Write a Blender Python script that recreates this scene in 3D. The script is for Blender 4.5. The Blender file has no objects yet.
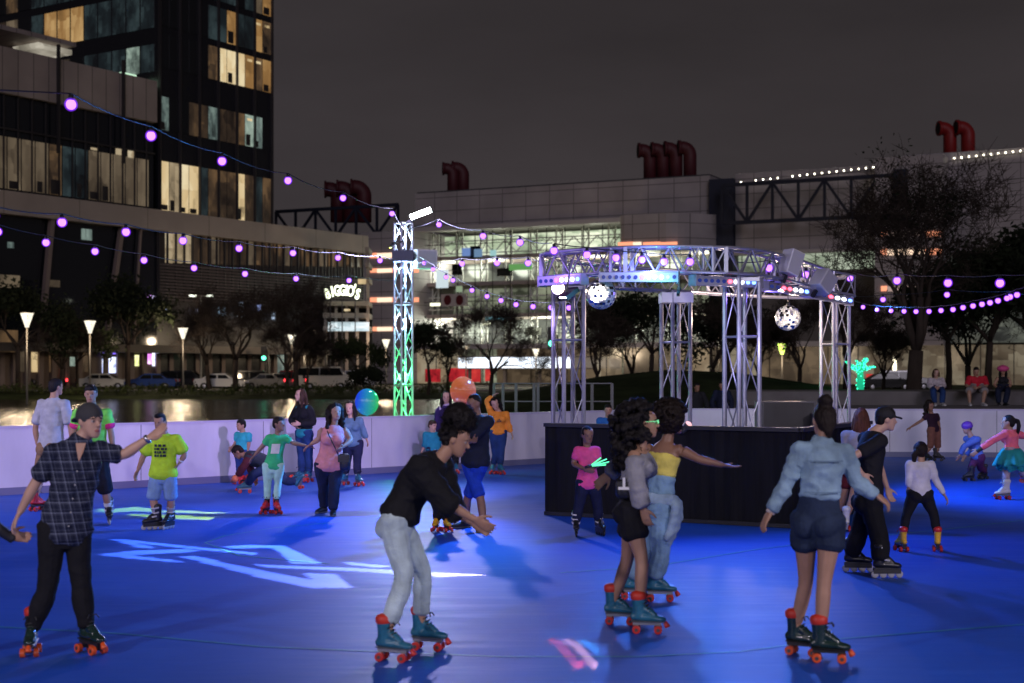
import bpy, math, random
import numpy as np
from mathutils import Vector, Matrix, noise

random.seed(7)
scene = bpy.context.scene
COL = scene.collection
F = 1422.0      # focal length in pixels of the 1024 wide picture (50 mm lens)
EYE = 2.0       # camera height
HOR = 370.0     # horizon row
PI = math.pi

def U(px, py, Y):
    return Vector(((px - 512) * Y / F, Y, EYE - (py - HOR) * Y / F))
def G(px, py, gz=0.0):
    Y = (EYE - gz) * F / (py - HOR)
    return Vector(((px - 512) * Y / F, Y, gz))

# ------------------------------------------------------------------ scene objects
def tag(o, label=None, cat=None, group=None, kind=None):
    if label: o['label'] = label
    if cat: o['category'] = cat
    if group: o['group'] = group
    if kind: o['kind'] = kind
    return o

def empty(name, loc=(0, 0, 0), rz=0.0):
    o = bpy.data.objects.new(name, None)
    o.location = loc; o.rotation_euler = (0, 0, rz)
    o.empty_display_size = 0.2
    COL.objects.link(o)
    return o

def link(name, me, parent=None):
    o = bpy.data.objects.new(name, me)
    COL.objects.link(o)
    if parent is not None: o.parent = parent
    return o

def kids(o):
    return [c for c in COL.objects if c.parent == o]

def copy_tree(o, parent=None, kidmap=None):
    if kidmap is None:
        kidmap = {}
        for c in COL.objects:
            if c.parent is not None: kidmap.setdefault(c.parent.name, []).append(c)
    c = o.copy(); COL.objects.link(c); c.parent = parent
    for ch in kidmap.get(o.name, []): copy_tree(ch, c, kidmap)
    return c

# ------------------------------------------------------------------ materials
MATS = {}
def mat(name, col, rough=.6, metal=0., emit=None, es=0., var=0., vscale=6., bump=0., bscale=40., coat=0., spec=.5, stretch=(1, 1, 1), sample=False):
    if name in MATS: return MATS[name]
    m = bpy.data.materials.new(name); m.use_nodes = True
    nt = m.node_tree; b = nt.nodes['Principled BSDF']
    b.inputs['Base Color'].default_value = (*col, 1)
    b.inputs['Roughness'].default_value = rough
    b.inputs['Metallic'].default_value = metal
    b.inputs['Specular IOR Level'].default_value = spec
    b.inputs['Coat Weight'].default_value = coat
    tc = mp = None
    if var or bump:
        tc = nt.nodes.new('ShaderNodeTexCoord'); mp = nt.nodes.new('ShaderNodeMapping')
        mp.inputs['Scale'].default_value = stretch
        nt.links.new(tc.outputs['Object'], mp.inputs['Vector'])
    if var:
        n = nt.nodes.new('ShaderNodeTexNoise'); n.inputs['Scale'].default_value = vscale; n.inputs['Detail'].default_value = 5
        r = nt.nodes.new('ShaderNodeMapRange'); r.inputs['From Min'].default_value = .3; r.inputs['From Max'].default_value = .7
        r.inputs['To Min'].default_value = 1 - var; r.inputs['To Max'].default_value = 1 + var
        mx = nt.nodes.new('ShaderNodeVectorMath'); mx.operation = 'SCALE'; mx.inputs[0].default_value = col
        nt.links.new(mp.outputs[0], n.inputs['Vector']); nt.links.new(n.outputs['Fac'], r.inputs['Value'])
        nt.links.new(r.outputs[0], mx.inputs['Scale']); nt.links.new(mx.outputs[0], b.inputs['Base Color'])
    if bump:
        n2 = nt.nodes.new('ShaderNodeTexNoise'); n2.inputs['Scale'].default_value = bscale; n2.inputs['Detail'].default_value = 4
        bp = nt.nodes.new('ShaderNodeBump'); bp.inputs['Strength'].default_value = bump; bp.inputs['Distance'].default_value = .02
        nt.links.new(mp.outputs[0], n2.inputs['Vector']); nt.links.new(n2.outputs['Fac'], bp.inputs['Height'])
        nt.links.new(bp.outputs[0], b.inputs['Normal'])
    if emit is not None:
        b.inputs['Emission Color'].default_value = (*emit, 1); b.inputs['Emission Strength'].default_value = es
        m.cycles.emission_sampling = 'AUTO' if sample else 'NONE'
    MATS[name] = m
    return m

def cloth(name, col, var=.18, rough=.85, bump=.25):
    return mat('fabric ' + name, col, rough=rough, var=var, vscale=9, bump=bump, bscale=70, spec=.25)

def lit_mat(name, c1, c2, strength, scale=(1.2, 1, .5), dark=.25, nscale=1.0):
    """light seen through a window: uneven room lights, curtains and furniture behind the pane"""
    if name in MATS: return MATS[name]
    m = bpy.data.materials.new(name); m.use_nodes = True
    nt = m.node_tree; b = nt.nodes['Principled BSDF']
    b.inputs['Base Color'].default_value = (.02, .02, .025, 1); b.inputs['Roughness'].default_value = .15
    tc = nt.nodes.new('ShaderNodeTexCoord'); mp = nt.nodes.new('ShaderNodeMapping'); mp.inputs['Scale'].default_value = scale
    nt.links.new(tc.outputs['Object'], mp.inputs['Vector'])
    # rooms and furniture: blocky cells of different brightness, in two sizes, over curtain folds
    v1 = nt.nodes.new('ShaderNodeTexVoronoi'); v1.distance = 'CHEBYCHEV'; v1.inputs['Scale'].default_value = nscale * .9
    v2 = nt.nodes.new('ShaderNodeTexVoronoi'); v2.distance = 'CHEBYCHEV'; v2.inputs['Scale'].default_value = nscale * 2.7
    n = nt.nodes.new('ShaderNodeTexNoise'); n.inputs['Scale'].default_value = nscale * .4; n.inputs['Detail'].default_value = 1.5
    for q in (v1, v2, n): nt.links.new(mp.outputs[0], q.inputs['Vector'])
    s1 = nt.nodes.new('ShaderNodeSeparateColor'); nt.links.new(v1.outputs['Color'], s1.inputs[0])
    s2 = nt.nodes.new('ShaderNodeSeparateColor'); nt.links.new(v2.outputs['Color'], s2.inputs[0])
    m1 = nt.nodes.new('ShaderNodeMath'); m1.operation = 'MULTIPLY_ADD'; m1.inputs[1].default_value = .20; nt.links.new(s1.outputs[0], m1.inputs[0])
    m2 = nt.nodes.new('ShaderNodeMath'); m2.operation = 'MULTIPLY_ADD'; m2.inputs[1].default_value = .10; nt.links.new(s2.outputs[0], m2.inputs[0]); nt.links.new(m2.outputs[0], m1.inputs[2])
    m3 = nt.nodes.new('ShaderNodeMath'); m3.operation = 'MULTIPLY'; m3.inputs[1].default_value = .80; nt.links.new(n.outputs['Fac'], m3.inputs[0]); nt.links.new(m3.outputs[0], m2.inputs[2])
    r = nt.nodes.new('ShaderNodeValToRGB')
    r.color_ramp.elements[0].position = .30; r.color_ramp.elements[0].color = (*[c * dark for c in c1], 1)
    r.color_ramp.elements[1].position = .80; r.color_ramp.elements[1].color = (*c2, 1)
    e = r.color_ramp.elements.new(.52); e.color = (*c1, 1)
    nt.links.new(m1.outputs[0], r.inputs['Fac']); nt.links.new(r.outputs[0], b.inputs['Emission Color'])
    b.inputs['Emission Strength'].default_value = strength
    m.cycles.emission_sampling = 'NONE'
    MATS[name] = m
    return m

# ------------------------------------------------------------------ mesh builder
class MB:
    def __init__(s): s.v = []; s.f = []; s.m = []
    def add(s, vs, fs, mi=0):
        o = len(s.v); s.v.extend([tuple(p) for p in vs]); s.f.extend([tuple(i + o for i in f) for f in fs]); s.m.extend([mi] * len(fs))
        return s
    def box(s, c, d, M=None, mi=0):
        hx, hy, hz = d[0] / 2, d[1] / 2, d[2] / 2
        vs = [Vector((x * hx, y * hy, z * hz)) for z in (-1, 1) for y in (-1, 1) for x in (-1, 1)]
        if M is not None: vs = [M @ p for p in vs]
        c = Vector(c)
        return s.add([p + c for p in vs], [(0, 2, 3, 1), (4, 5, 7, 6), (0, 1, 5, 4), (2, 6, 7, 3), (0, 4, 6, 2), (1, 3, 7, 5)], mi)
    def b2(s, x0, x1, y0, y1, z0, z1, mi=0):
        return s.box(((x0 + x1) / 2, (y0 + y1) / 2, (z0 + z1) / 2), (abs(x1 - x0), abs(y1 - y0), abs(z1 - z0)), None, mi)
    def bar(s, p, q, w, h=None, mi=0):
        p, q = Vector(p), Vector(q); h = h or w
        d = q - p; L = d.length
        if L < 1e-6: return s
        d /= L
        up = Vector((0, 0, 1)) if abs(d.z) < .95 else Vector((0, 1, 0))
        a = d.cross(up).normalized(); b = a.cross(d)
        M = Matrix((a, d, b)).transposed()
        return s.box((p + q) / 2, (w, L, h), M, mi)
    def etube(s, pts, side, ra, rb, n=12, cap=True, mi=0, rnd=.5):
        """closed tube of elliptical rings: ra across `side`, rb across the other direction; ends rounded"""
        pts = [Vector(p) for p in pts]; N = len(pts)
        sides = side if isinstance(side, list) else [side] * N
        rings = []
        T = []
        for i in range(N):
            t = pts[min(i + 1, N - 1)] - pts[max(i - 1, 0)]
            T.append(t.normalized() if t.length > 1e-9 else Vector((0, 0, 1)))
        P = [(pts[i], T[i], sides[i], ra[i], rb[i]) for i in range(N)]
        if cap and rnd:
            e0 = min(ra[0], rb[0]) * rnd; e1 = min(ra[-1], rb[-1]) * rnd
            P = [(pts[0] - T[0] * e0, T[0], sides[0], ra[0] * .35, rb[0] * .35), (pts[0] - T[0] * e0 * .6, T[0], sides[0], ra[0] * .8, rb[0] * .8)] + P + \
                [(pts[-1] + T[-1] * e1 * .6, T[-1], sides[-1], ra[-1] * .8, rb[-1] * .8), (pts[-1] + T[-1] * e1, T[-1], sides[-1], ra[-1] * .35, rb[-1] * .35)]
        vs = []; fs = []
        for (c, t, sd, a, b) in P:
            sd = Vector(sd); x = sd - t * sd.dot(t)
            if x.length < 1e-4: x = t.orthogonal()
            x.normalize(); y = t.cross(x)
            for k in range(n):
                an = 2 * PI * k / n
                vs.append(c + x * (a * math.cos(an)) + y * (b * math.sin(an)))
        K = len(P)
        for i in range(K - 1):
            for k in range(n):
                k2 = (k + 1) % n
                fs.append((i * n + k, i * n + k2, (i + 1) * n + k2, (i + 1) * n + k))
        if cap:
            fs.append(tuple(range(n - 1, -1, -1))); fs.append(tuple((K - 1) * n + k for k in range(n)))
        return s.add(vs, fs, mi)
    def tube(s, pts, r, n=8, mi=0, cap=True):
        N = len(pts); rr = r if isinstance(r, (list, tuple)) else [r] * N
        d = Vector(pts[-1]) - Vector(pts[0])
        side = Vector((1, 0, 0)) if abs(d.normalized().x if d.length else 0) < .8 else Vector((0, 0, 1))
        return s.etube(pts, side, list(rr), list(rr), n, cap, mi, 0)
    def ell(s, c, r, M=None, nu=14, nv=9, mi=0):
        vs = [Vector((0, 0, -r[2]))]; fs = []
        for i in range(1, nv):
            th = PI * i / nv
            for k in range(nu):
                ph = 2 * PI * k / nu
                vs.append(Vector((r[0] * math.sin(th) * math.cos(ph), r[1] * math.sin(th) * math.sin(ph), -r[2] * math.cos(th))))
        vs.append(Vector((0, 0, r[2])))
        for k in range(nu):
            fs.append((0, 1 + (k + 1) % nu, 1 + k))
            L = 1 + (nv - 2) * nu
            fs.append((len(vs) - 1, L + k, L + (k + 1) % nu))
        for i in range(nv - 2):
            for k in range(nu):
                a = 1 + i * nu + k; b = 1 + i * nu + (k + 1) % nu
                fs.append((a, b, b + nu, a + nu))
        c = Vector(c)
        vs = [(M @ p if M is not None else p) + c for p in vs]
        return s.add(vs, fs, mi)
    def prism(s, poly, axis_from, axis_to, mi=0):
        """extrude a closed polygon (3D points) by a vector"""
        n = len(poly); d = Vector(axis_to) - Vector(axis_from)
        a = [Vector(p) for p in poly]; b = [p + d for p in a]
        fs = [tuple(range(n - 1, -1, -1)), tuple(range(n, 2 * n))] + [(i, (i + 1) % n, n + (i + 1) % n, n + i) for i in range(n)]
        return s.add(a + b, fs, mi)
    def quad(s, a, b, c, d, mi=0): return s.add([a, b, c, d], [(0, 1, 2, 3)], mi)
    def mesh(s, name, mats, smooth=False):
        me = bpy.data.meshes.new(name)
        me.from_pydata(s.v, [], s.f)
        for m in (mats if isinstance(mats, (list, tuple)) else [mats]): me.materials.append(m)
        me.polygons.foreach_set('material_index', s.m)
        if smooth: me.polygons.foreach_set('use_smooth', [True] * len(s.f))
        me.update()
        return me
    def build(s, name, mats, parent=None, smooth=False):
        return link(name, s.mesh(name, mats, smooth), parent)

# ------------------------------------------------------------------ remeshing: overlapping closed shapes become one skin
PENDING = []
def skin_later(o, voxel, smooth=4, post=None):
    md = o.modifiers.new('one', 'REMESH'); md.mode = 'VOXEL'; md.voxel_size = voxel
    if smooth:
        sm = o.modifiers.new('soft', 'SMOOTH'); sm.factor = .5; sm.iterations = smooth
    PENDING.append((o, post))
def flush_skins():
    bpy.context.view_layer.update()
    dg = bpy.context.evaluated_depsgraph_get()
    new = []
    for o, post in PENDING:
        me = bpy.data.meshes.new_from_object(o.evaluated_get(dg))
        new.append((o, me, post))
    for o, me, post in new:
        old = o.data; mats = list(old.materials)
        o.modifiers.clear(); me.name = old.name; o.data = me
        me.materials.clear()
        for m in mats: me.materials.append(m)
        me.polygons.foreach_set('use_smooth', [True] * len(me.polygons))
        me.polygons.foreach_set('material_index', [0] * len(me.polygons))
        if post: post(o, me)
        me.update()
    PENDING.clear()

def wrinkle(amp, fx=8., fz=14., seed=0., lo=-9., hi=9.):
    def post(o, me):
        n = len(me.vertices); co = np.empty(n * 3); me.vertices.foreach_get('co', co); no = np.empty(n * 3); me.vertices.foreach_get('normal', no)
        co = co.reshape(-1, 3); no = no.reshape(-1, 3)
        d = np.array([noise.noise(Vector((p[0] * fx + seed, p[1] * fx, p[2] * fz + seed))) + .5 * noise.noise(Vector((p[0] * fx * 2.6 + seed, p[1] * fx * 2.6, p[2] * fz * 1.7))) + (1.5 * (.22 - abs(noise.noise(Vector((p[0] * fx * .8 + p[2] * 5 + seed, p[1] * fx * .8, p[2] * fz * .7 - p[0] * 4))))) if fx < 15 else 0) for p in co])
        d = np.clip(d, lo, hi)
        co += no * (d * amp)[:, None]
        me.vertices.foreach_set('co', co.ravel())
    return post
# ------------------------------------------------------------------ people
UP = Vector((0, 0, 1))
def yawv(a):
    r = math.radians(a)
    return Vector((math.sin(r), -math.cos(r), 0)), Vector((math.cos(r), math.sin(r), 0))   # forward, person's left
def lerp(a, b, t): return a + (b - a) * t
def prof(tab, f):
    for (f0, r0), (f1, r1) in zip(tab, tab[1:]):
        if f <= f1: return lerp(r0, r1, (f - f0) / (f1 - f0))
    return tab[-1][1]

SKINS = {
    'fair': mat('skin fair', (.55, .33, .24), rough=.5, var=.08, vscale=14),
    'tan': mat('skin tan', (.42, .235, .15), rough=.5, var=.08, vscale=14),
    'brown': mat('skin brown', (.27, .14, .085), rough=.48, var=.08, vscale=14),
    'dark': mat('skin dark', (.15, .08, .05), rough=.45, var=.08, vscale=14),
}
LIP = mat('lips', (.38, .12, .10), rough=.4)
EYEW = mat('eye white', (.42, .38, .36), rough=.3)
IRIS = mat('iris', (.025, .015, .01), rough=.2)
BROW = mat('eyebrow', (.03, .02, .015), rough=.8)
def hairmat(name, col): return mat('hair ' + name, col, rough=.62, var=.4, vscale=30, bump=.8, bscale=60, stretch=(1, 1, .25), spec=.22)
H_BLACK = hairmat('black', (.010, .008, .008))
H_DARK = hairmat('dark brown', (.013, .008, .006))
H_BROWN = hairmat('brown', (.06, .032, .02))
H_AUB = hairmat('auburn', (.10, .035, .02))

ARM = [(0, .053), (.25, .05), (.6, .044), (1, .037), (1.3, .040), (1.7, .031), (2, .0255)]
LEGM = [(0, .082), (.3, .074), (.65, .061), (1, .051), (1.3, .054), (1.55, .048), (1.85, .037), (2, .037)]
LEGF = [(0, .088), (.3, .079), (.65, .063), (1, .050), (1.3, .053), (1.55, .047), (1.85, .036), (2, .036)]
TORM = [(-.04, .12, .09), (.05, .150, .098), (.14, .156, .102), (.3, .143, .095), (.45, .138, .092), (.62, .150, .100), (.78, .160, .104), (.88, .150, .090), (.95, .105, .072), (1.0, .066, .058)]
TORF = [(-.04, .125, .092), (.05, .156, .102), (.14, .160, .106), (.3, .138, .092), (.45, .119, .080), (.62, .130, .088), (.78, .146, .10), (.88, .138, .085), (.95, .095, .066), (1.0, .058, .052)]
HEADP = [(0, .018, .076, .040), (.012, .034, .086, .015), (.03, .047, .089, -.015), (.055, .058, .087, -.05), (.08, .064, .087, -.078), (.105, .069, .086, -.093),
         (.118, .071, .082, -.098), (.135, .073, .090, -.101), (.16, .0745, .088, -.102), (.185, .069, .077, -.096), (.205, .055, .055, -.078), (.218, .033, .026, -.05), (.2245, .008, -.005, -.02)]

def bend3(a, b, c, f):
    """point at f in 0..2 along a limb of two bones, rounded at the joint"""
    w = .16
    if f < 1 - w: return a.lerp(b, f)
    if f > 1 + w: return b.lerp(c, f - 1)
    p0 = a.lerp(b, 1 - w); p1 = b.lerp(c, w); t = (f - 1 + w) / (2 * w)
    return p0.lerp(b, t).lerp(b.lerp(p1, t), t)

def limb(mb, a, b, c, tab, f0, f1, k, extra=0., side=None, n=12, pre=None, flare=0.):
    fs = [lerp(f0, f1, i / 13) for i in range(14)]
    pts = [bend3(a, b, c, f) for f in fs]
    rr = [prof(tab, f) * k + extra + flare * max(0, (f - f0) / (f1 - f0)) for f in fs]
    if pre is not None:
        pts = [pre] + pts; rr = [rr[0] * 1.05] + rr
    mb.etube(pts, side or Vector((1, .2, 0)), rr, rr, n)

def head_shape(mb, M, hs):
    vs = []; fs = []; n = 20
    for (z, w, f, b) in HEADP:
        cy = (f + b) / 2; hy = (f - b) / 2
        for k in range(n):
            a = 2 * PI * k / n
            cx, sx = math.cos(a), math.sin(a); e = 2 / 2.25
            vs.append(M @ (Vector((w * math.copysign(abs(cx) ** e, cx), cy + hy * math.copysign(abs(sx) ** e, sx), z - .1125)) * hs))
    R = len(HEADP)
    for i in range(R - 1):
        for k in range(n):
            fs.append((i * n + k, i * n + (k + 1) % n, (i + 1) * n + (k + 1) % n, (i + 1) * n + k))
    fs.append(tuple(range(n - 1, -1, -1))); fs.append(tuple((R - 1) * n + k for k in range(n)))
    mb.add(vs, fs)
    def P(x, y, z): return M @ (Vector((x, y, z - .1125)) * hs)
    R3 = M.to_3x3()
    mb.etube([P(0, .082, .124), P(0, .094, .108), P(0, .108, .092), P(0, .100, .082)], R3 @ Vector((1, 0, 0)), [x * hs for x in (.008, .010, .015, .013)], [x * hs for x in (.008, .009, .010, .008)], 10)
    for sx in (-1, 1):
        mb.ell(P(sx * .075, -.006, .108), [r * hs for r in (.009, .019, .031)], R3)
        mb.ell(P(sx * .031, .082, .137), [r * hs for r in (.018, .010, .006)], R3)
        mb.ell(P(sx * .030, .0775, .118), [r * hs for r in (.013, .010, .009)], R3)
    mb.ell(P(0, .087, .0585), [r * hs for r in (.022, .009, .0055)], R3)
    mb.ell(P(0, .086, .049), [r * hs for r in (.019, .009, .006)], R3)

def hand_shape(mb, W, f, n, k, curl=.8, thumb=1):
    """palm and five fingers from wrist W along f; n is the direction the palm faces; thumb is the side sign"""
    f = f.normalized(); n = (n - f * n.dot(f)).normalized(); b = f.cross(n).normalized() * thumb
    mb.etube([W - f * .01 * k, W + f * .03 * k, W + f * .065 * k, W + f * .092 * k], b, [.026 * k, .036 * k, .041 * k, .039 * k], [.02 * k, .016 * k, .014 * k, .012 * k], 10)
    for i, (o, L) in enumerate(((.030, .074), (.010, .083), (-.010, .077), (-.029, .060))):
        p = W + f * .088 * k + b * o * k; d = (f + b * o * 2.2).normalized(); pts = [p - d * .012 * k, p]
        for j, a in enumerate((.28, .5, .42)):
            an = a * curl * (1 + .12 * i)
            d = (d * math.cos(an) + n * math.sin(an)).normalized()
            p = p + d * L * k * (.45, .31, .24)[j]; pts.append(p)
        mb.etube(pts, b, [r * k for r in (.0095, .0095, .0088, .008, .0065)], [r * k for r in (.0095, .0095, .0088, .008, .0065)], 8)
    p = W + f * .025 * k + b * .028 * k
    d = (f * .75 + b * .75 + n * .25).normalized()
    d2 = (f * .95 + b * .25 + n * .35).normalized()
    pts = [p, p + d * .03 * k, p + d * .048 * k + d2 * .012 * k, p + d * .05 * k + d2 * .045 * k]
    mb.etube(pts, n, [r * k for r in (.014, .013, .0105, .008)], [r * k for r in (.014, .013, .0105, .008)], 8)

# ---- footwear: meshes are shared by kind and colour
FOOT = {}
HUB = mat('wheel hub', (.10, .10, .11), rough=.4, metal=.6)
def quad_skate(key, boot, trim, wheel, plate, lining=None):
    if key in FOOT: return FOOT[key]
    b = MB(); X = Vector((1, 0, 0))
    b.etube([(0, -.115, .128), (0, -.07, .125), (0, 0, .122), (0, .06, .116), (0, .115, .108), (0, .138, .104)], X, [.034, .040, .039, .045, .04, .025], [.028, .033, .034, .03, .025, .018], 14)
    b.etube([(0, -.068, .12), (0, -.066, .17), (0, -.064, .22), (0, -.066, .275), (0, -.067, .29)], X, [.041, .042, .045, .050, .050], [.05, .047, .05, .056, .056], 14)
    b.etube([(0, -.04, .19), (0, .01, .165), (0, .06, .14)], X, [.03, .034, .036], [.04, .035, .022], 12)
    bo = bpy.data.objects.new('tmp', b.mesh('roller_skate', [boot])); COL.objects.link(bo)
    skin_later(bo, .007, 3)
    s = MB()
    s.etube([(0, -.118, .094), (0, -.05, .092), (0, .05, .09), (0, .135, .09)], X, [.036, .037, .045, .034], [.007, .007, .007, .007], 14)
    s.box((0, 0, .075), (.045, .22, .02))
    for y in (-.082, .085):
        s.box((0, y, .055), (.03, .035, .035)); s.bar((-.06, y, .034), (.06, y, .034), .012)
    w = MB(); w.etube([(-.017, 0, 0), (-.0145, 0, 0), (.0145, 0, 0), (.017, 0, 0)], Vector((0, 0, 1)), [.0275, .0315, .0315, .0275], [.0275, .0315, .0315, .0275], 20, True, 0, 0); w.etube([(-.019, 0, 0), (.019, 0, 0)], Vector((0, 0, 1)), [.013] * 2, [.013] * 2, 12, True, 1, 0)
    t = MB(); t.etube([(0, .138, .088), (0, .152, .062), (0, .158, .05)], X, [.015, .021, .022], [.015, .021, .022], 12, True, 0, .2)
    l = MB()
    for i in range(6):
        z = .155 + i * .02; y = .048 - i * .017 + (0 if i < 3 else .004)
        l.etube([(-.034, y - .012, z - .006), (0, y + .014, z + .006), (.034, y - .012, z - .006)], Vector((0, 1, 0)), [.0045] * 3, [.0045] * 3, 6)
    l.etube([(0, -.01, .262), (.03, .02, .27), (.045, .03, .25)], Vector((0, 1, 0)), [.005] * 3, [.005] * 3, 6); l.etube([(0, -.01, .262), (-.03, .02, .268), (-.04, .035, .245)], Vector((0, 1, 0)), [.005] * 3, [.005] * 3, 6)
    c = MB(); c.etube([(0, -.067, .268), (0, -.068, .300)], X, [.054, .055], [.060, .061], 16)
    FOOT[key] = dict(kind='quad', h=.175, boot=bo, sole=s.mesh('sole_plate', [plate]), wheel=w.mesh('wheel', [wheel, HUB], False), stop=t.mesh('toe_stop', [wheel], True),
                     lace=l.mesh('laces', [trim], True), cuff=c.mesh('cuff', [lining or trim], True), name='roller_skate')
    return FOOT[key]
def inline_skate(key, boot, trim, wheel, plate):
    if key in FOOT: return FOOT[key]
    b = MB(); X = Vector((1, 0, 0))
    b.etube([(0, -.115, .138), (0, -.07, .135), (0, 0, .132), (0, .06, .128), (0, .12, .12), (0, .145, .115)], X, [.036, .044, .043, .048, .044, .028], [.03, .036, .037, .034, .03, .02], 14)
    b.etube([(0, -.07, .13), (0, -.066, .18), (0, -.062, .24), (0, -.062, .31), (0, -.063, .325)], X, [.046, .048, .052, .058, .058], [.056, .054, .058, .064, .064], 14)
    b.etube([(0, -.04, .21), (0, .01, .18), (0, .065, .15)], X, [.036, .038, .04], [.045, .04, .025], 12)
    bo = bpy.data.objects.new('tmp', b.mesh('inline_skate', [boot])); COL.objects.link(bo)
    skin_later(bo, .007, 3)
    s = MB(); s.box((0, .01, .095), (.05, .26, .016)); s.box((.017, .01, .07), (.005, .27, .05)); s.box((-.017, .01, .07), (.005, .27, .05))
    w = MB(); w.etube([(-.012, 0, 0), (-.006, 0, 0), (.006, 0, 0), (.012, 0, 0)], Vector((0, 0, 1)), [.028, .037, .037, .028], [.028, .037, .037, .028], 18, True, 0, 0)
    l = MB()
    for z, y in ((.175, .02), (.225, -.012), (.29, -.01)):
        l.etube([(-.058, y - .05, z + .012), (-.048, y, z), (0, y + .028, z - .002), (.048, y, z), (.058, y - .05, z + .012)], Vector((0, 0, 1)), [.011] * 5, [.004] * 5, 8)
    FOOT[key] = dict(kind='inline', h=.185, boot=bo, sole=s.mesh('frame', [plate]), wheel=w.mesh('wheel', [wheel], True), lace=l.mesh('buckle_straps', [trim], True), name='inline_skate')
    return FOOT[key]
def shoe(key, upper, sole):
    if key in FOOT: return FOOT[key]
    b = MB(); X = Vector((1, 0, 0))
    b.etube([(0, -.115, .045), (0, -.07, .05), (0, 0, .05), (0, .06, .042), (0, .12, .034), (0, .145, .03)], X, [.032, .038, .038, .046, .042, .026], [.03, .042, .042, .034, .026, .016], 14)
    b.etube([(0, -.065, .05), (0, -.062, .085), (0, -.06, .10)], X, [.036, .038, .04], [.046, .046, .046], 14)
    bo = bpy.data.objects.new('tmp', b.mesh('shoe', [upper])); COL.objects.link(bo)
    skin_later(bo, .007, 3)
    s = MB(); s.etube([(0, -.122, .012), (0, -.05, .012), (0, .05, .012), (0, .15, .014)], X, [.036, .038, .049, .03], [.012] * 4, 14)
    FOOT[key] = dict(kind='shoe', h=.085, boot=bo, sole=s.mesh('sole', [sole], True), name='shoe')
    return FOOT[key]
FOOT_TODO = []
def wear_foot(root, kind, g, yaw, k, pitch=0., lift=0.):
    FOOT_TODO.append((root, kind, g, yaw, k, pitch, lift))
def finish_feet():
    for d in FOOT.values():
        d['mesh'] = d['boot'].data
        COL.objects.unlink(d['boot'])
    for root, d, g, yaw, k, pitch, lift in FOOT_TODO:
        fw, lf = yawv(yaw)
        M = Matrix((-lf, fw, UP)).transposed().to_4x4()
        M = Matrix.Translation(g + UP * lift - root.location) @ M @ Matrix.Rotation(math.radians(-pitch), 4, 'X') @ Matrix.Scale(k, 4)
        sk = link(d['name'], d['mesh'], root); sk.matrix_local = M
        link({'quad': 'sole_plate', 'inline': 'frame', 'shoe': 'sole'}[d['kind']], d['sole'], sk)
        if 'lace' in d: link('laces' if d['kind'] == 'quad' else 'buckle_straps', d['lace'], sk)
        if 'cuff' in d: link('cuff', d['cuff'], sk)
        if d['kind'] == 'quad':
            for x in (-.045, .045):
                for y in (-.082, .085): link('wheel', d['wheel'], sk).location = (x, y, .032)
            link('toe_stop', d['stop'], sk)
        if d['kind'] == 'inline':
            for y in (-.11, -.03, .05, .13): link('wheel', d['wheel'], sk).location = (0, y, .037)

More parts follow.
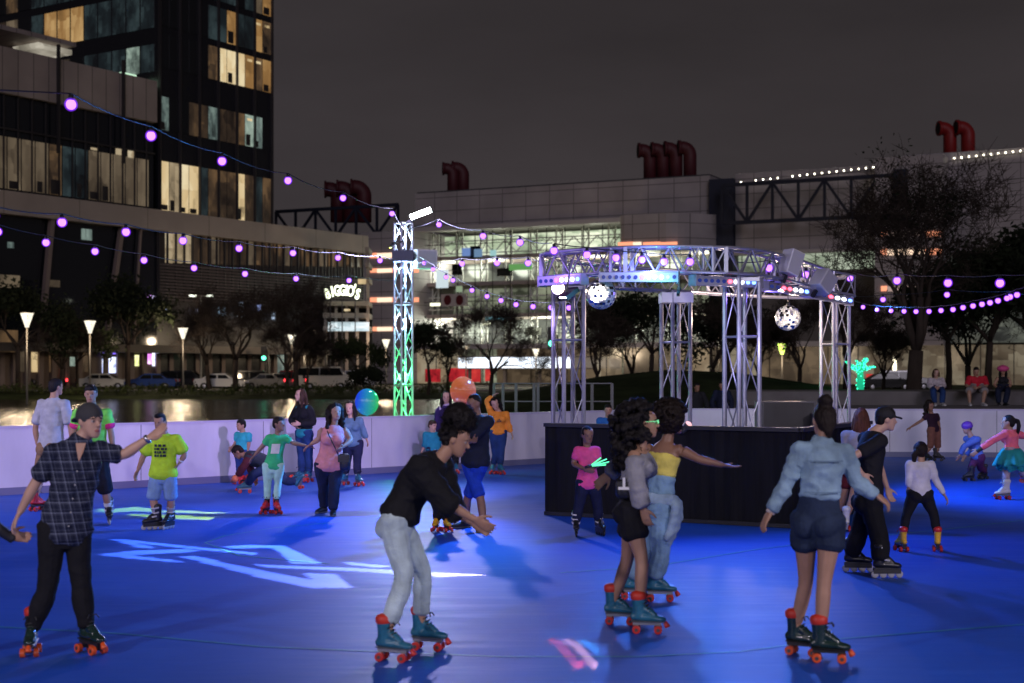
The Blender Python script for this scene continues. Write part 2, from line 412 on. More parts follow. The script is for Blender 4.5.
def hair_shape(mb, M, hs, style, rng):
    R3 = M.to_3x3()
    def P(x, y, z): return M @ (Vector((x, y, z)) * hs)
    def E(c, r): mb.ell(P(*c), [q * hs for q in r], R3)
    def T(pts, a, b): mb.etube([P(*p) for p in pts], R3 @ Vector((1, 0, 0)), [q * hs for q in a], [q * hs for q in b], 12)
    def cap():
        E((0, -.016, .034), (.083, .096, .092)); E((0, -.05, -.005), (.074, .06, .08))
    def ball(c, R, n, lo, hi, keep):
        for _ in range(n):
            d = Vector((rng.gauss(0, 1), rng.gauss(0, 1), rng.gauss(0, 1))).normalized()
            if not keep(d): continue
            q = Vector((c[0] + d.x * R[0], c[1] + d.y * R[1], c[2] + d.z * R[2])); r = rng.uniform(lo, hi)
            E(q, (r, r, r))
    noface = lambda d: not (d.y > .35 and d.z < .45)
    if style == 'short': cap(); E((0, .012, .062), (.078, .078, .058))
    elif style == 'fade': E((0, -.014, .052), (.079, .09, .076)); E((0, -.05, .01), (.068, .056, .06))
    elif style == 'quiff': cap(); E((0, .04, .09), (.055, .05, .035))
    elif style == 'long':
        cap()
        T([(0, -.06, .03), (0, -.085, -.06), (0, -.085, -.16), (0, -.075, -.26), (0, -.07, -.32)], [.085, .095, .105, .09, .06], [.05, .045, .04, .034, .02])
        for s in (-1, 1): T([(s * .066, .0, .05), (s * .084, .005, -.03), (s * .095, .01, -.12), (s * .09, .02, -.22)], [.022, .026, .03, .016], [.04, .042, .036, .02])
    elif style == 'bob':
        cap(); T([(0, -.05, .03), (0, -.07, -.06), (0, -.07, -.13)], [.088, .098, .085], [.055, .05, .036])
        for s in (-1, 1): T([(s * .066, .0, .05), (s * .086, .0, -.03), (s * .09, .0, -.11)], [.022, .026, .018], [.04, .042, .03])
    elif style == 'wavy':
        cap(); ball((0, -.03, .02), (.1, .1, .1), 60, .022, .035, noface)
        for s in (-1, 1):
            for i in range(9): E((s * (.085 + .03 * rng.random()), -.01 - .05 * rng.random(), .03 - .03 * i), (.034, .042, .034))
        for i in range(26): E((rng.uniform(-.1, .1), -.08 - .03 * rng.random(), -.22 + .25 * rng.random()), (.036, .036, .04))
    elif style == 'curlylong':
        cap(); ball((0, -.075, .035), (.155, .15, .145), 280, .016, .032, lambda d: not (d.y > .3 and d.z < .6))
        for i in range(230):
            z = rng.uniform(-.36, .05); w = .185 - .09 * max(0, (-z - .1) / .26)
            E((rng.uniform(-w, w), -.15 - rng.uniform(-.09, .12) * (1 - .3 * max(0, -z / .36)), z), (rng.uniform(.018, .034),) * 3)
        for s in (-1, 1):
            for i in range(16): E((s * rng.uniform(.085, .12), rng.uniform(-.05, .03), rng.uniform(-.14, .06)), (rng.uniform(.017, .03),) * 3)
    elif style == 'afro':
        cap(); E((0, -.03, .05), (.148, .142, .136)); ball((0, -.03, .05), (.162, .156, .15), 700, .008, .018, lambda d: not (d.y > .45 and d.z < .25)); ball((0, -.03, .05), (.175, .168, .162), 520, .005, .009, lambda d: not (d.y > .45 and d.z < .25))
    elif style == 'topcurls':
        E((0, -.02, .03), (.082, .095, .088)); E((0, -.03, .145), (.092, .095, .085)); ball((0, -.03, .145), (.108, .105, .10), 340, .009, .02, lambda d: d.z > -.5); ball((0, -.03, .145), (.12, .118, .112), 260, .005, .009, lambda d: d.z > -.5)
        ball((0, -.05, .03), (.088, .08, .09), 60, .012, .02, lambda d: d.y < .1)
    elif style == 'bun':
        cap(); E((0, -.045, .135), (.052, .052, .048)); ball((0, -.045, .135), (.045, .045, .042), 24, .012, .02, lambda d: True)
        T([(0, -.08, -.04), (0, -.085, -.08), (.01, -.08, -.12)], [.05, .035, .012], [.025, .02, .01])
    elif style == 'pony':
        cap(); T([(0, -.105, .05), (0, -.15, .03), (0, -.165, -.05), (0, -.15, -.15), (0, -.14, -.21)], [.024, .032, .036, .03, .012], [.024, .03, .034, .028, .012])
    elif style == 'sidepony':
        cap(); E((0, -.02, .03), (.09, .1, .095)); T([(-.07, -.06, .0), (-.10, -.06, -.05), (-.10, -.05, -.13), (-.09, -.05, -.17)], [.03, .036, .03, .01], [.03, .034, .028, .01])

CLOTH_N = [0]
def person(label, feet, hip, neck, head, el, wr, kn, hy=0, sy=None, s=1., w=1., fem=False, skin='tan', hair=('short', H_BLACK), top=None, bot=None, foot=None,
           Y0=None, gz=0., bow=.02, hang=None, curl=(.8, .8), lift=(0, 0), pitch=(0, 0), seated=False, palm=None, skirt=None, extra=None, hs=None, fk=None, ankles=None):
    sy = hy if sy is None else sy
    hs = hs or (.55 + .45 * s); fk = fk or (.5 + .5 * s); ak = .55 + .45 * s
    g = [G(f[0], f[1], gz) if Y0 is None or gz == 0 and not seated else U(f[0], f[1], Y0 + (f[3] if len(f) > 3 else 0)) for f in feet]
    if Y0 is None: Y0 = (g[0].y + g[1].y) / 2
    base = (g[0] + g[1]) / 2
    root = empty('person', (base.x, base.y, gz if not seated else min(g[0].z, g[1].z)))
    tag(root, label, 'person')
    O = root.location.copy()
    hf, hl = yawv(hy); sf, sl = yawv(sy)
    D = lambda t: t[2] if len(t) > 2 else 0.
    H = U(hip[0], hip[1], Y0 + D(hip)) - O
    N = U(neck[0], neck[1], Y0 + D(neck)) - O
    g = [p - O for p in g]
    spine = N - H; L = spine.length; su = spine.normalized()
    mid = (H + N) / 2 - (hf + sf).normalized() * bow * s
    def S(t):
        if t < 0: return H + su * L * t
        a = H.lerp(mid, t); b = mid.lerp(N, t); return a.lerp(b, t)
    tor = TORF if fem else TORM
    vox = .0068 if Y0 < 13 else (.0095 if Y0 < 24 else .0115)
    fh = foot['h'] if foot else .085
    ank = []
    for i in range(2):
        ff, _ = yawv(feet[i][2])
        a = g[i] + UP * (fh * fk + lift[i]) - ff * .055 * fk
        if ankles and ankles[i]: a = U(ankles[i][0], ankles[i][1], Y0 + D(ankles[i])) - O
        ank.append(a)
    hipj = [H + hl * sgn * .088 * w * ak + UP * .02 * s for sgn in (1, -1)]
    shj = [S(.885) + sl * sgn * (.150 if fem else .168) * w * ak for sgn in (1, -1)]
    knee = []; elb = []; wri = []
    for i in range(2):
        ref = (hipj[i].y + ank[i].y) / 2 + O.y
        knee.append(U(kn[i][0], kn[i][1], ref + D(kn[i])) - O)
        e = U(el[i][0], el[i][1], shj[i].y + O.y + D(el[i])) - O; elb.append(e)
        wri.append(U(wr[i][0], wr[i][1], e.y + O.y + D(wr[i])) - O)
    # head
    hfw, hlf = yawv(head[2])
    pit = math.radians(head[3] if len(head) > 3 else 0.); rol = math.radians(head[4] if len(head) > 4 else 0.)
    M = Matrix((-hlf, hfw, UP)).transposed() @ Matrix.Rotation(rol, 3, 'Y') @ Matrix.Rotation(-pit, 3, 'X')
    nf = (N - S(.9)); hd = head[5] if len(head) > 5 else 0.
    hc = U(head[0], head[1], N.y + O.y + .03 * hfw.y + hd) - O
    HM = Matrix.Translation(hc) @ M.to_4x4()
    HI = HM.inverted()
    # ---- body
    b = MB()
    def torso(mb, t0, t1, ex, flare=0., kw=1.):
        ts = [t0 + (t1 - t0) * i / 15 for i in range(16)]
        pts = [S(t) for t in ts]; sides = [hl.lerp(sl, max(0, min(1, t))) for t in ts]
        pa = [(q[0], q[1]) for q in tor]; pb = [(q[0], q[2]) for q in tor]
        fl = [flare * max(0, (.62 - t)) / .62 for t in ts]
        mb.etube(pts, sides, [prof(pa, t) * w * ak * kw + ex + f for t, f in zip(ts, fl)], [prof(pb, t) * w * ak * kw + ex + f for t, f in zip(ts, fl)], 20)
    torso(b, -.04, 1.0, 0)
    def curves(mb, ex, chest=True, seat=True):
        for sgn in (1, -1):
            if fem and chest and s > .85: mb.ell(S(.70) + sl * sgn * .062 * w + sf * .072 * w, [(.062 + ex) * w] * 3)
            if seat: mb.ell(S(.06) + hl * sgn * .07 * w * ak - hf * .055 * w * ak, [(.080 + ex) * w * ak] * 3)
    curves(b, 0)
    R3 = M
    nk = hc + M @ Vector((0, -.018, -.07)) * hs
    nr = (.050 if fem else .057) * ak * (.9 + .1 * w)
    b.etube([S(.93), N, N.lerp(nk, .5), nk, hc + M @ Vector((0, -.015, -.02)) * hs], sl, [nr * 1.3, nr * 1.12, nr, nr, nr], [nr * 1.15, nr * 1.1, nr, nr, nr], 12)
    head_shape(b, HM, hs)
    leg = LEGF if fem else LEGM
    for i, sgn in enumerate((1, -1)):
        limb(b, shj[i], elb[i], wri[i], ARM, 0, 2, ak * (.5 + .5 * w), 0, sl, pre=S(.86) + sl * sgn * .07 * ak)
        d = (wri[i] - elb[i]).normalized()
        if hang and hang[i]: d = (d + Vector(hang[i])).normalized()
        if palm and palm[i]: pn = Vector(palm[i])
        else: pn = (-sl * sgn + sf * .25)
        if abs(pn.normalized().dot(d)) > .9: pn = -UP + sf * .2
        th = 1 if d.cross(pn - d * pn.dot(d)).dot(sf + UP * .6) > 0 else -1
        hand_shape(b, wri[i], d, pn, hs * 1.0, curl[i], th)
        limb(b, hipj[i], knee[i], ank[i], leg, 0, 2, ak * (.45 + .55 * w), 0, hl, pre=hipj[i] + UP * .08 * s)
        ff, _ = yawv(feet[i][2])
        b.etube([ank[i] + UP * .0, ank[i] - UP * .035 * fk + ff * .02 * fk, ank[i] - UP * .05 * fk + ff * .08 * fk, ank[i] - UP * .056 * fk + ff * .13 * fk], _, [.030 * fk, .026 * fk, .024 * fk, .016 * fk], [.030 * fk, .020 * fk, .012 * fk, .010 * fk], 10)
    body = b.build('body', [SKINS[skin], LIP, EYEW, IRIS, BROW], root)
    near = Y0 < 13.5
    def face(o, me, HI=HI, hs=hs, near=near):
        n = len(me.polygons); c = np.empty(n * 3); me.polygons.foreach_get('center', c); c = c.reshape(-1, 3)
        A = np.array(HI); q = (c @ A[:3, :3].T + A[:3, 3]) / hs; x = np.abs(q[:, 0]); z = q[:, 2] + .1125; y = q[:, 1]
        mi = np.zeros(n, dtype=np.int32); fr = y > .045
        mi[fr & ((x / .023) ** 2 + ((z - .0535) / .0095) ** 2 < 1)] = 1
        if near: mi[fr & (((x - .031) / .0135) ** 2 + ((z - .118) / .0062) ** 2 < 1)] = 2
        mi[fr & (((x - .030) / .0065) ** 2 + ((z - .118) / .007) ** 2 < 1)] = 3
        if near: mi[fr & (((x - .032) / .021) ** 2 + ((z - .1385 + .1 * (x - .032)) / .0048) ** 2 < 1)] = 4
        me.polygons.foreach_set('material_index', mi)
    skin_later(body, vox, 2, face)
    CLOTH_N[0] += 1; seed = CLOTH_N[0] * 7.31
    amp = .0085 if Y0 < 13 else .006
    if top:
        t = MB(); lo = top.get('loose', .013) * (.25 + .75 * s)
        torso(t, top.get('hem', .05), top.get('neck', .965), lo, top.get('flare', .012))
        if not top.get('tube') or top.get('off'): curves(t, lo, True, top.get('hem', .05) < .03)
        for i, sgn in enumerate((1, -1)):
            sv = top.get('sl', .6)
            if isinstance(sv, tuple): sv = sv[i]
            if sv > 0: limb(t, shj[i], elb[i], wri[i], ARM, top.get('off', 0), sv, ak * (.5 + .5 * w), lo * 1.05, sl, pre=(S(.865) + sl * sgn * .07 * ak) if not top.get('off') else None, flare=top.get('cuff', .006))
            if sv > 0 and not top.get('off') and not top.get('over'):
                t.ell(shj[i] + UP * .004, [(.056 * (.5 + .5 * w)) * ak + lo * 1.1] * 3)
                t.etube([S(.90) + sl * sgn * .05 * ak, shj[i] + UP * .012 * ak], sf, [.062 * ak + lo * .6, .056 * ak + lo * .8], [.050 * ak + lo * .6, .052 * ak + lo * .8], 12)
            elif not top.get('tube'): t.etube([S(.8) + sl * sgn * .10 * ak, S(.93) + sl * sgn * .095 * ak], sf, [.055 * ak + lo * .5, .04 * ak], [.055 * ak, .045 * ak], 12)
        if top.get('collar'): t.etube([S(.96), N.lerp(nk, .28)], sl, [nr * 1.55, nr * 1.4], [nr * 1.45, nr * 1.35], 14)
        if top.get('hood'): t.etube([S(.97) - sl * .12 * ak - sf * .04, S(.99) - sf * .10, S(.97) + sl * .12 * ak - sf * .04], UP, [.04, .055, .04], [.05, .06, .05], 12)
        o = t.build(top.get('name', 'shirt'), [top['m']], root); skin_later(o, vox * 1.05, 3, wrinkle(amp * top.get('wr', 1.), seed=seed, lo=-.35))
    if top and top.get('over'):
        ov = top['over']; t = MB(); lo = ov.get('loose', .026)
        torso(t, ov.get('hem', .3), ov.get('neck', .97), lo, .012); curves(t, lo, ov.get('hem', .3) < .6, False)
        for i, sgn in enumerate((1, -1)): limb(t, shj[i], elb[i], wri[i], ARM, 0, ov.get('sl', 1.9), ak * (.5 + .5 * w), lo * .8, sl, pre=S(.84) + sl * sgn * .07 * ak)
        o = t.build(ov.get('name', 'jacket'), [ov['m']], root)
        skin_later(o, vox * 1.05, 3, wrinkle(amp, seed=seed + 3, lo=-.2))
    if bot:
        t = MB(); lo = bot.get('loose', .012) * (.25 + .75 * s)
        torso(t, -.05, bot.get('waist', .24), lo - .003, 0, .98); curves(t, lo, False, True)
        for i in range(2):
            le = bot.get('len', 1.93)
            limb(t, hipj[i], knee[i], ank[i], leg, 0, le, ak * (.45 + .55 * w), lo * 1.1 + .002, hl, pre=hipj[i] + UP * .08 * s, flare=bot.get('flare', .012))
        o = t.build(bot.get('name', 'trousers'), [bot['m']], root); skin_later(o, vox * 1.05, 3, wrinkle(amp * bot.get('wr', 1.), 7, 9, seed=seed + 1, lo=-.35, hi=.45))
    if skirt:
        t = MB(); n = skirt.get('n', 24); ln = skirt['len'] * s; r0 = .15 * w * ak; r1 = skirt['r'] * s; T0 = S(skirt.get('t', .28))
        for lay in range(skirt.get('layers', 1)):
            vs = []; fs = []; K = 6; n2 = 60
            for i in range(K + 1):
                q = i / K
                for k in range(n2):
                    a = 2 * PI * k / n2; rr = lerp(r0, r1 * (1 - .12 * lay), q ** .7) * (1 + q * .10 * math.sin(a * (11 + 3 * lay) + lay))
                    vs.append(T0 + hl * math.cos(a) * rr + hf * math.sin(a) * rr * .85 - su * (ln * q * (1 + .15 * lay) + .02 * q * math.sin(a * 7 + lay)))
            for i in range(K):
                for k in range(n2): fs.append((i * n2 + k, i * n2 + (k + 1) % n2, (i + 1) * n2 + (k + 1) % n2, (i + 1) * n2 + k))
            t.add(vs, fs)
        o = t.build('skirt', [skirt['m']], root, True)
        sd = o.modifiers.new('thick', 'SOLIDIFY'); sd.thickness = .008
    if hair:
        t = MB(); rng = random.Random(int(seed * 100)); hair_shape(t, HM, hs, hair[0], rng)
        o = t.build('hair', [hair[1]], root)
        cur = hair[0] in ('afro', 'curlylong', 'topcurls', 'wavy')
        skin_later(o, .0085 if Y0 < 13 else .0105, 1 if cur else 3, wrinkle(.007 if cur else .004, 45 if cur else 34, 40 if cur else 10, seed=seed))
        if cur and Y0 < 13.5:
            R3 = M; fz = MB(); ctr, rad = {'afro': ((0, -.03, .05), (.165, .158, .152)), 'topcurls': ((0, -.03, .145), (.11, .108, .102)), 'curlylong': ((0, -.08, .0), (.16, .17, .16)), 'wavy': ((0, -.03, .0), (.12, .12, .14))}[hair[0]]
            for q in range(520):
                d = Vector((rng.gauss(0, 1), rng.gauss(0, 1), rng.gauss(0, 1))).normalized()
                if d.y > .35 and d.z < (.5 if hair[0] != 'topcurls' else -.9): continue
                dz = rng.uniform(-.30, 0) if hair[0] == 'curlylong' and rng.random() < .6 else 0
                p0 = Vector((ctr[0] + d.x * rad[0] * .92, ctr[1] + d.y * rad[1] * .92, ctr[2] + d.z * rad[2] * .92 + dz)); t1 = d.orthogonal().normalized(); t2 = d.cross(t1); ph = rng.uniform(0, 6.28); ln = rng.uniform(.018, .045); pts = []
                for k in range(7):
                    a = ph + k * 1.1; pts.append(HM @ ((p0 + d * ln * k / 6 + (t1 * math.cos(a) + t2 * math.sin(a)) * .0075 + Vector((0, 0, -.012 * (k / 6) ** 2))) * hs))
                fz.tube(pts, [.0026] * 5 + [.0022, .0014], 4, cap=False)
            fz.build('curls', [hair[1]], root, True)['kind'] = 'stuff'
    if foot:
        for i in range(2):
            if feet[i][2] is None: continue
            gg = g[i] + O
            if ankles and ankles[i]:
                ff, _ = yawv(feet[i][2]); pr = math.radians(pitch[i])
                off = Vector((0, 0, 0)) + ff * (-.055 * math.cos(pr) + fh * math.sin(pr)) * fk + UP * (fh * math.cos(pr) + .055 * math.sin(pr)) * fk
                gg = ank[i] + O - off; wear_foot(root, foot, gg, feet[i][2], fk, -pitch[i] * -1, 0)
            else: wear_foot(root, foot, gg, feet[i][2], fk, pitch[i], lift[i])
    info = dict(root=root, O=O, H=H, N=N, S=S, sf=sf, sl=sl, hf=hf, hl=hl, HM=HM, hs=hs, sh=shj, el=elb, wr=wri, kn=knee, an=ank, w=w, s=s, ak=ak, su=su, leg=leg, Y=Y0, vox=vox)
    if extra: extra(info)
    return info

def sock(p, m, f0=1.72, f1=1.98):
    for i in range(2):
        t = MB(); limb(t, p['H'] + p['hl'] * (1, -1)[i] * .088 * p['w'] * p['ak'], p['kn'][i], p['an'][i], p['leg'], f0, f1, p['ak'] * (.45 + .55 * p['w']), .007, p['hl'])
        t.build('sock', [m], p['root'], True)
def limb_cuff(p, i, m):
    t = MB(); limb(t, p['sh'][i], p['el'][i], p['wr'][i], ARM, .55, .68, p['ak'] * (.5 + .5 * p['w']), .03, p['sl']); return t.build('sleeve_cuff', [m], p['root'], True)
def ring_on(p, name, m, i, back=.02, r=.034, wdt=.022):
    d = (p['wr'][i] - p['el'][i]).normalized(); c = p['wr'][i] - d * back
    t = MB(); t.etube([c - d * wdt / 2, c + d * wdt / 2], p['sl'], [r * p['ak']] * 2, [r * .85 * p['ak']] * 2, 14, True, 0, .15)
    return t.build(name, [m], p['root'], True)
def head_part(p, name, m, fn, vox=.008, seed=0, amp=.002):
    t = MB(); HM, hs = p['HM'], p['hs']; R3 = HM.to_3x3()
    def P(x, y, z): return HM @ (Vector((x, y, z)) * hs)
    fn(t, P, R3, hs)
    o = t.build(name, [m], p['root']); skin_later(o, vox, 3, wrinkle(amp, 20, 20, seed)); return o
def chest_patch(p, name, m, t0, t1, half, rows, front=True, seed=1, fill=.62, band=1):
    """printed marks lying on the chest or back, following its curve"""
    t = MB(); rng = random.Random(seed); S = p['S']; sgn = 1 if front else -1
    k = p['w'] * p['ak']
    for r in range(rows):
        tt = lerp(t1, t0, (r + .5) / rows); hgt = (t1 - t0) / rows * .72
        x = -half
        while x < half:
            wd = rng.uniform(.02, .05) * p['s'] if band else 2 * half
            x1 = min(half, x + wd)
            def pt(xx, ti):
                ra = .158 * k + .022; rb = .108 * k + .022
                yy = math.sqrt(max(0, 1 - (xx / ra) ** 2)) * rb
                if yy < .01: yy = .01
                return S(ti) + p['sl'] * xx + p['sf'] * sgn * (yy + .012)
            n = max(1, int((x1 - x) / .03))
            for q in range(n):
                xa = lerp(x, x1, q / n); xb = lerp(x, x1, (q + 1) / n)
                a, b, c, d = pt(xa, tt - hgt / 2), pt(xb, tt - hgt / 2), pt(xb, tt + hgt / 2), pt(xa, tt + hgt / 2)
                nn = p['sf'] * sgn * .004
                t.prism([a, b, c, d], (0, 0, 0), nn)
            x = x1 + .012 * p['s'] * (1 if band else 0) + (.0 if rng.random() < fill else .01)
    return t.build(name, [m], p['root'])
# ------------------------------------------------------------------ the people on and around the rink
RED = mat('skate wheel red', (.55, .03, .02), rough=.35)
ORANGE = mat('skate wheel orange', (.75, .10, .02), rough=.35)
BLK = mat('black leather', (.014, .014, .016), rough=.35, var=.2, vscale=20, bump=.15, bscale=50, coat=.3)
BLKPL = mat('black plastic', (.02, .02, .022), rough=.4)
GREYPL = mat('grey metal plate', (.35, .36, .38), rough=.35, metal=.8)
TEALB = mat('teal skate leather', (.02, .14, .22), rough=.35, var=.2, vscale=20, bump=.15, bscale=50, coat=.4)
GRNBLK = mat('dark green skate leather', (.012, .032, .026), rough=.25, var=.2, vscale=20, coat=.6)
REDB = mat('red skate leather', (.55, .02, .02), rough=.35, coat=.4, var=.15, vscale=20)
YELB = mat('yellow skate leather', (.75, .42, .02), rough=.35, coat=.3, var=.15, vscale=20)
WHTB = mat('white skate leather', (.72, .72, .74), rough=.4, coat=.3, var=.06, vscale=20)
SK_TEAL = quad_skate('teal', TEALB, BLKPL, RED, GREYPL, mat('red skate lining', (.6, .04, .02), rough=.5))
SK_GREEN = quad_skate('green', GRNBLK, BLKPL, ORANGE, BLKPL, mat('red skate lining', (.6, .04, .02), rough=.5))
SK_BLACK = quad_skate('black', BLK, BLKPL, ORANGE, BLKPL)
SK_RED = quad_skate('red', REDB, BLKPL, RED, BLKPL)
SK_YEL = quad_skate('yellow', YELB, REDB, RED, BLKPL)
SK_WHITE = quad_skate('white', WHTB, WHTB, RED, GREYPL)
SK_DARK = quad_skate('dark', BLK, BLKPL, BLKPL, BLKPL)
IN_BLACK = inline_skate('inline', BLK, mat('light skate buckle', (.5, .5, .52), rough=.4), mat('pale inline wheel', (.45, .45, .47), rough=.4), BLKPL)
IN_WHITE = inline_skate('inlinewhite', BLK, mat('white skate cuff', (.75, .72, .74), rough=.4), BLKPL, BLKPL)
SHOE_BLK = shoe('shoe black', mat('black shoe', (.015, .015, .017), rough=.5), mat('shoe sole', (.12, .12, .12), rough=.7))
SHOE_TAN = shoe('shoe tan', mat('light trainer', (.5, .47, .44), rough=.6), mat('white sole', (.6, .6, .6), rough=.6))

def plaid():
    m = bpy.data.materials.new('fabric plaid'); m.use_nodes = True; nt = m.node_tree; b = nt.nodes['Principled BSDF']
    b.inputs['Roughness'].default_value = .85; b.inputs['Specular IOR Level'].default_value = .2
    tc = nt.nodes.new('ShaderNodeTexCoord'); sp = nt.nodes.new('ShaderNodeSeparateXYZ'); nt.links.new(tc.outputs['Object'], sp.inputs[0])
    def stripe(out, freq, duty, ph=0.):
        a = nt.nodes.new('ShaderNodeMath'); a.operation = 'MULTIPLY_ADD'; a.inputs[1].default_value = freq; a.inputs[2].default_value = ph
        nt.links.new(out, a.inputs[0])
        f = nt.nodes.new('ShaderNodeMath'); f.operation = 'FRACT'; nt.links.new(a.outputs[0], f.inputs[0])
        c = nt.nodes.new('ShaderNodeMath'); c.operation = 'LESS_THAN'; c.inputs[1].default_value = duty; nt.links.new(f.outputs[0], c.inputs[0])
        return c.outputs[0]
    add = nt.nodes.new('ShaderNodeMath'); add.operation = 'ADD'
    sk = nt.nodes.new('ShaderNodeVectorMath'); sk.operation = 'DOT_PRODUCT'; sk.inputs[1].default_value = (.94, .3, .2)
    nt.links.new(tc.outputs['Object'], sk.inputs[0])
    x1 = stripe(sk.outputs['Value'], 15, .11); z1 = stripe(sp.outputs['Z'], 14, .11)
    x2 = stripe(sk.outputs['Value'], 30, .22, .31); z2 = stripe(sp.outputs['Z'], 28, .22, .31)
    nt.links.new(x1, add.inputs[0]); nt.links.new(z1, add.inputs[1])
    ad2 = nt.nodes.new('ShaderNodeMath'); ad2.operation = 'ADD'; nt.links.new(x2, ad2.inputs[0]); nt.links.new(z2, ad2.inputs[1])
    h = nt.nodes.new('ShaderNodeMath'); h.operation = 'MULTIPLY_ADD'; h.inputs[1].default_value = .07; nt.links.new(ad2.outputs[0], h.inputs[0])
    q = nt.nodes.new('ShaderNodeMath'); q.operation = 'MULTIPLY'; q.inputs[1].default_value = .30; nt.links.new(add.outputs[0], q.inputs[0])
    nt.links.new(q.outputs[0], h.inputs[2])
    r = nt.nodes.new('ShaderNodeValToRGB'); r.color_ramp.elements[0].color = (.014, .018, .040, 1); r.color_ramp.elements[1].color = (.30, .34, .46, 1)
    nt.links.new(h.outputs[0], r.inputs['Fac']); nt.links.new(r.outputs[0], b.inputs['Base Color'])
    return m
PLAID = plaid()
def denim(name, col): return mat('denim ' + name, col, rough=.85, var=.35, vscale=5, bump=.3, bscale=80, spec=.2)

# 1 the man at the left in front
def ex1(p):
    head_part(p, 'cap', mat('grey cap', (.045, .045, .05), rough=.9, bump=.2, bscale=80), lambda t, P, R3, hs: (
        t.ell(P(0, -.012, .042), [q * hs for q in (.088, .103, .088)], R3),
        t.etube([P(0, -.075, .02), P(0, -.12, .0), P(0, -.165, -.018)], R3 @ Vector((1, 0, 0)), [.07 * hs, .072 * hs, .04 * hs], [.012 * hs] * 3, 12),
        t.etube([P(0, -.012, .034), P(0, -.012, .052)], R3 @ Vector((1, 0, 0)), [.087 * hs] * 2, [.103 * hs] * 2, 18)), .007)
    S, sf, sl = p['S'], p['sf'], p['sl']; t = MB()
    P3 = [S(.985) + sf * .080 - sl * .034, S(.985) + sf * .080 + sl * .034, S(.90) + sf * .118 + sl * .022, S(.80) + sf * .136, S(.90) + sf * .118 - sl * .022]
    t.prism(P3, (0, 0, 0), sf * .006); t.build('open_neckline', [SKINS['fair']], p['root'])
    for q in (.70, .56, .42, .28, .14):
        t = MB(); t.ell(S(q) + sf * .135, (.006, .006, .006), None, 8, 6); t.build('button', [mat('shirt button', (.5, .5, .5), rough=.4)], p['root'])
    ring_on(p, 'wristwatch', mat('steel watch', (.5, .5, .55), rough=.25, metal=.9), 0, .015)
person('man in dark plaid shirt and backwards grey cap skating with one arm stretched out', ((91, 653, 50), (31, 655, 12)), (65, 538), (80, 441), (90, 421, 52, 4),
       ((124, 455), (35, 484)), ((149, 438), (20, 512)), ((81, 585), (48, 588)), hy=25, sy=22, s=1.04, w=.98, skin='fair', hair=('fade', H_DARK),
       top=dict(m=PLAID, sl=.72, hem=.0, loose=.012, flare=.022, collar=True, cuff=.016, wr=1.6), bot=dict(m=cloth('black trousers', (.010, .010, .012)), loose=.010, flare=.012), foot=SK_GREEN, extra=ex1, curl=(.5, .9))

# 2 bending girl
p2 = person('young skater bending forward in black sweatshirt and pale jeans, dark curls piled up', ((428, 650, 78), (393, 661, 72)), (397, 530), (438, 461), (456, 439, 82, 22),
       ((455, 512, .05), (447, 503)), ((472, 522), (474, 519)), ((423, 573), (405, 577)), hy=80, sy=66, s=.98, w=1.0, fem=True, skin='tan', hair=('topcurls', H_BLACK), bow=.13,
       top=dict(m=cloth('black sweatshirt', (.011, .011, .013)), sl=1.18, hem=.20, loose=.046, flare=.0, hood=True, name='sweatshirt', wr=1.2), bot=dict(m=denim('pale', (.50, .62, .64)), loose=.010, len=1.74, waist=.30, name='jeans', wr=1.2, flare=.006), foot=SK_TEAL, curl=(.5, .4))

# 3 woman with long curls, black shorts
def ex3(p):
    head_part(p, 'glasses', mat('glowing green glasses', (.1, .5, .2), emit=(.25, 1, .45), es=.9), lambda t, P, R3, hs: (
        [t.etube([P(a, .102, .012), P(b, .104, .012)], R3 @ Vector((0, 0, 1)), [.017 * hs] * 2, [.004] * 2, 8) for a, b in ((-.056, -.008), (.008, .056))],
        [t.bar(P(sx * .056, .102, .016), P(sx * .08, -.01, .012), .006) for sx in (-1, 1)], t.bar(P(-.01, .104, .016), P(.01, .104, .016), .006)), .0045)
p3 = person('woman with long dark curls in grey off shoulder top, black shorts and blue skates', ((620, 624, 82), (647, 633, 84)), (632, 517), (640, 447), (645, 423, 85, 0),
       ((621, 463, .05), (634, 476, -.05)), ((609, 474), (643, 508)), ((627, 561), (642, 560)), hy=80, sy=72, s=.97, w=1.02, fem=True, skin='tan', hair=('curlylong', H_BLACK),
       top=dict(m=cloth('grey knit', (.30, .30, .33)), sl=1.88, off=.18, tube=True, hem=.33, neck=.86, loose=.022, name='off_shoulder_top', cuff=.02, wr=1.5), bot=dict(m=cloth('black shorts', (.012, .012, .015)), len=.42, loose=.014, waist=.42, flare=.02, name='shorts'), foot=SK_TEAL, extra=ex3, curl=(.6, .7))

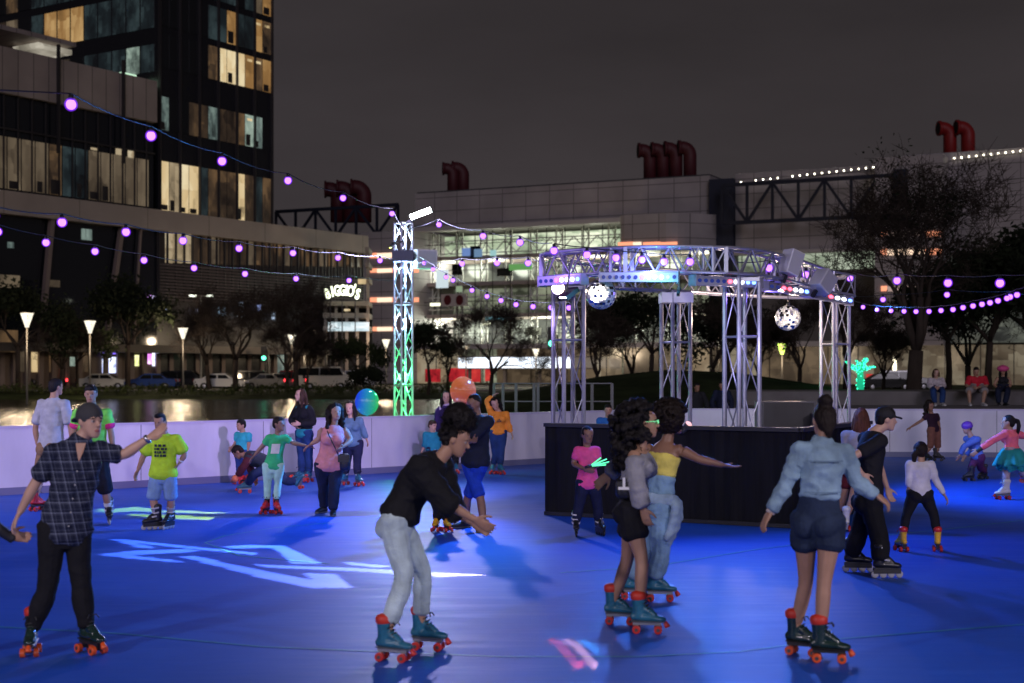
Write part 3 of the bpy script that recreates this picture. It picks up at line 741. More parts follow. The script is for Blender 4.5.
# 4 woman with afro, yellow bandeau
def ex4(p):
    t = MB(); a = p['S'](.28) + p['sl'] * -.16
    pts = [p['S'](.25) - p['sl'] * .15 - p['sf'] * .06, p['S'](.18) - p['sl'] * .20 - p['sf'] * .05, p['S'](-.05) - p['sl'] * .20 - p['sf'] * .04, p['S'](-.30) - p['sl'] * .17 - p['sf'] * .04, p['S'](-.42) - p['sl'] * .15]
    t.etube(pts, p['sf'], [.05, .085, .10, .085, .05], [.03, .04, .045, .04, .02], 14)
    t.etube([p['S'](.22) - p['sf'] * .12 + p['sl'] * .14, p['S'](.24) - p['sf'] * .16, p['S'](.22) - p['sf'] * .10 - p['sl'] * .17], UP, [.05] * 3, [.035] * 3, 12)
    o = t.build('tied_jacket', [denim('jacket pale', (.30, .42, .55))], p['root']); skin_later(o, .009, 3, wrinkle(.012, 9, 14, 3))
    for sgn in (1, -1):
        t = MB(); t.etube([p['S'](.40) - p['sf'] * .125 + p['sl'] * sgn * .08, p['S'](.62) - p['sf'] * .115 + p['sl'] * sgn * .085, p['S'](.80) - p['sf'] * .11 + p['sl'] * sgn * .09], p['sl'], [.018] * 3, [.006] * 3, 8)
p4 = person('woman with round dark afro in yellow bandeau top and light blue jeans, arm held out', ((634, 599, 85), (660, 601, 85)), (657, 514), (667, 441), (672, 421, 110, 0),
       ((652, 470, .1), (698, 459, -.05)), ((648, 488), (722, 465)), ((644, 555), (661, 556)), hy=115, sy=150, s=1.0, w=.98, fem=True, skin='brown', hair=('afro', H_DARK),
       top=dict(m=cloth('yellow bandeau', (.78, .66, .14)), sl=0, tube=True, hem=.55, neck=.79, loose=.012, name='bandeau_top'), bot=dict(m=denim('light', (.20, .34, .50)), loose=.022, waist=.50, name='jeans', wr=2.0, len=1.8), foot=SK_TEAL, extra=ex4, curl=(.6, .3),
       hang=(None, (0, 0, .1)), palm=(None, (0, 0, 1)))

# 5 woman in denim jacket
def ex5(p):
    DS = denim('seam', (.14, .22, .30))
    for t0 in (.45, .80): chest_patch(p, 'jacket_seam', DS, t0, t0 + .016, .125, 1, False, 3, 1, 0)
    ring_on(p, 'bracelet', mat('pale bracelet', (.6, .5, .45), rough=.4), 0, -.005, .033, .02)
p5 = person('woman seen from behind in pale denim jacket, dark denim shorts, hair in a high bun', ((803, 655, 60), (829, 662, 78)), (818, 531), (823, 443), (824, 421, 188, 4),
       ((785, 487), (856, 481)), ((771, 511), (876, 495)), ((806, 583), (824, 583)), hy=150, sy=178, s=1.0, w=1.02, fem=True, skin='tan', hair=('bun', H_DARK),
       top=dict(m=denim('jacket', (.24, .36, .46)), sl=1.9, hem=.40, loose=.014, flare=.02, cuff=.004, name='denim_jacket', collar=True, wr=1.7), bot=dict(m=denim('dark', (.022, .035, .07)), len=.31, loose=.010, waist=.46, flare=.02, name='shorts'), foot=SK_GREEN, extra=ex5, curl=(.7, 1.2))

# 6 man in black
p6 = person('man in black cap, black tee and black trousers gliding on inline skates', ((857, 572, 85), (886, 578, 92)), (869, 507), (874, 432), (886, 419, 90, 6),
       ((877, 459), (850, 458, -.05)), ((887, 488), (862, 474)), ((858, 536), (880, 540)), hy=85, sy=100, s=.97, w=1.08, skin='fair', hair=('short', H_BLACK), bow=.04,
       top=dict(m=cloth('black tee', (.012, .012, .016)), sl=.62, hem=.0, loose=.018, flare=.02, name='t_shirt'), bot=dict(m=cloth('black jeans', (.009, .009, .011)), loose=.022, flare=.02), foot=IN_BLACK, curl=(.8, .7),
       extra=lambda p: head_part(p, 'cap', mat('black cap', (.012, .012, .014), rough=.8), lambda t, P, R3, hs: (
        t.ell(P(0, -.012, .042), [q * hs for q in (.088, .103, .086)], R3), t.etube([P(0, .07, .03), P(0, .12, .028), P(0, .155, .022)], R3 @ Vector((1, 0, 0)), [.072 * hs, .07 * hs, .04 * hs], [.01 * hs] * 3, 12))))
# 7
person('auburn haired woman in grey long sleeve top and dark red shorts on white skates', ((838, 528, 150), (846, 531, 170)), (853, 474), (858, 431), (861, 417, 165, 0),
       ((846, 452), (870, 452)), ((843, 472), (872, 470)), ((844, 498), (852, 500)), hy=165, s=.95, w=.95, fem=True, skin='tan', hair=('long', H_AUB),
       top=dict(m=cloth('grey marl', (.30, .29, .32)), sl=1.9, hem=.12, loose=.016, name='long_sleeve_top'), bot=dict(m=cloth('dark red', (.10, .012, .018)), len=.5, loose=.014, name='shorts'), foot=SK_WHITE)
# 8
person('man in light grey tee and tan shorts on red skates with his back turned', ((38, 511, 150), (58, 509, 140)), (51, 452), (54, 398.5), (56, 387, 140, 0),
       ((35, 428), (71, 428)), ((38, 446), (73, 446)), ((40, 480), (55, 480)), hy=160, sy=165, s=1.05, w=1.08, skin='tan', hair=('short', H_BLACK),
       top=dict(m=cloth('light grey tee', (.42, .43, .47)), sl=.75, hem=.06, loose=.016, flare=.026, cuff=.02, name='t_shirt', wr=1.5), bot=dict(m=cloth('tan shorts', (.26, .16, .09)), len=.9, loose=.025, flare=.02, name='shorts'), foot=SK_RED)
# 9
def ex9(p): sock(p, cloth('white sock', (.7, .7, .72)), 1.60, 1.75)
person('man in neon green tee with pink sleeve cuffs and dark shorts on black inline skates', ((109, 524, 20), (86, 526, -10)), (93, 468), (92, 408), (91, 394, 10, 4),
       ((111, 432), (74, 432)), ((113, 450), (72, 450)), ((106, 493), (88, 494)), hy=10, s=1.02, w=1.05, skin='tan', hair=('short', H_BLACK),
       top=dict(m=cloth('neon green', (.22, .80, .12)), sl=.66, hem=.05, loose=.02, flare=.02, name='t_shirt', over=None), bot=dict(m=cloth('dark shorts', (.015, .016, .025)), len=.9, loose=.024, flare=.02, name='shorts'), foot=IN_BLACK,
       extra=lambda p: (ex9(p), [limb_cuff(p, i, cloth('pink cuff', (.85, .04, .25))) for i in (0, 1)]))
# 10
def ex10(p):
    chest_patch(p, 'print', cloth('dark print', (.03, .04, .05)), .50, .80, .095 * p['s'], 4, True, 5)
    ring_on(p, 'wristband', mat('white wristband', (.8, .8, .8), rough=.5), 0)
    sock(p, cloth('grey sock', (.32, .32, .36)), 1.55, 1.75)
person('boy in neon yellow printed tee and light blue shorts on chunky black inline skates', ((169, 529, -15), (153, 529.5, -55)), (163, 479), (164, 434.5), (160, 422, -15, 8),
       ((185, 455), (143, 457)), ((180, 462), (138, 470)), ((171, 499), (153, 499)), hy=-10, sy=-5, s=.83, w=1.04, skin='tan', hair=('quiff', H_BLACK),
       top=dict(m=cloth('neon yellow', (.52, .82, .04)), sl=.72, hem=.07, loose=.018, flare=.03, cuff=.03, name='t_shirt'), bot=dict(m=cloth('light blue shorts', (.22, .36, .58)), len=.92, loose=.014, flare=.022, name='shorts'), foot=IN_BLACK, extra=ex10)
# 11
def ex11(p):
    chest_patch(p, 'shirt_patch', cloth('white patch', (.72, .74, .72)), .42, .80, .075 * p['s'], 1, True, 3, 1, 0)
person('girl in green tee with white print, mint leggings and red skates looking sideways', ((277, 514, 25), (265.5, 514, -15)), (273, 470), (278, 434.5), (279, 424, 60, -2),
       ((293, 443), (261, 448)), ((305, 445.5), (255, 455)), ((278, 484), (267.5, 484)), hy=5, sy=5, s=.77, w=.88, fem=True, skin='brown', hair=('short', H_DARK),
       top=dict(m=cloth('green tee', (.05, .50, .18)), sl=.5, hem=.08, loose=.010, flare=.012, name='t_shirt'), bot=dict(m=cloth('mint leggings', (.42, .72, .62)), len=1.75, loose=.008, flare=.002, name='leggings'), foot=SK_RED,
       extra=lambda p: (ex11(p), sock(p, cloth('black sock', (.012, .012, .014)), 1.6, 1.98)), curl=(.4, .7))
# 12
def ex12(p):
    t = MB(); a = p['sh'][1] + UP * .06; b = p['S'](.10) + p['sl'] * .19 + p['sf'] * .05
    pts = [a + p['sl'] * .05, p['S'](.80) + p['sf'] * .17 - p['sl'] * .06, p['S'](.50) + p['sf'] * .155 + p['sl'] * .05, b]
    t.etube(pts, p['su'], [.009] * 4, [.004] * 4, 6); t.build('bag_strap', [BLK], p['root'], True)
p12 = person('woman in sleeveless pink top and dark jeans, dark wavy hair, bag strap across her chest', ((333, 516, 8), (322, 513, -25)), (329, 470), (334, 425.5), (335.5, 412.5, 25, -6),
       ((351, 440), (319, 439)), ((344, 446, -.12), (311.5, 444)), ((334, 489), (323.5, 488)), hy=5, sy=8, s=.94, w=1.12, fem=True, skin='tan', hair=('wavy', H_DARK),
       top=dict(m=cloth('dusty pink', (.66, .27, .28)), sl=0, hem=.04, loose=.022, flare=.02, name='tank_top'), bot=dict(m=denim('navy', (.015, .02, .045)), loose=.016, flare=.012, name='jeans'), foot=SHOE_BLK, extra=ex12)
# 13 crouching
def ex13(p):
    for i in (0, 1):
        t = MB(); t.ell(p['wr'][i] + (p['wr'][i] - p['el'][i]).normalized() * .05, (.05, .055, .06)); t.build('glove', [mat('orange glove', (.85, .22, .08), rough=.6)], p['root'], True)
person('dark haired skater bent low with hands near the floor, one leg stretched behind', ((245, 493, -80), (300, 493, 70)), (272, 467), (246, 456), (238, 452, -90, 45),
       ((244, 466, -.1), (250, 467, .05)), ((237, 476), (254, 477)), ((254, 474, -.1), (286, 481)), hy=-80, sy=-85, s=.85, w=1.0, skin='brown', hair=('short', H_DARK), bow=.12,
       top=dict(m=cloth('maroon', (.075, .015, .022)), sl=1.85, hem=.05, loose=.024, name='jumper', wr=1.5, over=dict(m=cloth('slate vest', (.03, .04, .055)), sl=.15, hem=.1, loose=.034, name='vest')), bot=dict(m=denim('mid', (.02, .035, .09)), loose=.02, name='jeans'), foot=SK_TEAL,
       ankles=(None, (296, 481)), pitch=(0, -55), extra=ex13)
# 14 toddler
person('toddler in turquoise tee and blue trousers standing against the rink wall', ((244, 484, -30), (238, 484, -60)), (242, 454), (243, 433), (241, 425, -50, 5),
       ((249, 443), (236, 442)), ((248, 450), (233, 446)), ((244, 467), (239.5, 467)), hy=-35, s=.62, w=1.05, skin='tan', hair=('short', H_BLACK), hs=.86,
       top=dict(m=cloth('turquoise', (.04, .42, .50)), sl=.7, hem=.08, loose=.018, name='t_shirt'), bot=dict(m=cloth('blue trousers', (.02, .05, .20)), loose=.016), foot=SK_RED)
# 15
person('tall woman with long brown hair in black jacket, teal top and blue jeans', ((308, 482, -20), (299, 482, -45)), (304, 437), (303, 405), (300.5, 395, -55, -2),
       ((314, 423), (291, 420)), ((300, 424, -.12), (296, 425, -.1)), ((309, 458), (301.5, 458)), hy=-35, s=.98, w=.98, fem=True, skin='fair', hair=('long', H_BROWN),
       top=dict(m=cloth('teal top', (.02, .24, .30)), sl=.3, hem=.04, loose=.014, name='top', over=dict(m=cloth('black jacket', (.011, .012, .015)), sl=1.88, hem=.28, loose=.032)), bot=dict(m=denim('blue', (.02, .05, .16)), loose=.012, name='jeans'), foot=SK_TEAL)
# 16
person('woman in slate blue hooded top and navy leggings rolling on pale teal skates', ((359, 486, 30), (344, 485, -20)), (353, 447), (351, 418), (350, 408, -15, 2),
       ((363, 430), (343, 430)), ((366, 438), (343, 440)), ((357, 464), (347, 463)), hy=0, sy=5, s=.97, w=.98, fem=True, skin='fair', hair=('long', H_BLACK),
       top=dict(m=cloth('slate blue', (.10, .19, .27)), sl=1.9, hem=.08, loose=.018, hood=True, name='hooded_top'), bot=dict(m=cloth('navy leggings', (.014, .018, .05)), loose=.01, len=1.75, name='leggings'), foot=SK_TEAL,
       extra=lambda p: sock(p, cloth('white sock', (.7, .7, .72)), 1.62, 1.95))
# 17
person('man in navy tee, bright blue shorts and black shoes standing with arms folded', ((462, 528, -60), (482, 532, -20)), (475, 467), (477, 416), (474, 404, -50, 10),
       ((466, 442, -.12), (487, 438)), ((472, 441, -.1), (471, 442, -.12)), ((467, 499), (481, 500)), hy=-30, sy=-35, s=.98, w=1.05, skin='brown', hair=('fade', H_BLACK),
       top=dict(m=cloth('navy tee', (.014, .018, .035)), sl=.72, hem=.06, loose=.024, flare=.02, cuff=.02, name='t_shirt'), bot=dict(m=cloth('bright blue shorts', (.015, .06, .50)), len=.86, loose=.006, flare=.016, name='shorts'), foot=SHOE_BLK)
# 18 hidden child with the yellow skates
person('child in dark clothes on yellow skates, mostly hidden behind the bending skater', ((447, 531.5, 20), (436, 531, -10)), (441, 497), (438, 468), (436, 458, 20, 0),
       ((445, 482), (431, 482)), ((444, 493), (431, 493)), ((446, 511), (438, 511)), hy=10, s=.68, w=.95, skin='brown', hair=('short', H_BLACK),
       top=dict(m=cloth('charcoal', (.02, .02, .024)), sl=1.8, hem=.05, loose=.018, name='jumper'), bot=dict(m=cloth('black trousers', (.010, .010, .012)), loose=.014), foot=SK_YEL)
# 19
person('small boy in teal tee leaning out with one arm near the wall', ((437, 474, 30), (428, 474, 0)), (434, 451), (433, 433), (432.5, 425.5, 50, 6),
       ((439, 440), (425, 444)), ((440, 448), (422, 451)), ((436, 462), (430, 462)), hy=25, s=.72, w=1.05, skin='fair', hair=('short', H_BROWN),
       top=dict(m=cloth('teal tee', (.02, .24, .34)), sl=1.3, hem=.06, loose=.018, name='t_shirt'), bot=dict(m=denim('mid', (.02, .035, .09))), foot=SK_TEAL)
# 20
person('woman in dark purple jacket with a pale scarf standing behind other skaters', ((456, 473.5, 10), (447, 473, -10)), (449, 433), (447, 406), (446, 397, 5, 2),
       ((457, 421), (437, 421)), ((455, 432), (439, 433)), ((455, 452), (448, 452)), hy=0, s=.97, w=1.05, fem=True, skin='fair', hair=('long', H_BLACK),
       top=dict(m=cloth('lilac scarf', (.45, .36, .55)), sl=.2, hem=.3, loose=.018, collar=True, name='scarf', over=dict(m=cloth('dark purple', (.035, .02, .10)), sl=1.88, hem=.02, loose=.032)), bot=dict(m=cloth('black jeans', (.009, .009, .011))), foot=SK_TEAL)
# 21
person('teenager in orange sweatshirt and blue jeans with one hand behind her head', ((501, 474.5, 20), (493, 474, -10)), (498, 436), (499, 412), (495, 404, 5, 4, 14),
       ((508, 424), (487, 401)), ((511, 432), (492, 397)), ((501, 455), (495.5, 455)), hy=5, s=.92, w=.96, fem=True, skin='fair', hair=('wavy', H_BLACK),
       top=dict(m=cloth('orange', (.85, .30, .04)), sl=1.9, hem=.12, loose=.02, name='sweatshirt', wr=1.4), bot=dict(m=denim('blue', (.02, .05, .16)), loose=.010, len=1.8, name='jeans'), foot=SK_TEAL,
       extra=lambda p: chest_patch(p, 'print', cloth('dark print', (.03, .04, .05)), .60, .72, .05, 2, True, 9))
# 22
p22 = person('girl in bright pink tee and dark leggings beside the black stage skirt', ((600, 535, 20), (576, 536, 0)), (588, 487), (587, 446.5), (587.5, 435, 20, 10),
       ((599, 464, -.05), (573, 464)), ((592, 468, -.12), (585, 469, -.16)), ((598, 508), (578.5, 508)), hy=10, s=.76, w=.86, fem=True, skin='brown', hair=('pony', H_BLACK),
       top=dict(m=cloth('bright pink', (.90, .10, .34)), sl=.55, hem=.02, loose=.012, flare=.02, name='t_shirt'), bot=dict(m=cloth('navy leggings', (.014, .018, .05)), loose=.012, name='leggings'), foot=IN_WHITE, curl=(1.2, 1.2))
# 23
person('boy in royal blue tee standing beyond the stage by the far wall', ((612, 475, 10), (604, 475, -10)), (608, 440), (608, 418.5), (608, 410, 0, 2),
       ((617, 429), (599, 429)), ((616, 438), (600, 438)), ((612, 457), (604, 457)), hy=0, s=.82, w=1.0, skin='tan', hair=('short', H_BLACK),
       top=dict(m=cloth('royal blue', (.02, .13, .42)), sl=.9, hem=.05, loose=.022, name='t_shirt'), bot=dict(m=cloth('black jeans', (.009, .009, .011))), foot=SK_DARK)
# 24
person('girl in white long sleeve top and dark leggings on yellow skates, legs apart', ((901, 551, 190), (937.5, 551, 165)), (920, 498), (920.5, 461.5), (920, 451, 185, 4),
       ((909, 477), (935, 479)), ((908.5, 487), (944, 494)), ((906, 516), (934, 515)), hy=180, s=.72, w=.9, fem=True, skin='tan', hair=('sidepony', H_DARK),
       top=dict(m=cloth('white long sleeve', (.62, .60, .66)), sl=1.92, hem=.12, loose=.010, flare=.008, cuff=.002, name='long_sleeve_top'), bot=dict(m=cloth('black leggings', (.010, .010, .013)), loose=.008, len=1.75, flare=.0, name='leggings'), foot=SK_YEL, curl=(.8, 1.3))
# 25
person('girl in dark top and brown shorts gliding by the far wall, arm stretched out', ((938, 461, 60), (927, 461, 40)), (934, 432), (931.5, 414), (930, 406, 30, 12),
       ((939, 424), (921, 421)), ((939, 434), (911, 427)), ((938, 447), (930.5, 447)), hy=30, sy=20, s=.80, w=.95, fem=True, skin='brown', hair=('wavy', H_DARK),
       top=dict(m=cloth('plum', (.03, .012, .025)), sl=.5, hem=.05, loose=.014, name='top'), bot=dict(m=cloth('brown shorts', (.20, .085, .06)), len=1.0, loose=.016, name='shorts'), foot=SK_DARK)
# 26
def ex26(p):
    head_part(p, 'helmet', mat('purple helmet', (.16, .05, .42), rough=.3, coat=.5), lambda t, P, R3, hs: (t.ell(P(0, -.012, .05), [q * hs for q in (.105, .125, .095)], R3), t.ell(P(0, -.03, .03), [q * hs for q in (.1, .11, .07)], R3)), .009)
person('small child in purple helmet and blue top crouching on dark skates', ((983, 479, -60), (969, 481, -80)), (978, 459), (971, 437), (967, 428, -75, 12),
       ((964, 446), (974, 447, .1)), ((960, 455), (966, 456)), ((980, 468, .0), (971, 468)), hy=-70, sy=-60, s=.70, w=.9, skin='tan', hair=('short', H_DARK), bow=.05,
       top=dict(m=cloth('soft blue', (.09, .15, .42)), sl=1.85, hem=.06, loose=.024, name='jumper'), bot=dict(m=cloth('plum leggings', (.09, .02, .07)), loose=.016, name='leggings'), foot=SK_DARK, extra=ex26)
# 27
def ex27(p):
    for i in (0, 1):
        t = MB(); limb(t, p['sh'][i], p['el'][i], p['wr'][i], ARM, 1.75, 2.12, 1, .008, p['sl']); t.build('wrist_guard', [mat('black wrist guard', (.02, .02, .024), rough=.6)], p['root'], True)
person('skater in coral top, teal tutu and patterned tights gliding on one leg', ((1003, 499.5, -80), (1030, 497, -100)), (1011, 455), (1010, 431), (1008, 422.5, -110, 0),
       ((993, 440), (1024, 436, .1)), ((979, 450), (1037, 428)), ((1006, 475), (1021, 472, .1)), hy=-120, sy=-140, s=.95, w=1.0, fem=True, skin='tan', hair=('pony', H_BLACK), bow=.03,
       top=dict(m=cloth('coral', (.85, .16, .20)), sl=1.75, hem=.2, loose=.014, name='top'), bot=dict(m=cloth('patterned tights', (.33, .26, .30), var=.8), loose=.005, len=1.9, flare=0, name='tights'), foot=SK_WHITE,
       skirt=dict(m=cloth('teal tutu', (.02, .28, .27)), len=.28, r=.34, layers=3, t=.30), ankles=(None, (1034, 484, .5)), pitch=(0, -60), extra=ex27)
# 28 hand reaching in from outside the picture
def ex28(p):
    t = MB(); limb(t, p['sh'][0], p['el'][0], p['wr'][0], ARM, 1.62, 2.1, 1, .010, p['sl']); t.build('wrist_guard', [mat('black wrist guard', (.02, .02, .024), rough=.6)], p['root'], True)
    t = MB(); t.etube([p['wr'][0].lerp(p['el'][0], .46), p['wr'][0].lerp(p['el'][0], .40)], p['sl'], [.047] * 2, [.047] * 2, 14); t.build('wristband', [mat('red wristband', (.6, .04, .02), rough=.6)], p['root'], True)
person('partner cut off by the picture edge, reaching a wrist guarded hand to the plaid man', ((-50, 660, 110), (-82, 664, 100)), (-68, 545), (-62, 452), (-58, 428, 95, 0),
       ((-28, 510), (-75, 512)), ((9, 536, .1), (-66, 545)), ((-50, 600), (-74, 602)), hy=100, sy=80, s=.98, w=1.0, skin='tan', hair=('short', H_BLACK),
       top=dict(m=cloth('black sweatshirt', (.011, .011, .013)), sl=1.5, hem=.02, loose=.024, name='sweatshirt'), bot=dict(m=cloth('black jeans', (.009, .009, .011))), foot=SK_BLACK, extra=ex28, hang=((.6, 0, .5), None))

# seated on the concrete terrace
TERR = 39.0
def seat(label, x, hipy, headp, neckp, el, wr, kn, ft, **k):
    return person(label, tuple((f[0], f[1], f[2], -.62) for f in ft), (x, hipy), neckp, headp, el, wr, tuple((q[0], q[1], -.24) for q in kn), Y0=TERR, seated=True, **k)
seat('woman sitting on the terrace wall with pale wrap and blue jeans', 937, 389, (936, 373, 5, 6), (936, 379.5), ((944, 386, -.1), (929, 386, -.1)), ((937, 388, -.2), (934, 388, -.2)), ((943, 392), (933, 391)), ((943, 406, 10), (935, 406, -10)),
     s=.95, w=1.05, fem=True, skin='fair', hair=('bob', H_BROWN), bow=.05, top=dict(m=cloth('pale wrap', (.55, .48, .50)), sl=1.6, hem=.05, loose=.03, name='wrap'), bot=dict(m=denim('blue', (.05, .10, .20)), loose=.02, name='jeans'), foot=SHOE_TAN)
seat('man in red tee and tan shorts sitting hunched on the terrace wall', 977, 389, (976, 371.5, 5, 30), (977, 377.5), ((987, 386, -.15), (966.5, 386, -.15)), ((978, 387.5, -.25), (973, 387.5, -.25)), ((985, 391), (969, 391)), ((984, 406, 10), (970, 406, -10)),
     s=1.02, w=1.2, skin='tan', hair=('fade', H_BLACK), bow=.09, top=dict(m=cloth('red tee', (.55, .02, .04)), sl=.75, hem=.04, loose=.026, name='t_shirt'), bot=dict(m=cloth('stone shorts', (.30, .27, .26)), len=.95, loose=.03, name='shorts'), foot=SHOE_TAN)
def exhat(p):
    head_part(p, 'hat', mat('pink hat', (.80, .10, .30), rough=.7), lambda t, P, R3, hs: (t.ell(P(0, -.005, .075), [q * hs for q in (.10, .115, .085)], R3), t.etube([P(0, 0, .05), P(0, 0, .06)], R3 @ Vector((1, 0, 0)), [.17 * hs] * 2, [.18 * hs] * 2, 18)), .011)
seat('woman with a pink hat and long dark hair sitting on the terrace wall', 1003, 389, (1003, 370.5, -15, 4), (1003, 377), ((1011, 385, -.05), (994, 385, -.05)), ((1008, 388, -.2), (998, 388, -.2)), ((1008, 391), (998, 391)), ((1006, 406, 10), (999, 406, -10)),
     s=.95, w=1.0, fem=True, skin='tan', hair=('long', H_BLACK), top=dict(m=cloth('dark vest', (.02, .02, .025)), sl=0, hem=.04, loose=.014, name='vest'), bot=dict(m=denim('navy', (.015, .02, .045)), loose=.02, name='jeans'), foot=SHOE_BLK, extra=exhat)
# onlookers in the dark beyond the far wall
def looker(label, x, Y, hgt, topm, botm, yaw=0, **k):
    q = F / Y; gy = HOR + EYE * q; u = q * hgt / 1.72
    person(label, ((x + .1 * u, gy, yaw + 15), (x - .1 * u, gy, yaw - 15)), (x, gy - .80 * u), (x, gy - 1.42 * u), (x, gy - 1.56 * u, yaw, 2), ((x + .27 * u, gy - 1.12 * u), (x - .27 * u, gy - 1.12 * u)),
           ((x + .24 * u, gy - .86 * u), (x - .24 * u, gy - .86 * u)), ((x + .1 * u, gy - .45 * u), (x - .1 * u, gy - .45 * u)), Y0=Y, hy=yaw, s=hgt / 1.72, top=topm, bot=botm, foot=SHOE_BLK, **k)
looker('onlooker in dark coat and blue jeans between the middle truss columns', 697, 38, 1.7, dict(m=cloth('dark coat', (.02, .02, .025)), sl=1.9, hem=-.02, loose=.03, name='coat'), dict(m=denim('blue', (.05, .10, .20)), name='jeans'), 20, skin='brown')
looker('onlooker in navy jumper standing beside the front truss column', 722, 39, 1.74, dict(m=cloth('navy jumper', (.015, .02, .05)), sl=1.9, hem=.02, loose=.026, name='jumper'), dict(m=denim('navy', (.015, .02, .045)), name='jeans'), -20, skin='tan')
# ------------------------------------------------------------------ rink, stage, trusses
# the floor: glossy blue tiles
def floor_mat():
    m = bpy.data.materials.new('blue rink floor'); m.use_nodes = True; nt = m.node_tree; b = nt.nodes['Principled BSDF']
    tc = nt.nodes.new('ShaderNodeTexCoord')
    n = nt.nodes.new('ShaderNodeTexNoise'); n.inputs['Scale'].default_value = .5; n.inputs['Detail'].default_value = 8; n.inputs['Roughness'].default_value = .65
    nt.links.new(tc.outputs['Object'], n.inputs['Vector'])
    r = nt.nodes.new('ShaderNodeValToRGB'); r.color_ramp.elements[0].position = .3; r.color_ramp.elements[0].color = (.010, .075, .42, 1)
    r.color_ramp.elements[1].position = .7; r.color_ramp.elements[1].color = (.016, .105, .56, 1)
    nt.links.new(n.outputs['Fac'], r.inputs['Fac'])
    # scuffs from wheels: long thin curved streaks
    mp = nt.nodes.new('ShaderNodeMapping'); mp.inputs['Scale'].default_value = (.35, 3.2, 1); mp.inputs['Rotation'].default_value = (0, 0, .25)
    nt.links.new(tc.outputs['Object'], mp.inputs['Vector'])
    n2 = nt.nodes.new('ShaderNodeTexNoise'); n2.inputs['Scale'].default_value = 2.2; n2.inputs['Detail'].default_value = 9; n2.inputs['Distortion'].default_value = 1.2
    nt.links.new(mp.outputs[0], n2.inputs['Vector'])
    mr = nt.nodes.new('ShaderNodeMapRange'); mr.inputs['From Min'].default_value = .55; mr.inputs['From Max'].default_value = .78; mr.inputs['To Max'].default_value = .34
    nt.links.new(n2.outputs['Fac'], mr.inputs['Value'])
    mx = nt.nodes.new('ShaderNodeMix'); mx.data_type = 'RGBA'; mx.inputs[7].default_value = (.06, .16, .56, 1)
    nt.links.new(mr.outputs[0], mx.inputs[0]); nt.links.new(r.outputs[0], mx.inputs[6]); nt.links.new(mx.outputs[2], b.inputs['Base Color'])
    rr = nt.nodes.new('ShaderNodeMapRange'); rr.inputs['To Min'].default_value = .40; rr.inputs['To Max'].default_value = .64
    nt.links.new(n2.outputs['Fac'], rr.inputs['Value']); nt.links.new(rr.outputs[0], b.inputs['Roughness'])
    bp = nt.nodes.new('ShaderNodeBump'); bp.inputs['Strength'].default_value = .12; bp.inputs['Distance'].default_value = .02
    nt.links.new(n2.outputs['Fac'], bp.inputs['Height']); nt.links.new(bp.outputs[0], b.inputs['Normal'])
    b.inputs['Specular IOR Level'].default_value = .24
    return m
# wall line of the rink, seen from inside
WALL = [(-30, 3.6), (-8.13, 22.65), (.70, 30.35), (3.9, 33.1), (12.0, 32.4), (26, 31.2)]
f = MB()
f.add([(-30, 3.6, 0), (-30, -8, 0), (26, -8, 0), (26, 31.2, 0), (12, 32.4, 0), (3.9, 33.1, 0), (.70, 30.35, 0), (-8.13, 22.65, 0)], [tuple(range(8))])
tag(f.build('rink_floor', [floor_mat()]), kind='structure')
# green laser light on the floor, painted as thin lines
LN = MB()
def painted_laser(pts, w):
    P = [G(x, y) for x, y in pts]
    for a, b in zip(P, P[1:]):
        d = (b - a).normalized(); n = Vector((-d.y, d.x, 0)) * w / 2; z = Vector((0, 0, .004))
        LN.quad(a - n + z, b - n + z, b + n + z, a + n + z)
painted_laser([(-40, 625), (120, 634), (260, 647), (500, 657), (640, 657), (740, 652), (830, 640), (930, 632), (1060, 622)], .022)
painted_laser([(205, 543), (225, 536), (275, 528), (340, 522)], .025)
painted_laser([(205, 543), (240, 556), (330, 564)], .03)
painted_laser([(560, 573), (650, 567), (760, 549), (840, 540), (960, 528), (1060, 516)], .025)
painted_laser([(880, 498), (960, 497), (1060, 495)], .03)
tag(LN.build('painted_laser', [mat('painted green laser', (.03, .30, .34), rough=.5)]), kind='structure')

# white dasher boards
WB = mat('white dasher board', (.68, .67, .78), rough=.38, var=.10, vscale=2.2, stretch=(1, 1, .35))
JOINT = mat('board joint', (.20, .20, .26), rough=.6)
wl = empty('rink_wall', (0, 0, 0)); tag(wl, 'low white dasher board wall running round the rink', 'wall')
HW = 1.07
cap = MB(); jn = MB(); kick = MB()
for a, b in zip(WALL, WALL[1:]):
    A = Vector((*a, 0)); B = Vector((*b, 0)); d = (B - A).normalized(); n = Vector((-d.y, d.x, 0))
    mb = MB(); z1 = UP * .12; mb.prism([A + z1, B + z1, B + n * .10 + z1, A + n * .10 + z1], (0, 0, .12), (0, 0, HW)); mb.build('board_panel', [WB], wl)
    kick.prism([A - n * .006, B - n * .006, B + n * .10, A + n * .10], (0, 0, 0), (0, 0, .12))
    cap.prism([A - n * .015, B - n * .015, B + n * .115, A + n * .115], (0, 0, 0), (0, 0, .035))
    L = (B - A).length; k = 1
    while k * 2.4 < L:
        p = A + d * k * 2.4; jn.prism([p - d * .006 - n * .003, p + d * .006 - n * .003, p + d * .006 + n * .002, p - d * .006 + n * .002], (0, 0, .0), (0, 0, HW)); k += 1
cap.v = [(x, y, z + HW) for x, y, z in cap.v]
cap.build('cap_rail', [mat('white cap rail', (.60, .57, .75), rough=.3)], wl); jn.build('joint_strip', [JOINT], wl); kick.build('kick_plate', [mat('blue grey kick plate', (.16, .17, .30), rough=.5)], wl)

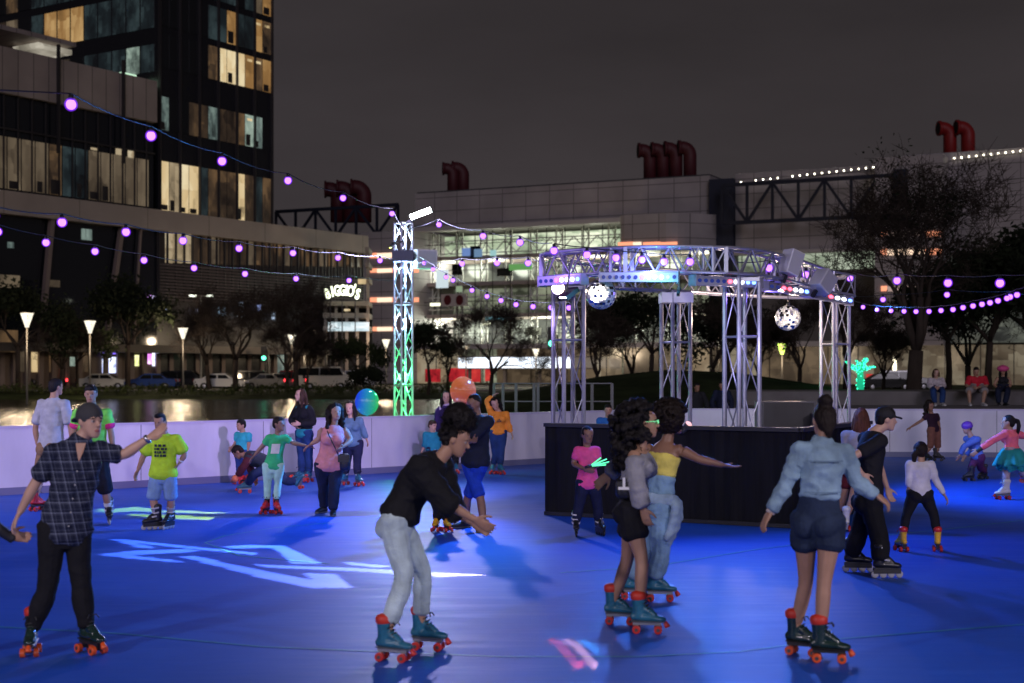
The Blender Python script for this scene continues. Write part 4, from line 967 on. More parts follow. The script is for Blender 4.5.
# ---- aluminium truss
ALU = mat('aluminium truss', (.38, .38, .44), rough=.38, metal=.5, var=.08, vscale=10)
def box_truss(mb, p, q, w, r=.024, bay=.45, ref=None, faces=(0, 1, 2, 3), dg=.5, rungs=False):
    p, q = Vector(p), Vector(q); d = (q - p); L = d.length; d.normalize()
    ref = Vector(ref) if ref else (Vector((1, 0, 0)) if abs(d.z) > .9 else UP)
    a = (ref - d * ref.dot(d)).normalized(); b = d.cross(a)
    C = [a * x * w / 2 + b * y * w / 2 for x, y in ((-1, -1), (1, -1), (1, 1), (-1, 1))]
    for c in C: mb.tube([p + c, q + c], r, 8)
    n = max(1, round(L / bay))
    for fi in faces:
        c0, c1 = C[fi], C[(fi + 1) % 4]
        for i in range(n):
            u, v = p + d * L * i / n, p + d * L * (i + 1) / n
            if i % 2: mb.tube([u + c0, v + c1], r * dg, 6, cap=False)
            else: mb.tube([u + c1, v + c0], r * dg, 6, cap=False)
            if rungs and i % 2: mb.tube([u + c0, u + c1], r * .5, 6, cap=False)
    for t in (0, 1):
        e = p.lerp(q, t)
        for i in range(4): mb.tube([e + C[i], e + C[(i + 1) % 4]], r * .7, 6)

# the tower at the left, behind the boards: green uplight in its lower half, white light above
TW = U(403.5, 370, 29.2); TW.z = 0
tw = empty('lighting_tower', TW); tag(tw, 'slim aluminium lighting tower glowing green below and white above, behind the boards', 'lighting tower')
TH = U(403, 223, 29.2).z
for z0, z1 in ((.05, 1.68), (1.70, 3.35), (3.37, TH)):
    mb = MB(); box_truss(mb, (0, 0, z0), (0, 0, z1), .27, .024, .40, ref=(.8, .6, 0)); mb.build('truss_section', [ALU], tw)
mb = MB(); mb.b2(-.5, .5, -.5, .5, 0, .03); mb.build('base_plate', [BLKPL], tw)
mb = MB(); mb.b2(-.22, .22, -.22, .22, 4.22, 4.44); mb.b2(-.02, .02, -.02, .02, 3.9, 4.22); mb.build('sleeve_block', [mat('sleeve block dark', (.05, .05, .10), rough=.5)], tw)
mb = MB(); mb.bar((0, 0, TH - .05), (.28, -.1, TH + .12), .05); mb.build('lamp_arm', [ALU], tw)
# flood lamp on top
def flood(loc, aim, w, h, em, label, name='flood_lamp', roll=-22):
    r = empty(name, loc); tag(r, label, 'flood lamp')
    d = (Vector(aim) - Vector(loc)).normalized(); q = d.to_track_quat('-Z', 'Y').to_matrix() @ Matrix.Rotation(math.radians(roll), 3, 'Z')
    mb = MB(); mb.box(q @ Vector((0, 0, .05)), (w, h, .08), q)
    for i in range(5): mb.box(q @ Vector(((i - 2) * w / 5, 0, .105)), (.012, h * .8, .04), q)
    mb.build('housing', [BLKPL], r)
    mb = MB(); mb.box(q @ Vector((0, 0, .004)), (w * .9, h * .84, .01), q); mb.build('lens', [em], r)
    return r
FLW = mat('flood lamp white', (.9, .9, .9), emit=(.92, 1, .93), es=40)
flood((TW.x + .36, TW.y - .12, TH + .18), (2.2, 8, 0), .50, .13, FLW, 'bright white flood lamp on top of the slim lighting tower')
sp = empty('loudspeaker', (TW.x + .42, TW.y, 4.2), .5); tag(sp, 'pale box loudspeaker hung on the side of the lighting tower', 'loudspeaker')
mb = MB(); mb.b2(-.22, .22, -.17, .17, -.12, .26); mb.build('cabinet', [mat('white speaker cabinet', (.62, .62, .66), rough=.5)], sp)
mb = MB(); mb.b2(-.19, .19, -.178, -.171, -.09, .23); mb.build('grille', [mat('pale speaker grille', (.45, .45, .50), rough=.6, bump=.5, bscale=120)], sp)
mb = MB(); mb.bar((-.42, 0, .08), (-.2, 0, .08), .05); mb.build('bracket', [BLKPL], sp)

# ---- the stage in the middle: oval ring of box truss on four columns
ST = empty('stage_truss', (2.9, 21.0, 0)); tag(ST, 'oval ring of aluminium box truss standing on four columns above the stage', 'truss structure')
SO = ST.location
COLS = [(.83, 20.95), (3.08, 19.05), (2.62, 22.75), (5.52, 24.3)]
RZ0, RZ1 = 3.27, 3.60
for (x, y) in COLS:
    mb = MB(); box_truss(mb, Vector((x, y, .03)) - SO, Vector((x, y, RZ0 - .02)) - SO, .33, .032, .72, ref=(.9, .45, 0), dg=.30, rungs=True)
    mb.build('column', [ALU], ST)
    mb = MB(); c = Vector((x, y, 0)) - SO; mb.b2(c.x - .3, c.x + .3, c.y - .3, c.y + .3, 0, .03); mb.build('base_plate', [BLKPL], ST)
    h_ = .2 if x == 2.62 else .09; e_ = .25 if x == 2.62 else .20
    mb = MB(); mb.b2(c.x - e_, c.x + e_, c.y - e_, c.y + e_, RZ0 - h_, RZ0 - .04); mb.build('corner_block', [mat('corner block alu', (.6, .6, .64), rough=.4, metal=.4)], ST)
RING = [(.56, 19.7), (1.05, 18.95), (1.7, 18.6), (2.4, 18.58), (3.05, 18.9), (3.75, 20.1), (4.4, 21.6), (5.05, 23.1), (5.75, 24.5), (5.0, 25.0), (3.9, 24.2), (2.9, 23.2), (1.8, 22.2), (1.0, 21.1)]
def ring_pt(t):
    n = len(RING); i = int(math.floor(t)) % n; u = t - math.floor(t)
    P = [Vector((*RING[(i + k) % n], 0)) for k in (-1, 0, 1, 2)]
    return .5 * ((2 * P[1]) + (-P[0] + P[2]) * u + (2 * P[0] - 5 * P[1] + 4 * P[2] - P[3]) * u * u + (-P[0] + 3 * P[1] - 3 * P[2] + P[3]) * u ** 3)
n = len(RING); K = 56
C = [ring_pt(i * n / K) for i in range(K)]
cen = Vector((2.9, 21.4, 0))
inner = []; outer = []
for i, p in enumerate(C):
    t = (C[(i + 1) % K] - C[i - 1]).normalized(); nn = Vector((-t.y, t.x, 0))
    if nn.dot(p - cen) < 0: nn = -nn
    outer.append(p + nn * .16 - SO); inner.append(p - nn * .16 - SO)
segs = 8
for s_ in range(segs):
    mb = MB(); i0 = s_ * K // segs; i1 = (s_ + 1) * K // segs
    for i in range(i0, i1):
        j = (i + 1) % K
        for Lp in (outer, inner):
            for z in (RZ0, RZ1): mb.tube([Lp[i] + UP * z, Lp[j] + UP * z], .020, 7, cap=False)
            if i % 2: mb.tube([Lp[i] + UP * RZ0, Lp[j] + UP * RZ1], .012, 6, cap=False)
            else: mb.tube([Lp[i] + UP * RZ1, Lp[j] + UP * RZ0], .012, 6, cap=False)
        for z in (RZ0, RZ1):
            mb.tube([outer[i] + UP * z, inner[j] + UP * z], .011, 6, cap=False)
    for i in (i0, i1 - 1):
        for z in (RZ0, RZ1): mb.tube([outer[i] + UP * z, inner[i] + UP * z], .014, 6)
        for Lp in (outer, inner): mb.tube([Lp[i] + UP * RZ0, Lp[i] + UP * RZ1], .02, 6)
    mid = (i0 + i1) // 2
    # gusset plates where two ring pieces are bolted together
    q = (outer[i0] + inner[i0]) / 2
    for Lp in (outer, inner): mb.box(Lp[i0] + UP * (RZ0 + RZ1) / 2, (.05, .05, RZ1 - RZ0))
    mb.build('ring_section', [ALU], ST)

# LED bars hung under the ring
def em(name, c, s): return mat('led ' + name, (.1, .1, .1), emit=c, es=s)
LED = {'r': em('red', (1, .06, .10), 7), 'w': em('white', (.85, .9, 1), 9), 'b': em('blue', (.10, .22, 1), 7), 'c': em('cyan', (.06, .95, .95), 110), 'o': mat('led off', (.02, .03, .10), rough=.2, emit=(.02, .04, .25), es=.6)}
BARM = mat('led bar shell', (.40, .40, .46), rough=.4, metal=.3)
def led_bar(px0, Y0, px1, Y1, z, cells, label):
    a = Vector(((px0 - 512) * Y0 / F, Y0, z)); b = Vector(((px1 - 512) * Y1 / F, Y1, z)); c = (a + b) / 2
    r = empty('led_bar', c, math.atan2(b.y - a.y, b.x - a.x)); tag(r, label, 'stage light', 'led bars under the truss ring'); L = (b - a).length
    mb = MB(); mb.b2(-L / 2, L / 2, -.05, .09, -.06, .06); mb.b2(-L / 2 - .012, -L / 2, -.06, .10, -.075, .075); mb.b2(L / 2, L / 2 + .012, -.06, .10, -.075, .075)
    mb.build('housing', [BARM], r)
    mb = MB(); [mb.bar((x, .02, .05), (x, .02, RZ0 - z - .02), .03, .05) for x in (-L * .3, L * .3)]; mb.build('clamp', [BLKPL], r)
    n = len(cells)
    for i, ch in enumerate(cells):
        x = -L / 2 + (i + .5) * L / n
        mb = MB(); mb.etube([(x, -.050, 0), (x, -.060, 0)], Vector((1, 0, 0)), [L / n * .30] * 2, [.026] * 2, 12, True, 0, 0); mb.build('led_cell', [LED[ch]], r)
led_bar(541, 19.3, 583, 18.75, 3.20, 'ooorwwwb', 'short LED bar above the warm lamp with red and white cells lit')
led_bar(600, 18.42, 677, 18.42, 3.20, 'oooooorwccbo', 'LED bar beside the mirror ball giving the brightest cyan burst under the ring')
led_bar(694, 18.55, 760, 19.15, 3.17, 'ooooorwwbbo', 'LED bar over the front column with red, white and blue cells in a row')
led_bar(765, 19.6, 806, 21.2, 3.16, 'oorrwwb', 'LED bar below the first white tilted speaker showing red and white cells')
led_bar(810, 21.5, 850, 24.0, 3.16, 'oorwwb', 'LED bar below the second white tilted speaker at the end of the ring')
# warm par lamp at the left column
pr = empty('par_lamp', (U(558, 288, 20.5))); tag(pr, 'round par lamp glowing warm white on top of a truss column', 'stage light')
mb = MB(); mb.etube([(0, .16, 0), (0, .02, 0), (0, -.02, 0)], Vector((1, 0, 0)), [.06, .09, .10], [.06, .09, .10], 16, True, 0, .1); mb.build('can', [BLKPL], pr, True)
mb = MB(); mb.etube([(0, -.026, 0), (0, -.034, 0)], Vector((1, 0, 0)), [.088, .085], [.088, .085], 16, True, 0, 0); mb.build('lens', [mat('warm lamp lens', (.9, .8, .7), emit=(1, .72, .42), es=30)], pr)
mb = MB(); mb.bar((0, .06, .08), (0, .06, .2), .03); mb.build('yoke', [BLKPL], pr)
# white tilted speakers on the ring
def tilt_speaker(px, py, Y, w, h, d, tilt, yaw, label):
    r = empty('loudspeaker', U(px, py, Y)); r.rotation_euler = (0, math.radians(tilt), math.radians(yaw)); tag(r, label, 'loudspeaker', 'white speakers on the truss ring')
    mb = MB(); mb.b2(-w / 2, w / 2, -d / 2, d / 2, -h / 2, h / 2); o = mb.build('cabinet', [mat('white speaker cabinet', (.62, .62, .66), rough=.5)], r)
    bv = o.modifiers.new('b', 'BEVEL'); bv.width = .015; bv.segments = 2
    mb = MB(); mb.b2(-w / 2 + .02, w / 2 - .02, -d / 2 - .006, -d / 2 - .001, -h / 2 + .02, h / 2 - .02); mb.build('grille', [mat('pale speaker grille', (.45, .45, .50), rough=.6, bump=.5, bscale=120)], r)
    mb = MB(); mb.bar((0, .05, -h / 2), (0, .05, -h / 2 - .12), .05); mb.build('bracket', [BLKPL], r)
tilt_speaker(791, 263, 19.75, .22, .35, .24, 20, 25, 'white tilted loudspeaker on the ring above the front columns, nearer of the two')
tilt_speaker(823, 282, 21.3, .27, .32, .25, 38, 35, 'white loudspeaker leaning over further along the ring, next to the end column')
# mirror balls
def mirror_ball(px, py, Y, rpx, label):
    R = rpx * Y / F; c = U(px, py, Y); r = empty('mirror_ball', c); tag(r, label, 'mirror ball', 'mirror balls')
    ms = [mat('mirror tile', (.92, .92, .94), rough=.07, metal=1), mat('mirror tile hazy', (.92, .90, .88), rough=.30, metal=.9), mat('mirror tile pale', (.80, .78, .76), rough=.45, metal=.15)]
    mb = MB(); nv = 17
    for i in range(nv):
        t0, t1 = PI * i / nv, PI * (i + 1) / nv; nu = max(5, int(2 * nv * math.sin((t0 + t1) / 2)))
        for k in range(nu):
            g0, g1 = 2 * PI * k / nu, 2 * PI * (k + 1) / nu
            cs = [Vector((math.sin(t) * math.cos(g), math.sin(t) * math.sin(g), math.cos(t))) * R for t, g in ((t0, g0), (t1, g0), (t1, g1), (t0, g1))]
            ce = sum(cs, Vector()) / 4; j = Vector((random.gauss(0, .0011), random.gauss(0, .0011), random.gauss(0, .0011)))
            cs = [ce + (q - ce) * .93 + (q - ce).cross(j * 20) for q in cs]
            if (cs[2] - cs[0]).cross(cs[3] - cs[1]).dot(ce) < 0: cs.reverse()
            mb.add(cs, [(0, 1, 2, 3)], random.choice((0, 1, 2, 2, 2)))
    mb.build('mirror_tiles', ms, r)
    mb = MB(); mb.ell((0, 0, 0), (R * .975,) * 3, None, 20, 12); mb.build('core', [mat('ball core', (.05, .05, .06), rough=.5)], r, True)
    mb = MB(); mb.tube([(0, 0, R * .95), (0, 0, RZ0 - c.z)], .006, 6); mb.tube([(0, 0, R * .95), (0, 0, R * 1.18)], .03, 10); mb.build('hanging_rod', [BLKPL], r, True)
mirror_ball(601, 294, 19.6, 15.5, 'mirror ball hanging beside the left column and reflecting blue floor')
mirror_ball(788, 318, 22.0, 12.8, 'smaller mirror ball glinting warm white between the front and end columns')

# black skirt round the stage: two cloth sides, open at the back
SK = mat('black stage cloth', (.008, .008, .011), rough=.85, var=.3, vscale=4, bump=.3, bscale=12, stretch=(4, 4, .3), spec=.2)
sk = empty('stage_skirt', (2.5, 19, 0)); tag(sk, 'chest high black cloth skirt round the stage front', 'stage skirt')
Lp, Fp, Rp = Vector((.455, 19.6, 0)), Vector((3.62, 17.9, 0)), Vector((5.14, 20.45, 0))
def skirt_side(a, b):
    mb = MB(); a = a - sk.location; b = b - sk.location; d = (b - a); L = d.length; d.normalize(); nn = Vector((d.y, -d.x, 0)); n = int(L / .05)
    fr = []
    for i in range(n + 1):
        x = L * i / n; w_ = .012 * math.sin(x * 21 + math.sin(x * 5) * 2) if 0 < i < n else 0
        fr.append(a + d * x + nn * w_)
    back = [p - nn * .05 for p in (a, b)]
    vs = [p + UP * .005 for p in fr] + [p + UP * 1.22 for p in fr]
    mb.add(vs, [(i, i + 1, n + 2 + i, n + 1 + i) for i in range(n)])
    mb.prism([back[0], back[1], back[1] - nn * .03, back[0] - nn * .03], (0, 0, .0), (0, 0, 1.22))
    mb.build('cloth_side', [SK], sk)
    mb = MB(); mb.bar(a - nn * .03 + UP * 1.245, b - nn * .03 + UP * 1.245, .16, .05); mb.build('top_rail', [mat('black top rail', (.012, .012, .016), rough=.45)], sk)
    mb = MB(); mb.bar(a + UP * .03 + nn * .02, b + UP * .03 + nn * .02, .02, .05); mb.build('hem_rail', [mat('black top rail', (.012, .012, .016), rough=.45)], sk)
skirt_side(Lp, Fp); skirt_side(Fp, Rp)
# road cases / DJ desk on the stage
def road_case(px0, px1, py0, Y, label, depth=.7, z0=.0):
    a = U(px0, py0, Y); b = U(px1, py0, Y); r = empty('road_case', ((a.x + b.x) / 2, Y, z0)); tag(r, label, 'road case'); h = a.z - z0; w = b.x - a.x
    mb = MB(); mb.b2(-w / 2, w / 2, 0, depth, .02, h); o = mb.build('case_body', [mat('black case board', (.012, .012, .014), rough=.5, var=.2)], r)
    mb = MB()
    for x in (-w / 2, w / 2):
        mb.b2(x - .012, x + .012, -.008, .02, .02, h + .004)
    for z in (.03, h * .7, h): mb.b2(-w / 2 - .006, w / 2 + .006, -.012, .012, z - .012, z + .008)
    mb.build('metal_edging', [mat('dark case edging', (.06, .06, .07), rough=.3, metal=.8)], r)
    mb = MB(); mb.b2(-.06, .06, -.022, -.013, h * .45, h * .45 + .1); mb.build('latch', [GREYPL], r)
road_case(763, 815, 402, 20.2, 'wide black road case behind the stage skirt used as a DJ desk')
road_case(815, 829, 414, 19.9, 'small black case next to the DJ desk on the stage', .5)
# small stage lamp lying on the skirt edge
lp = empty('stage_lamp', U(686, 429, 18.62)); tag(lp, 'small pinkish stage lamp resting on the edge of the black skirt', 'stage light')
mb = MB(); mb.etube([(-.05, 0, -.05), (.03, 0, .06)], Vector((0, 1, 0)), [.04, .055], [.04, .055], 14); mb.build('can', [BLKPL], lp, True)
mb = MB(); mb.etube([(.032, -.012, .064), (.036, -.014, .07)], Vector((0, 1, 0)), [.05, .048], [.05, .048], 14); mb.build('lens', [mat('pink lens', (.7, .5, .5), emit=(1, .55, .5), es=.9)], lp, True)

# floor speakers? none seen. balloons held above the crowd
def balloon(px, py, Y, rpx, m, label):
    c = U(px, py, Y); R = rpx * Y / F; r = empty('balloon', c); tag(r, label, 'balloon')
    mb = MB(); mb.ell((0, 0, 0), (R, R, R * 1.12), None, 28, 18); mb.build('skin', [m], r, True)
    mb = MB(); mb.etube([(0, 0, -R * 1.10), (0, 0, -R * 1.2)], Vector((1, 0, 0)), [.012, .03], [.012, .03], 10); mb.build('knot', [m], r, True)
    mb = MB(); mb.tube([(0, 0, -R * 1.2), (.01, .01, -R * 1.2 - .22)], .004, 6); mb.build('string', [mat('white string', (.6, .6, .6))], r)
    return r
def balloon_mat(name, c1, c2, es, axis):
    m = bpy.data.materials.new(name); m.use_nodes = True; nt = m.node_tree; b = nt.nodes['Principled BSDF']
    tc = nt.nodes.new('ShaderNodeTexCoord'); dt = nt.nodes.new('ShaderNodeVectorMath'); dt.operation = 'DOT_PRODUCT'; dt.inputs[1].default_value = axis
    nt.links.new(tc.outputs['Object'], dt.inputs[0]); mr = nt.nodes.new('ShaderNodeMapRange'); mr.inputs['From Min'].default_value = -.18; mr.inputs['From Max'].default_value = .18
    nt.links.new(dt.outputs['Value'], mr.inputs['Value']); mx = nt.nodes.new('ShaderNodeMix'); mx.data_type = 'RGBA'; mx.inputs[6].default_value = (*c1, 1); mx.inputs[7].default_value = (*c2, 1)
    nt.links.new(mr.outputs[0], mx.inputs[0]); dk = nt.nodes.new('ShaderNodeVectorMath'); dk.operation = 'SCALE'; dk.inputs['Scale'].default_value = .30; nt.links.new(mx.outputs[2], dk.inputs[0]); nt.links.new(dk.outputs[0], b.inputs['Base Color']); nt.links.new(mx.outputs[2], b.inputs['Emission Color']); b.inputs['Emission Strength'].default_value = es
    b.inputs['Roughness'].default_value = .12; b.inputs['Alpha'].default_value = .66; m.cycles.emission_sampling = 'NONE'
    return m
balloon(367, 402, 28.5, 12, balloon_mat('balloon blue green', (.015, .06, .75), (.02, .50, .14), .85, (.9, .1, -.1)), 'glowing balloon, blue on one side and green on the other, near the boards')
balloon(463, 391, 20.0, 13, balloon_mat('balloon orange', (.62, .16, .05), (.40, .07, .05), .65, (.3, .1, -.9)), 'glowing orange balloon beside the man in bright blue shorts')
# glow wand held by the girl in pink
gw = empty('glow_wand', U(590, 466, 16.95)); tag(gw, 'bundle of green glow wands held by the girl in pink', 'glow wand')
GLOW = mat('green glow', (.1, .6, .3), emit=(.12, 1, .42), es=1.3)
for i, (dx, dz) in enumerate(((.20, .085), (.23, .05), (.19, .015), (.13, .10))):
    mb = MB(); mb.tube([(.0, 0, 0), (dx, -.02, dz)], .008, 8); mb.build('glow_stick', [GLOW], gw, True)
mb = MB(); mb.tube([(-.06, .0, -.02), (.02, 0, .005)], .018, 8); mb.build('handle', [BLKPL], gw, True)
# bags
def bag(c, w, h, d, m, label, clasp=None, yaw=0):
    r = empty('handbag', c, math.radians(yaw)); tag(r, label, 'bag')
    mb = MB(); mb.etube([(0, 0, -h / 2), (0, 0, -h * .3), (0, 0, h * .3), (0, 0, h / 2)], Vector((1, 0, 0)), [w * .42, w / 2, w / 2, w * .44], [d * .4, d / 2, d / 2, d * .36], 14); mb.build('pouch', [m], r, True)
    mb = MB(); mb.b2(-w * .46, w * .46, -d * .56, -d * .3, h * .0, h * .5); mb.build('flap', [m], r)
    if clasp: mb = MB(); mb.b2(-w * .36, w * .36, -d * .66, -d * .57, -h * .02, h * .16); mb.b2(-w*.08, w*.08, -d*.65, -d*.57, h*.16, h*.75); mb.build('clasp', [clasp], r)
c = U(344, 462, p12['Y'] - .06); bag(c, .17, .20, .09, BLK, 'small dark shoulder bag hanging at the hip of the woman in pink')
c = U(623.5, 489, p3['Y'] - .19); bag(c, .12, .12, .07, BLK, 'black belt pouch with white buckle worn over black shorts', mat('white buckle', (.75, .75, .75), rough=.4))
# ------------------------------------------------------------------ string lights
BULB = mat('violet bulb', (.6, .5, .7), emit=(.66, .24, 1.0), es=3.0)
BULBW = mat('white roof bulb', (.7, .7, .6), emit=(1, .93, .72), es=9.0)
def halo():  # see-through glowing shell added round each bulb to imitate lens bloom
    m = bpy.data.materials.new('violet bloom glow'); m.use_nodes = True; nt = m.node_tree; nt.nodes.clear()
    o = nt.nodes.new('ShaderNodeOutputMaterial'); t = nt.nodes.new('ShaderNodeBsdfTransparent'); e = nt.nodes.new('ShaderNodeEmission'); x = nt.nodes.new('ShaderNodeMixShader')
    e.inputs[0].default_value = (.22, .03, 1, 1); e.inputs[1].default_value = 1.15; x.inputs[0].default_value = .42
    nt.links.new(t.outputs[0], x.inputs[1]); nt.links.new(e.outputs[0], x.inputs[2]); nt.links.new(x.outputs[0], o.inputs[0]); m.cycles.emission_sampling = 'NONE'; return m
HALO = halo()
SOCK = mat('bulb socket', (.012, .012, .014), rough=.5)
WIRE = mat('black cable', (.012, .012, .016), rough=.5)
BM = {}
def bulb_meshes(R):
    k = round(R, 4)
    if k not in BM:
        a = MB(); a.ell((0, 0, -R * 1.1), (R, R, R * 1.05), None, 14, 9)
        b = MB(); b.tube([(0, 0, R * .9), (0, 0, R * .1), (0, 0, -R * .3)], [R * .45, R * .55, R * .6], 10)
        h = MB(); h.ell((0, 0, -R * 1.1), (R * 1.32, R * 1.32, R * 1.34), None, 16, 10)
        BM[k] = (a.mesh('bulb', [BULB], True), b.mesh('socket', [SOCK], True), h.mesh('bloom_shell', [HALO], True))
    return BM[k]
def string_light(pts, Ya, Yb, label, R=.05, ends=None, sag=True, group='violet string lights', wire_r=.007):
    """bulbs at the given pixels on a cable whose depth runs straight from Ya to Yb"""
    x0, x1 = pts[0][0], pts[-1][0]
    def Yx(x): t = (x - x0) / (x1 - x0); return 1 / lerp(1 / Ya, 1 / Yb, t)
    P = [U(x, y, Yx(x)) for x, y in pts]
    root = empty('string_light', P[0]); tag(root, label, 'string lights', group); O = root.location.copy()
    mb, ms, mh = bulb_meshes(R * .88)
    anchors = [p + UP * (R * .95) for p in P]
    if ends and ends[0]: anchors = [Vector(ends[0])] + anchors
    if ends and ends[1]: anchors = anchors + [Vector(ends[1])]
    w = MB(); fine = []
    for a, b in zip(anchors, anchors[1:]):
        L = (b - a).length
        for i in range(4): fine.append(a.lerp(b, i / 4) + UP * (.018 * L * 4 * ((i / 4) * (1 - i / 4)) * -1) - O)
    fine.append(anchors[-1] - O)
    w.tube(fine, wire_r, 6); w.build('cable', [WIRE], root)
    for p in P:
        o = link('bulb', mb, root); o.location = p - O
        link('socket', ms, o); link('bloom_shell', mh, o)
    return root
tt = U(404, 229, 29.0)
string_light([(71, 99), (151, 131), (222, 157), (288, 177), (343, 195), (392, 211)], 12.5, 26.5, 'string of large violet bulbs rising out of the picture corner, highest of the strands', .050, ((-6.0, 9.5, 4.2), tt))
string_light([(439, 222), (483, 233), (520, 239)], 27.5, 21.5, 'string of violet bulbs from the tower top to the truss ring', .052, (tt, U(552, 243, 18.9)))
string_light([(554, 247), (587, 251), (616, 254), (642, 256), (664, 258), (690, 258)], 18.75, 18.15, 'violet bulbs hung along the front of the truss ring above the LED bars', .05, None)
string_light([(-6, 211), (62, 218), (126, 228), (183, 237), (239, 245), (293, 250), (338, 255), (380, 258)], 14.5, 27.5, 'middle strand of violet bulbs running level in front of the hotel', .050, ((-7.5, 13, 3.7), U(398, 259, 29)))
string_light([(-2, 228), (46, 239), (95, 248), (144, 257), (194, 265), (245, 271), (296, 276), (349, 278)], 19, 29.5, 'lowest strand of smaller violet bulbs in front of the dark hotel glass', .052, ((-9.5, 18, 4.1), U(398, 281, 30.2)))
string_light([(424, 261), (433, 267), (446, 275), (453, 278), (472, 288), (487, 294), (501, 298), (516, 302), (533, 304), (551, 305), (569, 305)], 28.5, 21.5, 'short strand of small violet bulbs sloping from the tower speaker to the first column', .042, (U(414, 254, 29), U(575, 304, 21.2)))
string_light([(462, 261), (497, 260), (528, 260)], 26, 22.5, 'three violet bulbs on a loose strand beside the tower', .05, (U(412, 262, 29), U(548, 262, 21)))
string_light([(769, 264), (806, 271), (850, 275)], 20.0, 24.0, 'three violet bulbs clipped along the truss ring near the white speakers', .055, (U(735, 262, 19.2), None))
string_light([(863, 305), (877, 307.5), (891, 308.5), (904, 309), (916, 309.2), (929, 309), (941, 308), (953, 307), (963, 305), (973, 303.3), (982, 301.6), (990, 300), (998, 298), (1007, 295.5), (1017, 292), (1030, 288), (1044, 283)], 24, 17, 'densely spaced strand of violet bulbs swooping from the ring end to the picture edge', .036, (U(853, 300, 24.5), None))
string_light([(897, 277), (948, 279), (1000, 279), (1052, 276)], 21, 17, 'four widely spaced violet bulbs in front of the big bare tree', .055, (U(853, 272, 24.3), None))
string_light([(883, 297), (947, 292), (1010, 294)], 27, 24, 'three violet bulbs hanging behind the dense strand', .05, (U(853, 296, 28.5), U(1060, 300, 23)))

# ------------------------------------------------------------------ lamps
def lamp(kind, name, loc, aim=None, power=100, col=(1, 1, 1), size=.1, cone=60, blend=.5):
    l = bpy.data.lights.new(name, kind); l.energy = power; l.color = col
    if kind == 'SPOT': l.spot_size = math.radians(cone); l.spot_blend = blend
    if kind in ('SPOT', 'POINT'): l.shadow_soft_size = size
    if kind == 'AREA': l.size = size
    o = bpy.data.objects.new(name, l); o.location = loc; COL.objects.link(o)
    if aim is not None: o.rotation_euler = (Vector(aim) - Vector(loc)).to_track_quat('-Z', 'Y').to_euler()
    return o
K = 1.0
FLP = Vector((TW.x + .36, TW.y - .25, TH + .14))
lamp('SPOT', 'tower_flood', FLP, (1.6, 9, 0), 1150 * K, (.62, .56, 1), .16, 88, .6)
lamp('SPOT', 'tower_flood_fill', FLP + Vector((0, 0, .02)), (-9, 16, 0), 700 * K, (.5, .5, 1), .2, 100, .7)
# stage washes on the ring
lamp('SPOT', 'ring_wash_cyan', (1.75, 18.25, 3.15), (.2, 8, 0), 520 * K, (.05, .20, 1), .1, 120, .7)
lamp('SPOT', 'ring_wash_blue', (3.2, 18.55, 3.12), (6.0, 9, 0), 620 * K, (.06, .20, 1), .12, 120, .7)
lamp('SPOT', 'ring_wash_end', (5.3, 22.9, 3.1), (12, 22, 0), 1300 * K, (.06, .26, 1), .12, 120, .7)
lamp('SPOT', 'par_wash', U(558, 288, 20.3), (-5.5, 25.5, .4), 1300 * K, (.58, .42, 1), .06, 95, .6)
lamp('SPOT', 'par_wash_floor', U(556, 290, 20.2), (-5, 16, 0), 2200 * K, (.04, .28, 1), .08, 95, .7)
# fill floods added outside the picture, on assumed towers that are not built
lamp('SPOT', 'offscreen_fill_flood', (-8.5, 1.0, 5.2), (-1, 14, .6), 1900 * K, (.96, .84, 1), .25, 80, .7)
lamp('SPOT', 'offscreen_fill_flood', (9.5, 2.5, 5.2), (2.5, 14, .6), 1800 * K, (.98, .86, 1), .25, 80, .7)
lamp('SPOT', 'offscreen_fill_flood', (-13.5, 15.5, 5.2), (-6, 25, .6), 2400 * K, (.68, .60, 1), .25, 90, .7)
lamp('SPOT', 'offscreen_fill_flood', (14, 20, 5.2), (8, 30, .5), 560 * K, (.62, .56, 1), .25, 95, .7)
# tower colours: one lamp in the foot, one higher up, inside the lattice
lamp('SPOT', 'tower_green_uplight', (TW.x + .12, TW.y - .75, .35), (TW.x, TW.y, 2.0), 300 * K, (.08, 1, .22), .05, 70, .5)
lamp('POINT', 'tower_green_core', (TW.x, TW.y, 1.9), None, 120 * K, (.06, 1, .20), .05)
lamp('POINT', 'tower_white_core', (TW.x, TW.y, 4.05), None, 190 * K, (.42, .72, 1), .05)
lamp('POINT', 'tower_white_core', (TW.x, TW.y, 3.0), None, 70 * K, (.45, .75, 1), .05)
lamp('POINT', 'tower_white_core', (TW.x, TW.y, 4.75), None, 60 * K, (.60, .78, 1), .05)
lamp('POINT', 'ring_glow', (1.75, 18.15, 3.38), None, 30 * K, (.20, .26, 1), .06)
lamp('POINT', 'ring_glow', (3.55, 20.0, 3.02), None, 24 * K, (.24, .16, 1), .06)
lamp('POINT', 'ring_glow', (5.0, 22.5, 3.40), None, 9 * K, (.24, .16, 1), .06)
lamp('POINT', 'ring_glow', (.2, 18.9, 3.35), None, 18 * K, (.34, .18, 1), .06)
lamp('POINT', 'ring_glow_warm', (3.5, 23.1, 2.85), None, 60 * K, (1, .74, .58), .06)
lamp('POINT', 'ring_glow_warm', (4.7, 24.0, 2.85), None, 60 * K, (1, .74, .58), .06)
lamp('SPOT', 'added_ball_spot', (.98, 18.78, 3.12), (601 * 19.6 / F - 512 * 19.6 / F, 19.6, 3.05), 420 * K, (1, .93, .88), .03, 22, .3)  # spots added to brighten the mirror balls; no fixture is built
